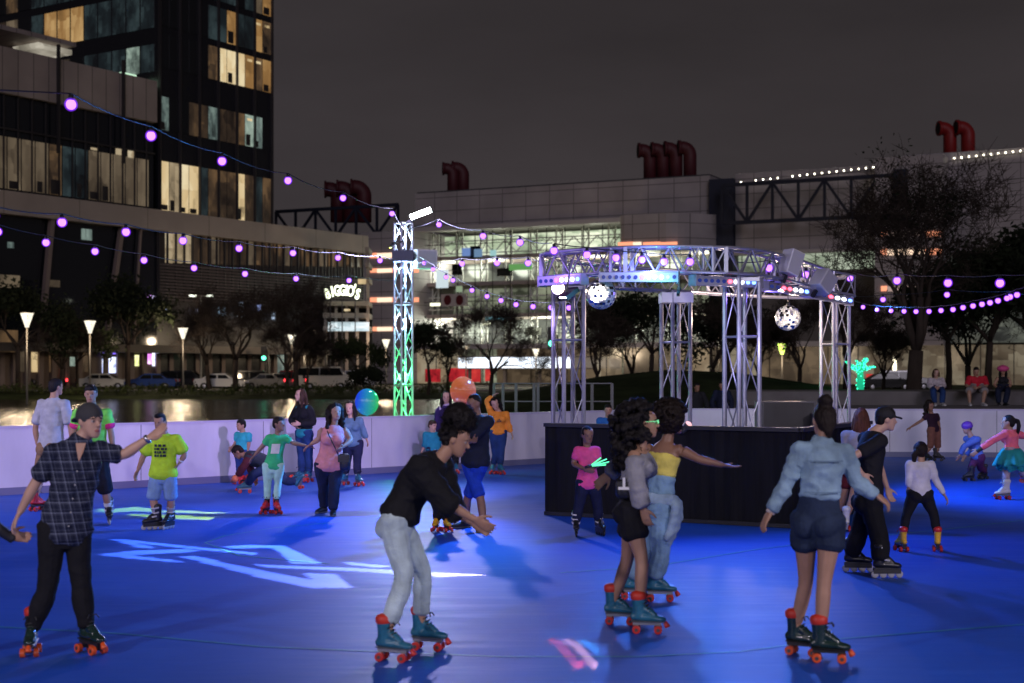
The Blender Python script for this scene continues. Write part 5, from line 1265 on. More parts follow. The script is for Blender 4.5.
lamp('SPOT', 'added_ball_spot', (3.75, 19.9, 3.12), (276 * 22.0 / F, 22.0, 2.80), 800 * K, (1, .86, .68), .03, 16, .3)
lamp('POINT', 'led_burst', (1.95, 18.1, 3.02), None, 14 * K, (.08, .75, 1), .05)
lamp('POINT', 'column_glow', (3.0, 18.4, 2.3), None, 16 * K, (.55, .5, 1), .1)

# ------------------------------------------------------------------ pattern projectors: a tiny lamp behind a cut metal plate
def inside(p, poly):
    c = False; j = len(poly) - 1
    for i in range(len(poly)):
        a, b = poly[i], poly[j]
        if (a[1] > p[1]) != (b[1] > p[1]) and p[0] < (b[0] - a[0]) * (p[1] - a[1]) / (b[1] - a[1]) + a[0]: c = not c
        j = i
    return c
def projector(L, polys, power, col, label, cell=.0007, dist=.16, fringe=False):
    L = Vector(L)
    W = [[G(x, y) for x, y in p] for p in polys]
    cen = sum((q for p in W for q in p), Vector()) / sum(len(p) for p in W)
    d = (cen - L).normalized(); a = d.cross(UP).normalized(); b = a.cross(d)
    def to_plate(q):
        v = q - L; t = dist / v.dot(d); v = v * t; return (v.dot(a), v.dot(b))
    PP = [[to_plate(q) for q in p] for p in W]
    xs = [q[0] for p in PP for q in p]; ys = [q[1] for p in PP for q in p]
    x0, x1, y0, y1 = min(xs) - .012, max(xs) + .012, min(ys) - .012, max(ys) + .012
    r = empty('pattern_projector', L); tag(r, label, 'projector', 'pattern projectors on the trusses')
    mb = MB(); ny = int((y1 - y0) / cell); nx = int((x1 - x0) / cell)
    def add(xa, xb, yy):
        P = [d * dist + a * xa + b * yy, d * dist + a * xb + b * yy, d * dist + a * xb + b * (yy + cell), d * dist + a * xa + b * (yy + cell)]
        mb.add(P, [(0, 1, 2, 3)])
    for j in range(ny):
        yy = y0 + j * cell; st = None
        for i in range(nx + 1):
            xx = x0 + i * cell
            blocked = i < nx and not any(inside((xx + cell / 2, yy + cell / 2), p) for p in PP)
            if blocked and st is None: st = xx
            if not blocked and st is not None: add(st, xx, yy); st = None
    mb.build('pattern_plate', [BLKPL], r)
    q = Matrix((a, b, -d)).transposed()
    m2 = MB(); h = .004; X0, X1, Y0_, Y1 = x0 + .001, x0 + nx * cell - .001, y0 + .001, y0 + ny * cell - .001
    for (xa, xb, ya, yb) in ((X0 - h, X0, Y0_, Y1), (X1, X1 + h, Y0_, Y1), (X0 - h, X1 + h, Y0_ - h, Y0_), (X0 - h, X1 + h, Y1, Y1 + h)):
        m2.box(q @ Vector(((xa + xb) / 2, (ya + yb) / 2, -.06)), (xb - xa, yb - ya, .24), q)
    m2.box(q @ Vector(((X0 + X1) / 2, (Y0_ + Y1) / 2, .064)), (X1 - X0 + .02, Y1 - Y0_ + .02, .012), q)
    m2.build('housing', [BLKPL], r)
    m3 = MB(); m3.bar(q @ Vector((0, Y1 + .004, -.05)), (.25 if L.y > 25 else 0, .15 if L.y > 25 else 0, max(.1, RZ0 - L.z)), .02); m3.build('clamp', [BLKPL], r)
    ang = 2 * math.atan(max(abs(x0), abs(x1), abs(y0), abs(y1)) * 1.35 / dist)
    lamp('SPOT', 'projector_lamp', L, cen, power, col, .0005, math.degrees(ang), 0)
    if fringe:
        for k_, c_ in ((-.0022, (1, .04, .05)), (.0022, (.03, .35, 1))): lamp('SPOT', 'projector_lamp', L + a * k_, cen + a * k_, power, c_, .0005, math.degrees(ang), 0)
projector((.75, 18.55, 3.02), [[(111.4, 539.2), (126.5, 539.5), (203.1, 547.7), (256.4, 552.9), (255.0, 555.1), (203.1, 549.9), (144.3, 544.1), (128.7, 541.7)], [(111.4, 539.2), (128.7, 541.7), (153.3, 546.9), (151.6, 548.2), (138.8, 547.7)], [(97.0, 554.5), (134.7, 550.7), (189.4, 548.8), (197.6, 550.2), (194.8, 551.8), (132.0, 555.1)], [(97.0, 554.5), (132.0, 555.1), (183.9, 561.4), (179.8, 562.7), (134.7, 558.9)], [(179.8, 556.4), (192.7, 555.9), (312.4, 580.5), (302.9, 572.9), (336.2, 574.2), (352.1, 587.9), (312.4, 587.9), (271.4, 580.2)], [(222.2, 546.6), (246.8, 545.0), (283.7, 545.5), (322.0, 563.8), (291.9, 563.8), (279.6, 552.3), (271.4, 548.0), (233.1, 548.5)], [(253.6, 564.2), (271, 565), (355, 568), (487, 575), (440, 577), (360, 571.5), (268, 567.5)], [(343, 561.6), (392, 566), (380, 568), (348, 564.5)]], 17000, (.60, .46, .66), 'black projector throwing the white blue angular pattern onto the floor')
projector((-2.42, 28.9, 4.55), [[(97.8, 508.6), (110.1, 509.1), (134.7, 507.0), (151.1, 508.0), (159.3, 510.5), (175.7, 510.2), (226.3, 512.7), (211.3, 514.1), (175.7, 512.4), (134.7, 511.1), (110.1, 513.0), (97.8, 511.9)], [(129.2, 514.1), (175.7, 514.9), (215.4, 517.9), (208.5, 519.8), (175.7, 519.0), (129.2, 515.4)]], 30000, (.75, 1, .05), 'black projector on the lighting tower throwing the yellow green floor pattern')
projector((2.15, 18.3, 3.02), [[(563, 638), (571, 640), (603, 667), (597, 677), (594, 666)], [(620, 655), (632, 634), (634, 640), (627, 660)]], 3600, (1, .50, .60), 'black projector over the brightest LED bar throwing pink light patches', fringe=True)
# ------------------------------------------------------------------ ground, water, terrace
def smooth(a, b, x):
    t = max(0, min(1, (x - a) / (b - a))); return t * t * (3 - 2 * t)
def pond_edge(x):   # right shore of the pond
    return -3.0
def ground_z(x, y):
    z = -.06
    p = smooth(-2.0, -4.5, x) * smooth(33.5, 35.5, y) * (1 - smooth(100, 106, y)) * smooth(-75, -70, x)
    z -= .7 * p
    z += .30 * smooth(104, 112, y)
    z += 1.9 * math.exp(-((x - 6.5) / 8.5) ** 2 - ((y - 64) / 9) ** 2)
    z += .55 * smooth(2, 14, x) * smooth(44, 70, y) * (1 - .7 * smooth(80, 112, y))
    return z
gx = sorted(set([-3000, -1200, -500, -250, -150] + list(range(-110, 120, 3)) + [150, 250, 500, 1200, 3000])); gy = sorted(set([-1500, -400, -100, -40, -10, 10, 25] + [28 + i * 1.5 for i in range(60)] + [118, 125, 140, 160, 200, 260, 400, 900, 2500]))
vs = [(x, y, ground_z(x, y)) for y in gy for x in gx]; nx = len(gx)
gm = MB()
fs = [(j * nx + i, j * nx + i + 1, (j + 1) * nx + i + 1, (j + 1) * nx + i) for j in range(len(gy) - 1) for i in range(nx - 1)]
gm.add(vs, fs)
GRASS = mat('night lawn', (.030, .042, .016), rough=.95, var=.5, vscale=.7, bump=.6, bscale=9, spec=.1)
tag(gm.build('ground', [GRASS], smooth=True), kind='structure')
def water_mat():
    m = bpy.data.materials.new('pond water'); m.use_nodes = True; nt = m.node_tree; b = nt.nodes['Principled BSDF']
    b.inputs['Base Color'].default_value = (.006, .008, .008, 1); b.inputs['Roughness'].default_value = .15; b.inputs['Specular IOR Level'].default_value = .5
    tc = nt.nodes.new('ShaderNodeTexCoord'); mp = nt.nodes.new('ShaderNodeMapping'); mp.inputs['Scale'].default_value = (1.2, .8, 1); nt.links.new(tc.outputs['Object'], mp.inputs[0])
    n = nt.nodes.new('ShaderNodeTexNoise'); n.inputs['Scale'].default_value = 1.6; n.inputs['Detail'].default_value = 4; nt.links.new(mp.outputs[0], n.inputs['Vector'])
    bp = nt.nodes.new('ShaderNodeBump'); bp.inputs['Strength'].default_value = .8; bp.inputs['Distance'].default_value = .18; nt.links.new(n.outputs['Fac'], bp.inputs['Height']); nt.links.new(bp.outputs[0], b.inputs['Normal'])
    return m
w = MB(); w.quad((-78, 33, -.16), (-1.5, 33, -.16), (-1.5, 107, -.16), (-78, 107, -.16)); tag(w.build('pond_water', [water_mat()]), kind='structure')
# gravel and boulders on the near shore
gr = MB(); rng = random.Random(4)
for i in range(420):
    x = rng.uniform(-26, -8.5); y = 27.2 - (x + 8.13) * .05 + rng.uniform(0, 5.5) + max(0, (-8.13 - x)) * 0.0
    r = rng.uniform(.07, .2); gr.ell((x, y, ground_z(x, y) + r * .3), (r, r * rng.uniform(.7, 1.1), r * .7), Matrix.Rotation(rng.uniform(0, 3), 3, 'Z'), 7, 5)
tag(gr.build('shore_gravel', [mat('shore stone', (.20, .17, .14), rough=.9, var=.4, vscale=2)], smooth=False), kind='stuff')
ROAD = mat('night asphalt', (.045, .045, .047), rough=.75, var=.25, vscale=.8, bump=.2, bscale=6)
GZ = .24
r = MB(); r.quad((-160, 121, GZ + .004), (160, 121, GZ + .004), (160, 150, GZ + .004), (-160, 150, GZ + .004)); tag(r.build('street', [ROAD]), kind='structure')
PAV = mat('pavement concrete', (.22, .20, .18), rough=.85, var=.2, vscale=.8)
r = MB(); r.b2(-160, 160, 118.2, 120.98, GZ - .3, GZ + .13); r.b2(-160, 160, 150.02, 152.8, GZ - .3, GZ + .13); tag(r.build('pavement', [PAV]), kind='structure')
r = MB()
for i in range(-26, 27): r.quad((i * 6, 135.4, GZ + .008), (i * 6 + 3, 135.4, GZ + .008), (i * 6 + 3, 135.6, GZ + .008), (i * 6, 135.6, GZ + .008))
tag(r.build('road_marking', [mat('road paint', (.7, .7, .66), rough=.7)]), kind='structure')
# concrete seat terrace to the right
CON = mat('terrace concrete', (.17, .155, .15), rough=.85, var=.22, vscale=1.1, bump=.15, bscale=20)
te = empty('terrace', (20, 38, 0)); tag(te, 'two stepped dark concrete seat walls behind the rink boards', 'seat wall')
mb = MB(); mb.b2(-13.6, 30, -2.0, 1.4, -.1, 1.03); o = mb.build('lower_step', [CON], te)
bv = o.modifiers.new('b', 'BEVEL'); bv.width = .02; bv.segments = 2
mb = MB(); mb.b2(-13.6, 30, 1.403, 4.5, -.1, 1.41); o = mb.build('upper_step', [CON], te)
bv = o.modifiers.new('b', 'BEVEL'); bv.width = .02; bv.segments = 2
# metal railing behind the far left boards
rl = empty('metal_railing', U(548, 370, 34.0)); rl.location.z = 0; tag(rl, 'grey metal post and rail fence behind the boards, left of the stage', 'railing')
O = rl.location; RM = mat('galvanised rail', (.09, .09, .10), rough=.45, metal=.6)
for i, px in enumerate((494, 503, 516, 534, 538, 556, 574, 592, 612)):
    p = U(px, 370, 34.0); mb = MB(); mb.b2(p.x - O.x - .035, p.x - O.x + .035, -.035, .035, -.06, 1.68); mb.build('post', [RM], rl)
a, b = U(494, 370, 34.0).x - O.x, U(612, 370, 34.0).x - O.x
for z in (1.68, 1.25, .85): mb = MB(); mb.bar((a, 0, z), (b, 0, z), .028); mb.build('rail', [RM], rl)

# ------------------------------------------------------------------ buildings
class Facade:
    """a building front: local x runs along it, local y points away from the viewer, z up"""
    def __init__(s, name, o, d, label, cat='building'):
        s.o = o; L = math.hypot(*d); s.d = (d[0] / L, d[1] / L)
        s.root = empty(name, (o[0], o[1], 0), math.atan2(s.d[1], s.d[0])); tag(s.root, label, cat)
    def u(s, px, off=0.):
        k = (px - 512) / F; ox = s.o[0] - s.d[1] * off; oy = s.o[1] + s.d[0] * off
        return (k * oy - ox) / (s.d[0] - k * s.d[1])
    def z(s, px, py, off=0.):
        Y = s.o[1] + s.d[0] * off + s.u(px, off) * s.d[1]; return EYE - (py - HOR) * Y / F
    def box(s, name, m, u0, u1, z0, z1, y0, y1, parent=None):
        mb = MB(); mb.b2(u0, u1, y0, y1, z0, z1); return mb.build(name, [m], parent or s.root)
    def pbox(s, name, m, px0, px1, py0, py1, y0, y1, parent=None):
        """box whose front edge corners are measured in the photograph"""
        u0, u1 = s.u(px0, y0), s.u(px1, y0); pm = (px0 + px1) / 2
        return s.box(name, m, u0, u1, s.z(pm, py1, y0), s.z(pm, py0, y0), y0, y1, parent)
def panel_mat(name, col, w, h, joint=.03, rough=.55, dark=.35):
    m = bpy.data.materials.new(name); m.use_nodes = True; nt = m.node_tree; b = nt.nodes['Principled BSDF']
    tc = nt.nodes.new('ShaderNodeTexCoord'); sp = nt.nodes.new('ShaderNodeSeparateXYZ'); cb = nt.nodes.new('ShaderNodeCombineXYZ')
    nt.links.new(tc.outputs['Object'], sp.inputs[0]); nt.links.new(sp.outputs['X'], cb.inputs['X']); nt.links.new(sp.outputs['Z'], cb.inputs['Y'])
    br = nt.nodes.new('ShaderNodeTexBrick'); br.offset = 0; br.inputs['Scale'].default_value = 1; br.inputs['Mortar Size'].default_value = joint
    br.inputs['Brick Width'].default_value = w; br.inputs['Row Height'].default_value = h; br.inputs['Mortar Smooth'].default_value = .2
    br.inputs['Color1'].default_value = (*col, 1); br.inputs['Color2'].default_value = (*[c * .9 for c in col], 1); br.inputs['Mortar'].default_value = (*[c * dark for c in col], 1)
    nt.links.new(cb.outputs[0], br.inputs['Vector'])
    n = nt.nodes.new('ShaderNodeTexNoise'); n.inputs['Scale'].default_value = .25; n.inputs['Detail'].default_value = 6; nt.links.new(tc.outputs['Object'], n.inputs['Vector'])
    mr = nt.nodes.new('ShaderNodeMapRange'); mr.inputs['From Min'].default_value = .3; mr.inputs['From Max'].default_value = .7; mr.inputs['To Min'].default_value = .8; mr.inputs['To Max'].default_value = 1.1; nt.links.new(n.outputs['Fac'], mr.inputs['Value'])
    vm = nt.nodes.new('ShaderNodeVectorMath'); vm.operation = 'SCALE'; nt.links.new(br.outputs['Color'], vm.inputs[0]); nt.links.new(mr.outputs[0], vm.inputs['Scale']); nt.links.new(vm.outputs[0], b.inputs['Base Color'])
    b.inputs['Roughness'].default_value = rough
    return m
HPAN = panel_mat('hotel pale panel', (.36, .30, .28), 1.6, 6, .05)
HBAND = panel_mat('hotel band', (.36, .30, .27), 8, 5, .04)
DGLASS = mat('dark glass', (.008, .010, .014), rough=.08, spec=.6)
MULL = mat('dark mullion', (.05, .045, .05), rough=.45, metal=.5)
WARM = [lit_mat('warm room %d' % i, c, d, e, s, .18, n) for i, (c, d, e, s, n) in enumerate([
    ((.75, .55, .28), (1, .86, .55), .85, (.8, 1, .4), .7), ((.55, .42, .25), (1, .85, .58), .62, (.8, 1, .5), .8), ((.26, .19, .12), (.62, .47, .30), .24, (.8, 1, .35), .9)])]
COOL = [lit_mat('cool room %d' % i, c, d, e, s, .15, n) for i, (c, d, e, s, n) in enumerate([
    ((.30, .40, .34), (.75, .95, .78), .55, (1.1, 1, .8), 1.2), ((.20, .28, .26), (.6, .8, .7), .35, (1.6, 1, .6), 1.6)])]
DIMW = lit_mat('dim room', (.08, .05, .028), (.38, .22, .10), .38, (.8, 1, .5), .2, 1.2)
DIMC = lit_mat('dim cool room', (.02, .035, .04), (.10, .16, .17), .3, (.8, 1, .5), .2, 1.2)

# ---- hotel: podium and tower
A = Facade('hotel_building', (-43.2, 120), (.541, .841), 'dark glass hotel with a tall tower, pale bands and scattered lit rooms', 'building')
uL = -46; uT0 = A.u(163); uT1 = A.u(275); uP = A.u(155); uE = A.u(365)
A.box('podium_panel', HPAN, uL, uP, 25.4, 29.3, -.3, 6)
A.box('terrace_floor', HPAN, uL, uP - .05, 29.0, 29.25, 6.01, 20)
A.box('pale_band', HBAND, uL, uE, 15.2, 17.15, -.5, 20)
# upper strip of podium windows
A.box('podium_glass', DGLASS, uL, uP - .02, 17.15, 25.4, .2, 5.5)
rng = random.Random(11); u = A.u(-6); i = 0
while u < uP - 1.6:
    mm = rng.choice([WARM[2], DIMW, DIMW, WARM[2], DIMC, DIMW]); h = 4.4
    A.box('lit_window', mm, u + .06, u + 1.34, 17.4, 17.4 + h, .12, .19)
    if rng.random() < .55: A.box('furniture', MULL, u + .15, u + rng.uniform(.6, 1.2), 17.45, 17.45 + rng.uniform(.5, 1.3), .085, .118)
    if rng.random() < .5: A.box('ceiling_light', WARM[1], u + .3, u + 1.0, 21.6 + rng.random(), 22.1 + rng.random(), .12, .19)
    u += 1.45
for k in range(60):
    uu = uL + k * 1.45
    if uu < uP: A.box('mullion', MULL, uu - .05, uu + .05, 17.15, 25.4, -.02, .115)
A.box('transom', MULL, uL, uP, 22.4, 22.55, -.025, .11)
for px in (55, 120): A.box('fin', MULL, A.u(px) - .1, A.u(px) + .1, 21, 30.5, -.6, -.31)
A.box('terrace_soffit', lit_mat('terrace light', (.4, .36, .28), (1, .92, .75), .55, (.8, 1, 1), .25, .8), A.u(38, 4.5), A.u(72, 4.5), A.z(55, 51, 4.5), A.z(55, 46, 4.5), 4.5, 8)
A.box('terrace_canopy', HPAN, A.u(-20, 4), A.u(76, 4), A.z(55, 43.5, 4.5), A.z(55, 39, 4.5), 4, 12)
A.box('terrace_glow', mat('terrace green light', (.6, .8, .6), emit=(.65, 1, .7), es=.9), A.u(141), A.u(155), 29.5, 30.2, 2.5, 3)
# tower
TZ = 62
A.box('tower_body', mat('tower dark cladding', (.010, .011, .016), rough=.25, spec=.5), uT0, uT1, 0, TZ, .6, 36)
rows = [(17.3, 22.0, [(163, 203, 'W'), (203, 238, 'd'), (238, 251, 'W'), (251, 276, 'd')]), (25.0, 28.2, [(163, 170, 'c'), (170, 196, 'k'), (196, 211, 'd'), (211, 224, 'c'), (224, 250, 'd'), (250, 273, 'c')]), (31.0, 34.3, [(163, 213, 'k'), (213, 225, 'd'), (225, 251, 'W'), (251, 276, 'o')]),
        (35.0, 38.3, [(163, 207, 'k'), (207, 214, 'o'), (214, 228, 't'), (228, 243, 'o'), (243, 259, 't'), (259, 276, 'o')]), (39.0, 42.2, [(163, 205, 'k'), (205, 213, 'o'), (213, 254, 't'), (254, 262, 't'), (262, 276, 'o')])]
nc = 12; du = (uT1 - uT0) / nc
ORM = lit_mat('orange room', (.42, .22, .07), (.95, .62, .26), .62, (.7, 1, .5), .25, .8)
pick = {'W': [WARM[0], WARM[0], WARM[1]], 'd': [DIMW, DIMC, DIMW], 'c': [COOL[0], COOL[1]], 'k': [DGLASS], 'o': [ORM, ORM, WARM[2], DIMW], 't': [DIMC, DIMC, DIMC, DGLASS]}
for ri, (z0, z1, spans) in enumerate(rows):
    for c in range(nc):
        px_ = lerp(163, 275, ((c + .5) / nc) * 1.06 - .03 * ((c + .5) / nc)); kind = next((k for a, b, k in spans if a <= px_ < b), 'k'); mm = rng.choice(pick[kind])
        A.box('window', mm, uT0 + c * du + .07, uT0 + (c + 1) * du - .07, z0, z1, .52, .59)
        if kind in 'Wco' and rng.random() < .6: A.box('furniture', MULL, uT0 + c * du + .12, uT0 + c * du + rng.uniform(.6, du - .2), z0 + .05, z0 + rng.uniform(.5, 1.4), .485, .515)
        if kind in 'Wco' and rng.random() < .5: A.box('ceiling_light', WARM[0], uT0 + c * du + .3, uT0 + (c + 1) * du - .3, z1 - .6, z1 - .35, .49, .515)
for c in range(0, nc + 1, 2): A.box('tower_fin', MULL, uT0 + c * du - .07, uT0 + c * du + .07, 17.2, TZ, .25, .595)
# tower's left flank, along -y of its corner: windows stand on the face u = uT0
for ri, (z0, z1, pr) in enumerate([(30.6, 33.2, 0), (34.8, 38.2, 1), (39.0, 42.3, 2)]):
    for c in range(17):
        y0 = 1.2 + c * 2.0
        mm = DIMC if ri == 0 and c < 5 else (ORM if ri == 1 and 5 <= c <= 7 else (DIMC if ri and c < 9 else (rng.choice([DGLASS, DGLASS, DGLASS, WARM[2], DIMW]))))
        if ri == 0 and c == 1: mm = COOL[0]
        mb = MB(); mb.b2(uT0 - .07, uT0 - .005, y0, y0 + 1.75, z0, z1); mb.build('flank_window', [mm], A.root)
# lower front: dark glass hall with leaning columns, then a curtain wall with louvres
A.box('hall_glass', DGLASS, uL, A.u(160), 3.6, 15.2, .4, 10)
COLM = mat('leaning column', (.20, .15, .14), rough=.6)
for pb, pt in ((40, 51), (105, 121), (133, 140)):
    a = A.u(pb, .1); b = A.u(pt, .1); mb = MB(); mb.bar((a, 0.0, 4.4), (b, 0.0, 15.2), .42 if pb < 130 else .2); mb.build('leaning_column', [COLM], A.root)
for (px0, px1, py0, py1, mm) in [(0, 18, 330, 352, DIMW), (82, 92, 229, 240, COOL[1]), (48, 60, 280, 287, WARM[2]), (0, 20, 275, 288, WARM[2]), (8, 14, 242, 248, COOL[1])]:
    A.pbox('lit_window', mm, px0, px1, py0, py1, .30, .39)
A.box('curtain_wall', mat('hotel dark wall', (.035, .028, .032), rough=.35), A.u(160), uE, 3.6, 15.2, .4, 12)
lit_px = [(166, 173), (174, 182), (183, 191), (193, 201)]
for (a, b) in lit_px: A.pbox('lit_window', WARM[1] if a < 190 else DIMW, a, b, 233, 263, .28, .39)
for a in range(203, 362, 9): A.pbox('lit_window', DIMW if (a * 7) % 4 else WARM[2], a, a + 7, 236, 264 + (a - 203) * .02, .30, .39)
u = A.u(160)
while u < uE: A.box('mullion', MULL, u - .06, u + .06, 8.6, 15.2, .05, .28); u += 1.1
LOUV = mat('louvre slat', (.10, .075, .085), rough=.5)
for k in range(12): A.box('louvre', LOUV, A.u(160), uE, 8.7 + k * .30, 8.82 + k * .30, -.05, .04)
A.box('canopy', mat('hotel canopy', (.12, .10, .09), rough=.6), uL, uE, 3.6, 4.3, -2.5, .39)
for (px0, px1, py0, py1, c, e) in [(145, 151, 295, 302, (.75, .35, 1), 2.2), (152, 156, 296, 304, (.7, .6, 1), 2.0), (161, 167, 304, 310, (.5, .6, 1), 1.6), (219, 226, 307, 315, (.5, .75, 1), 1.4), (239, 243, 302, 312, (.6, .75, 1), .9), (238, 244, 313, 317, (.8, .9, 1), 2.2), (258, 261, 305, 311, (.4, .5, 1), 1.6), (272, 275, 313, 320, (.6, .75, 1), 1.4), (196, 199, 309, 314, (.6, .6, .9), .9)]:
    A.pbox('lit_sign', mat('sign %.2f %.2f %.1f' % (c[0], c[1], e), (.1, .1, .1), emit=c, es=e), px0, px1, py0, py1, -.16, -.06)
# ground floor shops
A.box('shop_wall', mat('shop wall', (.16, .12, .10), rough=.7), uL, uE, 0, 3.59, .8, 12)
SHOPS = [(18, 30, 344, 372, WARM[2]), (32, 42, 352, 372, WARM[0]), (50, 57, 346, 372, DIMW), (66, 75, 357, 366, COOL[0]), (82, 88, 352, 372, DIMW), (103, 116, 357, 373, lit_mat('shop bluewhite', (.55, .62, 1), (1, 1, 1), 1.9, (2, 1, 2), .3, 2)),
         (127, 131, 350, 364, COOL[0]), (132, 139, 355, 366, lit_mat('shop yellow', (.8, .85, .3), (1, 1, .7), 1.5, (2, 1, 2), .3, 2)), (146, 152, 354, 364, lit_mat('shop pink', (.8, .2, .9), (1, .6, 1), 1.8, (2, 1, 2), .3, 2)), (153, 161, 353, 366, lit_mat('shop bluewhite', None, None, 0)),
         (168, 184, 356, 366, lit_mat('shop cool', None, None, 0) if 'shop cool' in MATS else lit_mat('shop white', (.5, .55, .55), (1, 1, 1), 1.2, (3, 1, 1), .2, 2)), (195, 201, 357, 364, COOL[0]), (208, 214, 352, 372, DIMW), (222, 236, 355, 372, lit_mat('shop cool', (.35, .4, .5), (.9, .95, 1), 1.2, (3, 1, 1), .2, 2)), (243, 250, 350, 372, DIMW), (256, 268, 350, 374, DIMW), (276, 284, 350, 374, COOL[1]), (296, 306, 352, 374, DIMW), (312, 324, 352, 374, WARM[2]), (334, 344, 352, 374, WARM[1]), (350, 358, 350, 374, WARM[2])]
for (a, b, c, d, mm) in SHOPS: A.pbox('shop_window', mm, a, b, c, d, .68, .79)
A.pbox('shop_sign', mat('violet sign', (.1, .1, .1), emit=(.25, .15, 1), es=1.6), 103, 116, 350, 354, .5, .67)
for px in range(6, 362, 13): A.box('shop_pillar', COLM, A.u(px) - .25, A.u(px) + .25, 0, 3.59, .45, .67)
# parking decks at the hotel's right end and the neon sign on them
Dk = Facade('parking_decks', (-22.0, 150), (1, .04), 'open parking decks between the hotel and the convention hall', 'building')
CONL = mat('deck concrete', (.26, .22, .20), rough=.8, var=.15, vscale=.5)
for k, py in enumerate((247, 262, 277, 301, 313, 326)):
    z = Dk.z(350, py); Dk.box('deck_slab', CONL, Dk.u(323 if py > 290 else 365), Dk.u(369), z - .5, z, 0, 6)
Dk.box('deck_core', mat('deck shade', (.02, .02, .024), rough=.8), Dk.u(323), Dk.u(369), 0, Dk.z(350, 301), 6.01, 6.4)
for k in range(5): uu = lerp(Dk.u(325), Dk.u(367.5), k / 4); Dk.box('deck_column', CONL, uu - .15, uu + .15, 0, Dk.z(350, 248 if k == 4 else 302), .5, .8)
Dk.pbox('lit_strip', lit_mat('deck strip', (.6, .75, .8), (1, 1, 1), 1.1, (1, 1, 3), .3, .8), 328, 369, 322, 331, -.4, -.1)
for (a, b, c, d) in ((358, 366, 279, 284), (344, 350, 309, 311)): Dk.pbox('deck_light', WARM[0], a, b, c, d, -.2, -.05)
sg = empty('neon_sign', U(342, 292, 148)); tag(sg, "arched neon letters reading BIGGIO'S beside the hotel", 'sign')
NEON = mat('neon white green', (.2, .2, .2), emit=(.93, 1, .70), es=3.2)
def letter_mesh(ch, size, m, ex=.12):
    cu = bpy.data.curves.new('letter', 'FONT'); cu.body = ch; cu.size = size; cu.extrude = ex; cu.align_x = 'CENTER'; cu.offset = .035
    ob = bpy.data.objects.new('tmp', cu); COL.objects.link(ob); bpy.context.view_layer.update()
    me = bpy.data.meshes.new_from_object(ob.evaluated_get(bpy.context.evaluated_depsgraph_get())); COL.objects.unlink(ob); me.materials.clear(); me.materials.append(m); me.name = 'letter'
    return me
px2m = 148 / F
for ch, x, y, a in zip("BIGGIO'S", (328.5, 333, 337.5, 342.5, 346.5, 350, 353.7, 356.5), (293.5, 291.5, 290.6, 290.2, 290.4, 291, 289.8, 294), (14, 9, 5, 0, -3, -7, -10, -14)):
    o = link('letter', letter_mesh(ch, 1.5, NEON), sg); o.location = ((x - 342) * px2m, 0, (292 - y) * px2m - .5); o.rotation_euler = (PI / 2, math.radians(-a), 0); o.scale = (.62, 1, 1)
mb = MB()
for x in (330, 342, 355): mb.bar(((x - 342) * px2m, .2, -.5), ((x - 342) * px2m, .2, -8), .1)
mb.bar((-1.6, .2, -.9), (1.6, .2, -.9), .1); mb.build('sign_frame', [MULL], sg)

# ---- convention hall
B = Facade('convention_hall', (22.5, 170), (.898, -.439), 'long convention hall of pale square panels with a lit glass hall behind white lattice', 'building')
PAN = panel_mat('hall panel', (.40, .36, .37), 3.3, 1.75, .05)
zt = 25.2
B.box('upper_wall', PAN, B.u(415), B.u(710), 20.6, zt, 0, 25)
B.box('soffit_edge', mat('pale soffit', (.46, .42, .42), rough=.6), B.u(418), B.u(705), 20.05, 20.58, -1.2, .5)
B.box('roof_slab', mat('hall roof', (.05, .05, .055), rough=.8), B.u(416), B.u(709), zt + .005, zt + .2, .3, 24)
B.box('left_block', PAN, B.u(369), B.u(421), 0, B.z(395, 231, -2.5), -2.5, 20)
ORG = mat('orange strip light', (.3, .1, .05), emit=(1, .36, .20), es=1.25); ORW = mat('orange white strip light', (.3, .2, .1), emit=(1, .72, .52), es=1.4)
for py0, py1 in ((253, 258), (268.5, 272.5), (297.5, 302), (327, 331)):
    for (a, b, mm) in ((370, 377, ORG), (377, 392, ORW), (392, 396, ORG), (413, 418.5, ORG)): B.pbox('strip_light', mm, a, b, py0, py1, -2.62, -2.51)
# glass hall
zb = 0.2
B.box('hall_back', lit_mat('hall interior', (.10, .11, .075), (.66, .72, .50), .50, (.30, 1, .55), .10, 1.1), B.u(420), B.u(712), zb, 20.0, 9.0, 9.4)
B.box('hall_ceiling', lit_mat('hall ceiling lights', (.32, .40, .26), (.95, 1, .75), 1.2, (.45, .9, 1), .15, 1.0), B.u(420), B.u(712), 16.9, 20.0, 6.5, 7.0)
LAT = mat('white lattice steel', (.62, .62, .58), rough=.5)
for k_ in range(6):
    for z_ in (7.5, 16.2): q_ = B.root.matrix_basis @ Vector((lerp(B.u(432), B.u(690), k_ / 5), 5.0, z_)); lamp('POINT', 'hall_lamp', q_, None, 2200, (.92, 1, .80), 1.5)
for z in (4.9, 8.8, 13.0, 16.4): B.box('floor_slab', mat('hall slab', (.33, .27, .25), rough=.7), B.u(418), B.u(712), z, z + .5, 1.6, 8.9)
k = 0; u = B.u(426)
while u < B.u(700):
    mb = MB(); w_ = .9
    for s_ in (-1, 1): mb.bar((u + s_ * w_ / 2, 2.6, zb), (u + s_ * w_ / 2, 2.6, 20), .18)
    z = 5.4; f_ = 1
    while z < 19: mb.bar((u - f_ * w_ / 2, 2.6, z), (u + f_ * w_ / 2, 2.6, z + 1.5), .12); z += 1.5; f_ = -f_
    mb.build('lattice_column', [LAT], B.root); u += 3.6; k += 1
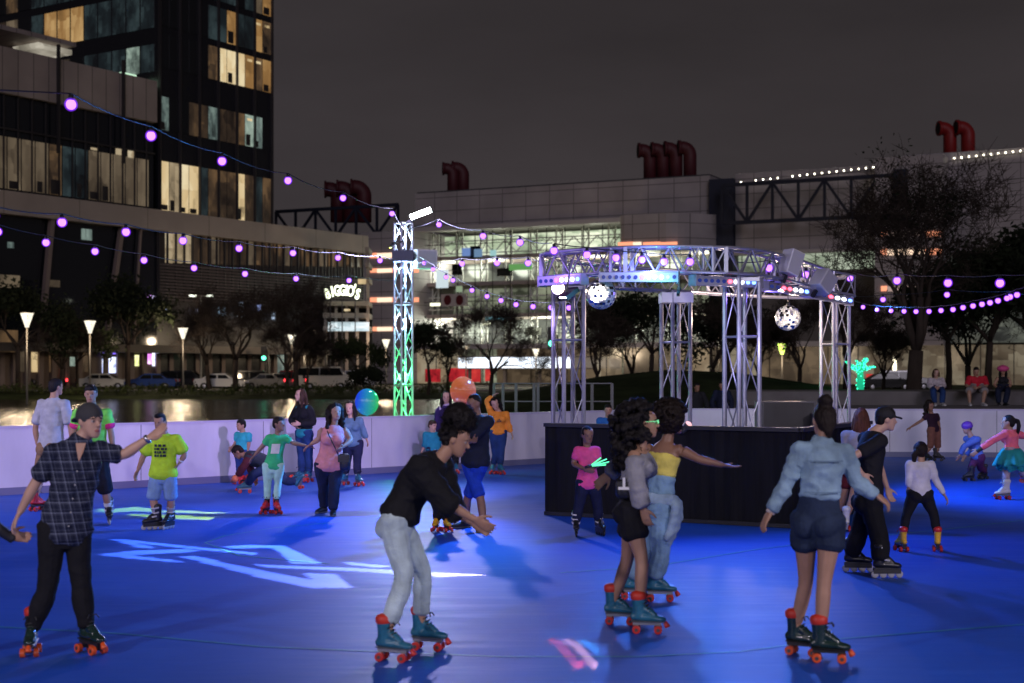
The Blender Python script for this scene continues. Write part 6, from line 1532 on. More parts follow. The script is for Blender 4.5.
for z0 in (17.2, 9.9):
    mb = MB(); a, b = B.u(424), B.u(700); mb.bar((a, 1.4, z0), (b, 1.4, z0), .14); mb.bar((a, 1.4, z0 + 1.6), (b, 1.4, z0 + 1.6), .14); x = a; f_ = 0
    while x < b - 1.6:
        mb.bar((x, 1.4, z0 + 1.6 * f_), (x + 1.6, 1.4, z0 + 1.6 * (1 - f_)), .11); f_ = 1 - f_; x += 1.6
    mb.build('lattice_girder', [LAT], B.root)
u = B.u(420)
def one_bar(name, p, q, w, m, root): mb = MB(); mb.bar(p, q, w); return mb.build(name, [m], root)
while u < B.u(700): one_bar('mullion', (u, 1.0, zb), (u, 1.0, 20), .09, MULL, B.root); u += 2.55
for z in (2.4, 6.7, 10.9, 15.0, 18.4): one_bar('transom', (B.u(420), .96, z), (B.u(700), .96, z), .09, MULL, B.root)
for (px0, px1, py0, py1, c, e) in [(462, 470, 248, 256, (.25, .45, 1), .5), (474, 482, 249, 257, (.3, .55, .9), .4), (490, 496, 250, 256, (.5, .9, .9), .6), (509, 532, 264, 270, (.2, .6, .15), .5), (436, 448, 270, 288, (.75, .9, .95), .8), (456, 462, 286, 292, (.6, .8, .5), .4), (430, 440, 303, 306, (1, 1, .7), 1.6), (485, 510, 317, 320, (.25, .6, .7), .5), (483, 490, 322, 325, (1, 1, .8), 1.6), (457, 463, 321, 324, (1, 1, .9), 1.8), (525, 541, 328, 335, (.8, .85, .6), .45)]:
    B.pbox('hall_light', mat('hall light %.2f %.2f %.1f' % (c[0], c[1], e), (.1, .1, .1), emit=c, es=e), px0, px1, py0, py1, .7, .8)
for (px0, px1, py0, py1) in ((452, 462, 264, 275), (497, 512, 268, 276), (470, 480, 246, 258)): B.pbox('dark_bay', DGLASS, px0, px1, py0, py1, 1.15, 1.3)
# emblem: two dark red discs on a pale board
B.pbox('sign_board', mat('pale sign board', (.50, .44, .42), rough=.6), 441, 466, 294, 306, -.3, .2)
for px in (447.5, 459.5):
    u_, z_ = B.u(px, -.35), B.z(px, 300, -.35); mb = MB(); mb.etube([(u_, -.30, z_), (u_, -.42, z_)], Vector((1, 0, 0)), [.52, .50], [.66, .64], 24, True, 0, 0); mb.build('red_disc', [mat('dark red disc', (.10, .008, .014), rough=.5)], B.root)
# rounded volume and dark recess
mb = MB(); ua, ub = B.u(619, -5), B.u(709, -5); za, zc = B.z(650, 249, -5), B.z(650, 214, -5)
pts = [(ua, 0), (ua, -4.6), (ua + .3, -5.1), (ua + .8, -5.3)] + [(lerp(ua + 6, ub, t), -5.3 + 5.3 * (t ** 1.6)) for t in [i / 8 for i in range(9)]]
mb.prism([(x, y, za) for x, y in pts], (0, 0, 0), (0, 0, zc - za)); mb.build('rounded_bay', [PAN], B.root)
for (a, b, mm) in ((618, 633, ORG), (633, 641, ORW), (643, 660, ORG), (660, 677, ORG)): B.pbox('strip_light', mm, a, b, 242, 246.5, -5.45, -5.32)
NAVY = mat('dark blue cladding', (.012, .016, .04), rough=.6)
B.box('recess_tower', NAVY, B.u(711), B.u(735), 0, 24.6, -.8, 18)
B.box('right_wall', PAN, B.u(735.5), B.u(880), 15.9, zt, 0, 25)
B.box('right_glass', lit_mat('right hall glass', (.42, .50, .36), (.9, 1, .78), .62, (.5, 1, 1.4), .25, 1.2), B.u(735.5), B.u(880), 13.6, 15.85, 1.2, 1.6)
B.box('right_soffit', mat('pale soffit', (.46, .42, .42), rough=.6), B.u(735.5), B.u(880), 15.5, 15.89, -.8, .5)
u = B.u(740)
while u < B.u(878): one_bar('mullion', (u, .8, 13.6), (u, .8, 15.5), .10, MULL, B.root); u += 2.2
B.box('lower_wall', mat('hall lower wall', (.10, .09, .09), rough=.7), B.u(713), B.u(1100), 4.9, 13.59, 1.3, 12)
B.box('right_block', PAN, B.u(880.5), B.u(948), 3.8, zt + .3, -3.2, 20)
for py0, py1 in ((231, 236), (249, 254.5), (286, 291)):
    for (a, b, mm) in ((881, 887, ORG), (887, 925, ORW if py0 == 249 else mat('pale strip', (.3, .26, .24), emit=(1, .7, .6), es=.35)), (925, 942, ORG)): B.pbox('strip_light', mm, a, b, py0, py1, -3.32, -3.21)
B.box('far_right_wall', PAN, B.u(948.5), B.u(1140), 15.0, zt + .3, 0, 25)
B.box('far_right_glass', lit_mat('far right glass', (.05, .055, .05), (.28, .30, .24), .5, (.5, 1, 1), .1, 1), B.u(948.5), B.u(1140), 5, 14.99, .8, 1.2)
# ground level: glazed foyer with warm light, red hangings and doors
FOY = lit_mat('foyer warm', (.62, .46, .28), (1, .88, .62), .36, (.5, 1, .5), .06, .8)
FOYR = lit_mat('foyer far', (.30, .22, .14), (1, .86, .6), .24, (.5, 1, .5), .04, .9)
FOYD = lit_mat('foyer dim', (.26, .18, .11), (.7, .5, .3), .22, (.5, 1, .5), .06, .9)
for (a, b, mm) in ((372, 395, FOYD), (395, 430, FOY), (430, 466, FOY), (500, 560, FOYD), (560, 600, FOYD), (600, 625, FOY), (626, 668, FOYD), (668, 712, FOY), (713, 760, FOYR), (760, 842, FOYD), (842, 880, FOYR), (880, 950, FOYR), (950, 1040, FOYR)):
    B.box('foyer_glass', mm, B.u(a) + .05, B.u(b) - .05, .25, 4.7, -1.0 if a < 880 else -3.5, -.8 if a < 880 else -3.3)
B.box('foyer_lintel', mat('pale soffit', (.46, .42, .42), rough=.6), B.u(372), B.u(880), 4.71, 5.3, -1.6, .4)
u = B.u(374)
while u < B.u(1030): y_ = -1.25 if u < B.u(880) else -3.7; one_bar('foyer_mullion', (u, y_, .2), (u, y_, 4.7), .09, MULL, B.root); u += 3.4
REDH = lit_mat('red hanging', (.55, .02, .03), (1, .09, .07), .75, (.8, 1, .7), .3, 1.4)
for (a, b, c, d) in ((380, 394, 369, 383), (425, 440, 369, 382), (449, 469, 368, 382), (470, 480, 369, 382), (485, 490, 369, 381), (866, 877, 374, 388), (902, 912, 374, 388), (912, 922, 374, 388)):
    B.pbox('red_hanging', REDH, a, b, c, d, -1.6 if a < 880 else -3.9, -1.45 if a < 880 else -3.8)
for px in (894.5, 912.5): B.pbox('tall_light', mat('tall light', (.8, .8, .7), emit=(1, .9, .62), es=3), px - 1.7, px + 1.7, 357, 372, -3.95, -3.82)
# bright entrance canopy
cn = empty('entrance_canopy', (B.root.location.x, B.root.location.y, 0), B.root.rotation_euler.z); tag(cn, 'long brightly lit white entrance canopy in front of the convention hall', 'canopy')
mb = MB(); mb.b2(B.u(458, -9), B.u(571, -9), -9, -2, B.z(515, 357, -9), B.z(515, 356, -9)); mb.b2(B.u(458, -9), B.u(571, -9), -8.9, -2, B.z(515, 369, -9) , B.z(515, 368, -9)); mb.build('canopy_slab', [CONL], cn)
mb = MB(); mb.b2(B.u(458, -9), B.u(571, -9), -8.95, -8.7, B.z(515, 368, -9), B.z(515, 357.2, -9)); mb.build('lit_fascia', [lit_mat('lit fascia', (.80, .88, 1), (1, 1, 1), 1.7, (.15, 1, 1), .6, .8)], cn)
for px in (470, 505, 540, 566): mb = MB(); u_ = B.u(px, -8); mb.b2(u_ - .15, u_ + .15, -8.2, -7.9, 0, B.z(515, 369, -9)); mb.build('canopy_post', [CONL], cn)
# roof trusses
NAVT = mat('dark navy steel', (.010, .013, .030), rough=.5)
def roof_truss(pxa, pxb, z0, z1, off, nb, label, th=.42):
    r = empty('roof_truss', (B.root.location.x, B.root.location.y, 0), B.root.rotation_euler.z); tag(r, label, 'roof truss')
    a, b = B.u(pxa, off), B.u(pxb, off)
    for y in (off,):
        mb = MB(); mb.bar((a, y, z0), (b, y, z0), th); mb.bar((a, y, z1), (b, y, z1), th)
        for i in range(nb + 1):
            x = lerp(a, b, i / nb); mb.bar((x, y, z0), (x, y, z1), th * .7)
            if i < nb:
                x2 = lerp(a, b, (i + 1) / nb); mb.bar((x, y, z0 if i % 2 else z1), (x2, y, z1 if i % 2 else z0), th * .7)
        mb.build('truss_frame', [NAVT], r)
    return r
roof_truss(722, 906, B.z(815, 219, -3), B.z(815, 180, -3), -3, 7, 'dark steel roof truss with zigzag members on the right part of the hall')
roof_truss(276, 398, B.z(340, 237, -1), B.z(340, 208, -1), -1, 6, 'dark steel roof truss between the hotel and the hall')
B.pbox('mast', NAVT, 893, 907, 169, 206, -3.6, -.2)
# white bulbs along the roof edge
rs = empty('roof_lights', (B.root.location.x, B.root.location.y, 0), B.root.rotation_euler.z); tag(rs, 'row of small white bulbs along the roof edge of the hall', 'string lights')
bm_ = MB(); bm_.ell((0, 0, 0), (.08, .08, .08), None, 10, 7); bme = bm_.mesh('bulb', [BULBW], True)
cab = MB(); prev = None
for i in range(41):
    px = 741 + i * 7.35 + (2 if i in (1,) else 0)
    if i in (1, 6): continue
    off = -3 if px < 900 else -.2
    z = B.z(px, lerp(182, 150.5, (px - 741) / 283), off); p = Vector((B.u(px, off), off, z)); link('bulb', bme, rs).location = p
    q = p - UP * .24
    if prev is not None: cab.bar(prev, q, .06)
    prev = q
cab.build('cable', [WIRE], rs)
B.box('right_parapet', PAN, B.u(902), B.u(1140), zt + .31, zt + .9, .2, 1)
# ventilation pipes on the roof
PIPE = mat('red vent pipe', (.075, .008, .014), rough=.6, var=.15, vscale=.6)
PIPEL = mat('red vent pipe painted lit', (.27, .010, .010), rough=.5, var=.15, vscale=.6)  # lit copy of the same pipe red; the light is in the colour
def pipe(px, pyt, pyb, wpx, off, m, label, turn=-1, group=None):
    Y = 0; u_ = B.u(px, off); R = wpx / 2 * (B.o[1] + u_ * B.d[1]) / F; z0, z1 = B.z(px, pyb, off), B.z(px, pyt, off)
    r = empty('vent_pipe', B.root.matrix_basis @ Vector((u_, off, z0 - 1.5)), B.root.rotation_euler.z); tag(r, label, 'vent pipe', group)
    h = z1 - z0 + 1.5; bend = R * 1.15; top = h - R
    pts = [(0, 0, 0), (0, 0, top - bend)] + [(turn * bend * (1 - math.cos(a)) * .85, -bend * (1 - math.cos(a)) * .53, top - bend + bend * math.sin(a)) for a in [PI / 2 * i / 6 for i in range(1, 7)]]
    e = Vector(pts[-1]); d = Vector((turn * .85, -.53, 0)); pts += [e + d * R * .5]
    mb = MB(); mb.etube(pts, Vector((0, 1, 0)), [R] * len(pts), [R] * len(pts), 18, True, 0, 0); mb.build('pipe_body', [m], r, True)
    e = Vector(pts[-1]); mb = MB(); mb.etube([e - d * .1, e + d * .16], Vector((0, 0, 1)), [R * 1.16] * 2, [R * 1.16] * 2, 18, True, 0, 0); mb.build('flange', [m], r, True)
    mb = MB(); mb.etube([e + d * .15, e + d * .18], Vector((0, 0, 1)), [R * .9] * 2, [R * .9] * 2, 18, True, 0, 0); mb.build('mouth', [mat('pipe mouth', (.01, .006, .008), rough=.8)], r)
for i, px in enumerate((650, 663, 676, 690)): pipe(px, 144 - i * .9, 178, 13.5, 4, PIPE, ['dull red roof pipe, outer left one of a row of four bent the same way', 'dull red roof pipe, second from the left in the row of four', 'dull red roof pipe, third from the left in the row of four', 'dull red roof pipe, right end of the row of four'][i], group='vent pipes in a row of four')
pipe(453, 163, 193, 12, 9, PIPE, 'dull red roof pipe standing almost alone above the tower lamp, front of a close pair'); pipe(463, 162, 193, 13, 10, PIPE, 'dull red roof pipe, rear of the close pair above the tower lamp')
for i, px in enumerate((338, 350, 364)): pipe(px, 182 - i, 212, 16, 14, PIPE, ['dark red roof pipe behind the violet bulbs, outer left of three', 'dark red roof pipe behind the violet bulbs, in the middle of three', 'dark red roof pipe behind the violet bulbs, right of three'][i])
pipe(950, 122, 160, 13.5, 5, PIPEL, 'red roof pipe painted as if lit above the bare tree, left of two'); pipe(968, 121, 160, 14, 5, PIPEL, 'red roof pipe painted as if lit above the bare tree, right of two')

# ------------------------------------------------------------------ street furniture
LH = lit_mat('street lamp glass', (.95, .90, .70), (1, .96, .80), 1.25, (1, 1, 1), .8, 3)
POST = mat('lamp post steel', (.08, .075, .07), rough=.45, metal=.5)
def street_lamp(px, py, Y, label, col=None):
    top = U(px, py - 6.5 * 100 / Y * .9, Y); z0 = ground_z(top.x, Y); r = empty('street_lamp', (top.x, Y, z0)); tag(r, label, 'street lamp', 'street lamps along the pond'); h = top.z - z0
    mb = MB(); mb.tube([(0, 0, 0), (0, 0, .5), (0, 0, h - .95)], [.11, .075, .06], 8); mb.build('post', [POST], r, True)
    mb = MB(); mb.tube([(0, 0, h - .95), (0, 0, h - .80), (0, 0, h - .04)], [.12, .16, .43], 4); o = mb.build('lantern', [col or LH], r); 
    mb = MB(); mb.tube([(0, 0, h - .04), (0, 0, h)], [.47, .47], 4); mb.build('lid', [POST], r)
    mb = MB(); mb.box((.0, -.30, h - .30), (.24, .16, .22)); mb.build('emblem', [POST], r)
    lamp('POINT', 'street_lamp_light', (top.x, Y - .9, z0 + h - .5), None, 700, (1, .76, .50), .35)
for a in [(27, 319, 90, 'street lamp with wedge lantern standing furthest left, tallest in view'), (90, 326, 103, 'street lamp behind the man in neon green tee'), (183, 332.5, 119, 'street lamp with wedge lantern above the neon yellow boy'), (292, 338.5, 138, 'street lamp glowing through orange lit twigs of a bare tree'),
          (386, 343, 150, 'small street lamp just left of the slim lighting tower'), (466, 349, 158, 'small street lamp before the red hangings'), (536, 352, 162, 'faint street lamp under the bright entrance canopy'), (719, 342, 140, 'street lamp between the middle and front truss columns')]: street_lamp(*a)
street_lamp(782, 348, 118, 'street lamp glowing green under the smaller mirror ball', mat('green lantern', (.3, .5, .1), emit=(.22, 1, .10), es=1.1))
# double headed lamp
dl = empty('double_lamp', (U(201, 298, 128).x, 128, GZ)); tag(dl, 'tall double headed lamp post in front of the hotel louvres', 'street lamp'); hz = U(201, 296, 128).z - GZ
mb = MB(); mb.tube([(0, 0, 0), (0, 0, hz)], [.10, .07], 8); mb.bar((-.5, 0, hz), (.5, 0, hz), .07); mb.build('post', [mat('pale post', (.45, .42, .34), rough=.5)], dl)
for s_ in (-1, 1): mb = MB(); mb.b2(s_ * .45, s_ * 1.05, -.15, .15, hz - .06, hz + .1); mb.build('lamp_head', [mat('lamp head white', (.8, .8, .7), emit=(.95, 1, .82), es=2.5)], dl)
# traffic lights
def traffic_light(px, py, Y, label, k=1.0):
    p = U(px, py, Y); r = empty('traffic_light', (p.x, Y, GZ)); tag(r, label, 'traffic light', 'traffic lights on the street'); h = p.z - GZ
    mb = MB(); mb.tube([(.4 * k, .1, 0), (.4 * k, .1, h + .8)], .09, 8); mb.bar((.4 * k, .1, h), (0, .1, h), .08); mb.build('post', [POST], r)
    mb = MB(); mb.b2(-.28 * k, .28 * k, -.1, .1, h - .5 * k, h + 1.05 * k); mb.build('housing', [BLKPL], r)
    for i, (c, e) in enumerate((((.1, 1, .55), 5), ((.1, .08, .02), .02), ((.1, .02, .02), .02))):
        mb = MB(); mb.etube([(0, -.10, h + i * .38 * k - .1), (0, -.16, h + i * .38 * k - .1)], Vector((1, 0, 0)), [.20 * k] * 2, [.20 * k] * 2, 14, True, 0, 0); mb.build('signal', [mat('signal %d' % i, (.02, .02, .02), emit=c, es=e)], r)
traffic_light(551.5, 342.5, 145, 'green traffic light beside the left truss column', 1.5); traffic_light(264, 357, 140, 'small green traffic light behind the crouching skaters', 1.0); traffic_light(322, 343, 142, "small green traffic light below the neon letters", .9)

# ------------------------------------------------------------------ parked and passing cars
TYRE = mat('tyre', (.012, .012, .012), rough=.8); RIM = mat('rim', (.4, .4, .42), rough=.3, metal=.8); CGL = mat('car glass', (.01, .012, .015), rough=.06, spec=.6)
HEADL = mat('headlight', (.9, .9, .9), emit=(1, .95, .85), es=5); TAILL = mat('tail light', (.3, .01, .01), emit=(1, .04, .05), es=4.5); TAILO = mat('tail light off', (.22, .008, .01), rough=.25)
def car_body(kind):
    if kind == 'van': prof_ = [(-2.4, .35), (-2.45, .8), (-2.4, 1.3), (-2.15, 2.0), (1.2, 2.05), (1.75, 1.45), (2.35, 1.15), (2.45, .7), (2.4, .35)]; roof = (2.0, 2.05)
    elif kind == 'suv': prof_ = [(-2.25, .38), (-2.3, .9), (-2.2, 1.1), (-2.0, 1.68), (.55, 1.72), (1.15, 1.15), (2.15, 1.0), (2.3, .75), (2.25, .38)]; roof = None
    else: prof_ = [(-2.2, .32), (-2.28, .75), (-2.15, .98), (-1.55, 1.02), (-.85, 1.42), (.45, 1.45), (1.2, 1.0), (2.05, .86), (2.25, .65), (2.2, .32)]; roof = None
    return prof_
def car(x, y, yaw, kind, paint, label, head=False, tail=False):
    r = empty('parked_car', (x, y, GZ + .004), math.radians(yaw)); tag(r, label, 'car', 'cars on the street beyond the pond')
    P = car_body(kind); n = len(P); mb = MB(); vs = []
    for sy_, k in ((-1, .80), (-1, 1), (1, 1), (1, .80)):
        for (a, z) in P:
            w = .88 if z < 1.05 else .88 - .16 * (z - 1.05)
            vs.append((a if k == 1 else a * .985, sy_ * w * (1 if k == 1 else .93), z if k == 1 else z + (.02 if z > .5 else -.02)))
    fs = []
    for j in range(3):
        for i in range(n): fs.append((j * n + i, j * n + (i + 1) % n, (j + 1) * n + (i + 1) % n, (j + 1) * n + i))
    fs.append(tuple(range(n - 1, -1, -1))); fs.append(tuple(3 * n + i for i in range(n)))
    mb.add(vs, fs); o = mb.build('body', [paint], r); bv = o.modifiers.new('b', 'BEVEL'); bv.width = .05; bv.segments = 2; bv.limit_method = 'ANGLE'
    up = [p for p in P if p[1] > 1.05 or (kind == 'car' and p[1] > 1.0)]
    zt_ = max(p[1] for p in P); cab_ = [p for p in P if p[1] > zt_ - .08]; x0, x1 = cab_[0][0], cab_[-1][0]
    zb_ = 1.02 if kind != 'van' else 1.3
    for s_ in (-1, 1):
        mb = MB(); w0, w1 = .90, .88 - .16 * (zt_ - .12 - 1.05) + .02
        for (a, b) in ((x0 - .12, (x0 + x1) / 2 - .05), ((x0 + x1) / 2 + .05, x1 + .1)):
            sl_ = .32 if b > x1 else 0; sr_ = .30 if a < x0 else 0
            mb.add([(a - sr_, s_ * w0, zb_), (b + sl_, s_ * w0, zb_), (b, s_ * w1, zt_ - .12), (a, s_ * w1, zt_ - .12)], [(0, 1, 2, 3)])
        mb.build('side_window', [CGL], r)
    for i in range(n - 1):
        (a, za), (b, zb2) = P[i], P[i + 1]
        if abs(zb2 - za) > .3 and min(za, zb2) > .9:
            d = Vector((b - a, 0, zb2 - za)); nn = Vector((-(zb2 - za), 0, b - a)).normalized() * .025
            p0 = Vector((a, 0, za)) + d * .08 + nn; p1 = Vector((a, 0, za)) + d * .9 + nn
            mb = MB(); mb.add([p0 + Vector((0, -.74, 0)), p0 + Vector((0, .74, 0)), p1 + Vector((0, .66, 0)), p1 + Vector((0, -.66, 0))], [(0, 1, 2, 3)]); mb.build('windscreen' if a > 0 else 'rear_window', [CGL], r)
    for wx in (-1.35, 1.38):
        for s_ in (-1, 1):
            mb = MB(); mb.etube([(wx, s_ * .72, .32), (wx, s_ * .91, .32)], Vector((0, 0, 1)), [.32] * 2, [.32] * 2, 16, True, 0, .1); wh = mb.build('wheel', [TYRE], r, True)
            mb = MB(); mb.etube([(wx, s_ * .90, .32), (wx, s_ * .955, .32)], Vector((0, 0, 1)), [.19, .17], [.19, .17], 12, True, 0, .05); mb.build('rim', [RIM], wh)
    zl = .72 if kind != 'van' else .95
    for s_ in (-1, 1):
        mb = MB(); mb.box((2.27 if kind != 'van' else 2.44, s_ * .62, zl), (.06, .34, .16)); mb.build('headlight', [HEADL if head else RIM], r)
        mb = MB(); mb.box((-2.29 if kind != 'van' else -2.45, s_ * .66, zl + .14), (.06, .28, .24)); mb.build('tail_light', [TAILL if tail else TAILO], r)
        mb = MB(); mb.box((.95, s_ * .98, 1.02), (.14, .16, .12)); mb.build('wing_mirror', [paint], r)
PW = mat('white car paint', (.72, .72, .70), rough=.25, coat=.6); PK = mat('black car paint', (.012, .012, .014), rough=.2, coat=.8); PS = mat('silver car paint', (.42, .42, .44), rough=.3, metal=.5, coat=.5); PB = mat('blue car paint', (.02, .05, .20), rough=.25, coat=.6); PR = mat('red car paint', (.22, .015, .015), rough=.25, coat=.6)
def carx(px, Y): return (px - 512) * Y / F
for px, Y, yaw, kind, paint, lab, hd, tl in [(10, 124, 2, 'suv', PK, 'black suv parked at the left picture edge beyond the pond', 0, 0), (44, 127, 178, 'car', PK, 'dark saloon with glowing rear lamps near the left street lamp', 0, 1), (104, 126, 3, 'car', PW, 'white saloon parked under the violet shop sign', 0, 0), (152, 125, 180, 'car', PB, 'blue saloon in front of the pink and white shop lights', 0, 0),
     (187, 130, 0, 'suv', PK, 'black suv behind the third street lamp', 0, 0), (221, 126, 2, 'car', PW, 'white saloon seen side on before the dim shop windows', 0, 0), (243, 131, 180, 'suv', PK, 'black suv following the white saloon', 0, 0), (270, 127, 150, 'car', PS, 'silver saloon showing its red tail lights', 0, 1), (291, 128, 150, 'suv', PR, 'dark red suv with brake lights behind the silver saloon', 0, 1),
     (326, 127, 0, 'van', PW, 'white van with bright headlights under the neon letters', 1, 0), (352, 129, 0, 'suv', PS, 'silver suv right behind the white van', 0, 0), (886, 120, 0, 'car', PK, 'black saloon right of the green lit tree', 0, 0), (905, 123, 0, 'suv', PS, 'grey suv half hidden by the bare tree', 1, 0)]:
    car(carx(px, Y), Y, yaw, kind, paint, lab, hd, tl)

# ------------------------------------------------------------------ plants
BARK = mat('dark bark', (.055, .042, .034), rough=.95, var=.35, vscale=3, bump=.6, bscale=14, stretch=(1, 1, .3), spec=.1)
def leafm(name, c): return mat('leaf ' + name, c, rough=.7, var=.5, vscale=.9, spec=.2)
LEAF_D = leafm('dark', (.016, .022, .010)); LEAF_M = leafm('mid', (.030, .042, .014)); LEAF_S = leafm('shrub', (.06, .075, .025))
def grow(mb, tips, p, d, L, r, depth, rng, maxd, spread, up=.25, sides=6, tips_from=2):
    n = 3 if depth < 2 else 2; pts = [p]; rr = [r]; q = p; dd = d
    for i in range(n):
        dd = (dd + Vector((rng.gauss(0, .16), rng.gauss(0, .16), rng.gauss(0, .10) + up * .12))).normalized(); q = q + dd * L / n; pts.append(q); rr.append(r * (1 - .34 * (i + 1) / n))
    mb.tube(pts, rr, max(3, sides - depth), cap=depth == 0)
    if depth >= tips_from: tips.append((q, r))
    if depth >= maxd: return
    k = rng.choice((2, 3)) if depth < maxd - 1 else 3
    ph = rng.uniform(0, 6.28)
    for j in range(k):
        an = spread * rng.uniform(.6, 1.25); t = dd.orthogonal().normalized(); t.rotate(Matrix.Rotation(ph + 6.28 * j / k + rng.uniform(-.4, .4), 3, dd))
        nd = (dd * math.cos(an) + t * math.sin(an)).normalized()
        st = pts[-1] if rng.random() < .65 else pts[-2]
        grow(mb, tips, st, nd, L * rng.uniform(.62, .86), rr[-1] * rng.uniform(.62, .82), depth + 1, rng, maxd, spread, up, sides, tips_from)
def leaves(tips, n, rad, size, rng, flat=.8):
    mb = MB()
    for (c, r) in tips:
        for _ in range(n):
            o = Vector((rng.gauss(0, rad), rng.gauss(0, rad), rng.gauss(0, rad * flat))); s_ = size * rng.uniform(.6, 1.3)
            a = Vector((rng.gauss(0, 1), rng.gauss(0, 1), rng.gauss(0, 1))).normalized(); b = a.orthogonal().normalized(); q = c + o
            mb.add([q - a * s_, q + b * s_ * .5, q + a * s_, q - b * s_ * .5], [(0, 1, 2, 3)])
    return mb
def tree(px, Y, pyt, label, kind='bare', seed=1, lean=0., leafmat=None, fork=.28, r=.16, spread=.5, group='trees beyond the rink', nl=22, cap_=1., name=None):
    rng = random.Random(seed); x = (px - 512) * Y / F; z0 = ground_z(x, Y) - .05; H = U(px, pyt, Y).z - z0
    root = empty(name or ('bare_tree' if kind == 'bare' else 'leafy_tree'), (x, Y, z0)); tag(root, label, 'tree', group)
    mb = MB(); tips = []; maxd = 6 if kind == 'bare' else 4
    tr = H * fork; p = Vector((0, 0, 0)); d = Vector((lean, 0, 1)).normalized()
    pts = [p, p + d * tr * .5 + Vector((rng.gauss(0, .05), 0, 0)), p + d * tr]; mb.tube(pts, [r * 1.3, r * 1.02, r * .92], 9)
    L = (H - tr) * (.27 if kind == 'bare' else .34)
    k = 4
    for j in range(k):
        an = spread * rng.uniform(.5, 1.15); ph = 6.28 * j / k + rng.uniform(-.5, .5); nd = Vector((math.sin(an) * math.cos(ph) + lean, math.sin(an) * math.sin(ph), math.cos(an))).normalized()
        grow(mb, tips, pts[-1], nd, L, r * .62, 0, rng, maxd, .46 if kind == 'bare' else .52, .25, 7, 3 if kind != 'bare' else 4)
    mb.build('trunk', [BARK], root, True)
    if kind == 'bare':
        tw_ = MB()
        for (c, rr_) in tips:
            for _ in range(3):
                e = c + Vector((rng.gauss(0, .3), rng.gauss(0, .3), rng.gauss(.18, .25))) * H / 9; tw_.tube([c, c.lerp(e, .5) + Vector((rng.gauss(0, .04),) * 3), e], [.012, .009, .005], 3, cap=False)
        tw_.build('crown', [BARK], root)
    else:
        leaves(tips, nl, H * .055 * cap_, H * .016 + .05, rng).build('crown', [leafmat or LEAF_D], root)
    return root
tr_ = [
 (18, 112, 284, 'dark leafy street tree at the picture edge behind the first street lamp', 'leafy', 3, 0, LEAF_D), (62, 114, 302, 'low bare street tree between the two street lamps at the left', 'bare', 5, 0, LEAF_D), (128, 122, 282, 'broad dark leafy street tree with a clear trunk before the shop lights', 'leafy', 7, 0, LEAF_D),
 (77, 118, 322, 'small lighter green street tree beside the second street lamp', 'leafy', 21, 0, LEAF_M), (210, 124, 290, 'bare street tree with a leaning trunk right of the third street lamp', 'bare', 9, -.12, LEAF_D), (236, 116, 268, 'bare street tree with a thin trunk before the hotel louvres', 'bare', 11, 0, None),
 (287, 113, 308, 'small bare tree whose twigs glow orange around a street lamp', 'bare', 13, 0, None), (306, 116, 326, 'low bare tree between the orange twigs and the neon letters', 'bare', 31, .1, LEAF_D), (296, 113, 272, 'tall bare tree in front of the hotel end', 'bare', 15, .0, None), (356, 117, 334, 'leafy tree under the neon letters', 'leafy', 17, 0, LEAF_M),
 (366, 96, 366, 'dark round bush behind the blue and green balloon', 'leafy', 19, 0, LEAF_D), (428, 108, 322, 'dark leafy tree right of the slim lighting tower', 'leafy', 23, 0, LEAF_D), (492, 92, 296, 'slender bare tree before the bright entrance canopy', 'bare', 25, 0, None),
 (448, 112, 330, 'bare tree between the leafy tree and the red hangings', 'bare', 27, 0, None), (600, 78, 296, 'bare tree spreading behind the left mirror ball', 'bare', 29, -.1, None), (652, 82, 288, 'dark leafy tree behind the middle column', 'leafy', 33, 0, LEAF_D), (632, 90, 300, 'bare tree between the mirror ball and the middle column', 'bare', 35, 0, None), (710, 80, 286, 'forked bare tree left of the front column', 'bare', 37, .1, None),
 (728, 88, 296, 'leafy dark tree behind the front column', 'leafy', 39, 0, LEAF_D), (800, 84, 290, 'dark bare tree below the white speakers', 'bare', 41, 0, LEAF_D), (758, 92, 310, 'bare tree behind the smaller mirror ball', 'bare', 43, 0, None), (846, 86, 262, 'thin bare tree behind the end column', 'bare', 45, 0, None),
 (884, 74, 318, 'slim bare tree before the tall foyer lights', 'bare', 47, 0, None), (968, 66, 262, 'bare tree with dense twigs right of the largest tree', 'bare', 51, 0, None), (990, 58, 246, 'dark leafy tree behind the woman with the pink hat', 'leafy', 53, 0, LEAF_D), (1030, 60, 228, 'dark leafy tree cut by the right picture edge', 'leafy', 55, 0, LEAF_D), (948, 72, 262, 'dark leafy tree behind the man in red', 'leafy', 57, 0, LEAF_D),
]
for (px, Y, pyt, lab, kind, sd_, ln, lm) in tr_:
    H_ = (HOR - pyt) * Y / F
    tree(px, Y, pyt, lab, kind, sd_, ln, lm, r=.05 + H_ * .019, fork=.26 if kind == 'bare' else .42, spread=.50 if kind == 'bare' else .80, nl=15)
# the biggest tree: leaning bare limbs, clumps of evergreen in its top
big = tree(915, 52, 150, 'largest tree, dark and almost bare with leafy clumps in its top, behind the seated people', 'bare', 61, .02, None, r=.28, fork=.26, spread=.30)
rng = random.Random(8)
tp = [(Vector((U(px, py, 52).x - big.location.x, rng.gauss(0, 1), U(px, py, 52).z - big.location.z)), 0) for px, py in [(rng.gauss(918, 22), rng.gauss(193, 17)) for _ in range(44)] + [(rng.gauss(955, 14), rng.gauss(205, 12)) for _ in range(10)]]
leaves(tp, 22, .36, .09, rng).build('leaf_clumps', [LEAF_D], big)
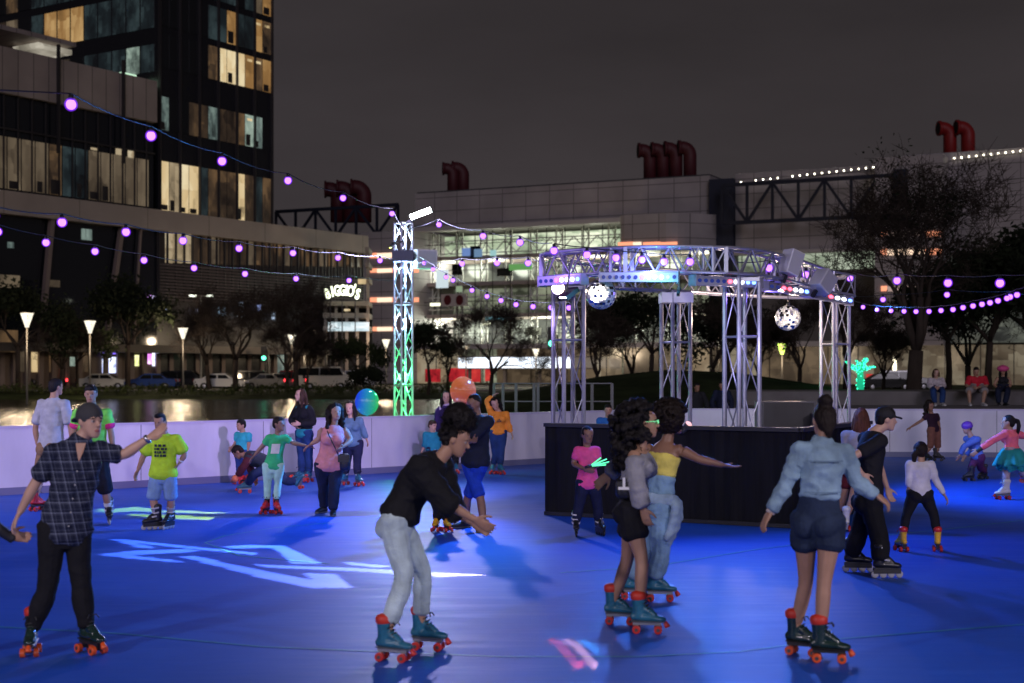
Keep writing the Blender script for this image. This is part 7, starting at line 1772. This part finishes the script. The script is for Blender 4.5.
# tree wrapped in green lights
lt = empty('lit_tree', (U(860, 370, 62).x, 62, ground_z(U(860, 370, 62).x, 62))); tag(lt, 'small leafless tree wrapped tightly in glowing green lights', 'tree')
rng = random.Random(12); mb = MB(); GG = mat('green wrap glow', (.05, .3, .2), emit=(.02, .85, .42), es=.62, var=0); hh = U(860, 348, 62).z - lt.location.z
trunk_pts = [Vector((0, 0, 0)), Vector((.02, 0, hh * .3)), Vector((.0, 0, hh * .52))]; segs_ = [(trunk_pts, [.17, .15, .13])]
for j, (ax, az, L) in enumerate(((-.75, .55, .9), (-.35, .9, .75), (.15, 1, .9), (.55, .85, .8), (.9, .35, .85), (-.95, .25, .6), (.4, .95, .55))):
    p0 = trunk_pts[-1] - UP * rng.uniform(0, .25); d = Vector((ax, rng.uniform(-.5, .5), az)).normalized(); e = p0 + d * L * hh * .40
    m_ = p0.lerp(e, .5) + UP * .05; segs_.append(([p0, m_, e], [.08, .062, .04]))
    for t_ in (.5, .8, 1.): b0 = p0.lerp(e, t_); segs_.append(([b0, b0 + Vector((rng.gauss(0, .2), rng.gauss(0, .2), rng.uniform(.05, .25))) * hh * .25], [.04, .025]))
for P_, R_ in segs_: mb.tube(P_, R_, 8)
mb.build('trunk', [mat('green glow painted bark', (.03, .10, .06), rough=.9, emit=(.01, .55, .28), es=.8)], lt, True)  # light of the wrapped lamps put into the bark as its own glow
sp_ = MB()
for P_, R_ in segs_:
    for i in range(len(P_) - 1):
        L = (P_[i + 1] - P_[i]).length; n_ = int(L / .035)
        for k in range(n_):
            t_ = k / max(1, n_); c = P_[i].lerp(P_[i + 1], t_); rr_ = lerp(R_[i], R_[i + 1], t_); a = rng.uniform(0, 6.28); d = (P_[i + 1] - P_[i]).normalized(); o_ = d.orthogonal().normalized(); o_.rotate(Matrix.Rotation(a, 3, d))
            sp_.ell(c + o_ * rr_ * 1.1, (.028,) * 3, None, 6, 4)
sp_.build('fairy_lights', [mat('green fairy light', (.05, .3, .2), emit=(.05, 1, .55), es=2.6)], lt)['kind'] = 'stuff'
lamp('POINT', 'lit_tree_glow', lt.location + Vector((0, -.6, hh * .6)), None, 26, (.05, 1, .45), .3)
# shrubs on the far bank
def shrub(px, Y, w, h, label, m, seed, hang=0):
    rng = random.Random(seed); x = (px - 512) * Y / F; r = empty('shrub', (x, Y, ground_z(x, Y))); tag(r, label, 'shrub', 'low shrubs on the far bank of the pond')
    tips = [(Vector((rng.uniform(-w / 2, w / 2), rng.uniform(-.5, .5), h * rng.uniform(.25, .95) * (1 - .4 * abs(rng.uniform(-1, 1))))), 0) for _ in range(int(14 * w))]
    leaves(tips, 12, .16, .10, rng).build('foliage', [m], r)
    mb = MB(); mb.tube([(0, 0, -.05), (.03, .02, h * .3), (0, 0, h * .6)], [.05, .04, .02], 6); mb.build('stem', [BARK], r)
px = -8; i = 0
while px < 470:
    w = random.uniform(1.6, 3.2); shrub(px, random.uniform(107.5, 111), w, random.uniform(.5, 1.0), 'low dark green shrub in the row along the far bank of the pond', LEAF_S, 100 + i); px += w * 13 * .92; i += 1

# ------------------------------------------------------------------ sky and camera
W = bpy.data.worlds.new('World'); scene.world = W; W.use_nodes = True; nt = W.node_tree
bg = nt.nodes['Background']; tc = nt.nodes.new('ShaderNodeTexCoord'); sp = nt.nodes.new('ShaderNodeSeparateXYZ'); nt.links.new(tc.outputs['Generated'], sp.inputs[0])
rp = nt.nodes.new('ShaderNodeValToRGB'); rp.color_ramp.elements[0].position = .0; rp.color_ramp.elements[0].color = (.050, .042, .045, 1); rp.color_ramp.elements[1].position = .45; rp.color_ramp.elements[1].color = (.0165, .0145, .0155, 1)
nt.links.new(sp.outputs['Z'], rp.inputs['Fac'])
cn_ = nt.nodes.new('ShaderNodeTexNoise'); cn_.inputs['Scale'].default_value = 3.2; cn_.inputs['Detail'].default_value = 6; mpw = nt.nodes.new('ShaderNodeMapping'); mpw.inputs['Scale'].default_value = (1, 1, 3.5)
nt.links.new(tc.outputs['Generated'], mpw.inputs[0]); nt.links.new(mpw.outputs[0], cn_.inputs['Vector'])
mr = nt.nodes.new('ShaderNodeMapRange'); mr.inputs['From Min'].default_value = .3; mr.inputs['From Max'].default_value = .7; mr.inputs['To Min'].default_value = .84; mr.inputs['To Max'].default_value = 1.16; nt.links.new(cn_.outputs['Fac'], mr.inputs['Value'])
vm = nt.nodes.new('ShaderNodeVectorMath'); vm.operation = 'SCALE'; nt.links.new(rp.outputs[0], vm.inputs[0]); nt.links.new(mr.outputs[0], vm.inputs['Scale'])
sky = nt.nodes.new('ShaderNodeTexSky'); sky.sky_type = 'NISHITA'; sky.sun_disc = False; sky.sun_elevation = math.radians(-6); sky.sun_rotation = math.radians(200)
ad = nt.nodes.new('ShaderNodeVectorMath'); ad.operation = 'MULTIPLY_ADD'; ad.inputs[1].default_value = (.004, .004, .004); nt.links.new(sky.outputs[0], ad.inputs[0]); nt.links.new(vm.outputs[0], ad.inputs[2])
nt.links.new(ad.outputs[0], bg.inputs['Color']); bg.inputs['Strength'].default_value = 1.0
# glow of the city behind the camera, reaching the tall fronts
s_ = lamp('SUN', 'city_glow', (0, -50, 60), None, .44, (.93, .85, 1)); s_.data.angle = math.radians(25)
s_.rotation_euler = Vector((-.12, 1, -.30)).to_track_quat('-Z', 'Y').to_euler()

flush_skins()
finish_feet()

cam = bpy.data.cameras.new('camera'); co = bpy.data.objects.new('camera', cam); COL.objects.link(co); scene.camera = co
co.location = (0, 0, EYE); co.rotation_euler = (PI / 2, 0, 0)
cam.sensor_width = 36; cam.lens = F / 1024 * 36; cam.shift_y = (HOR - 341.5) / 1024; cam.clip_start = .1; cam.clip_end = 6000
cam.dof.use_dof = True; cam.dof.focus_distance = 18.5; cam.dof.aperture_fstop = 2.0
vs_ = scene.view_settings; vs_.view_transform = 'Standard'; vs_.look = 'None'; vs_.exposure = 0; vs_.gamma = 1
cy = scene.cycles; cy.use_denoising = True; cy.max_bounces = 5; cy.diffuse_bounces = 2; cy.glossy_bounces = 3; cy.transmission_bounces = 3; cy.sample_clamp_indirect = 2.0; cy.sample_clamp_direct = 0; cy.use_light_tree = True; cy.caustics_reflective = False; cy.caustics_refractive = False
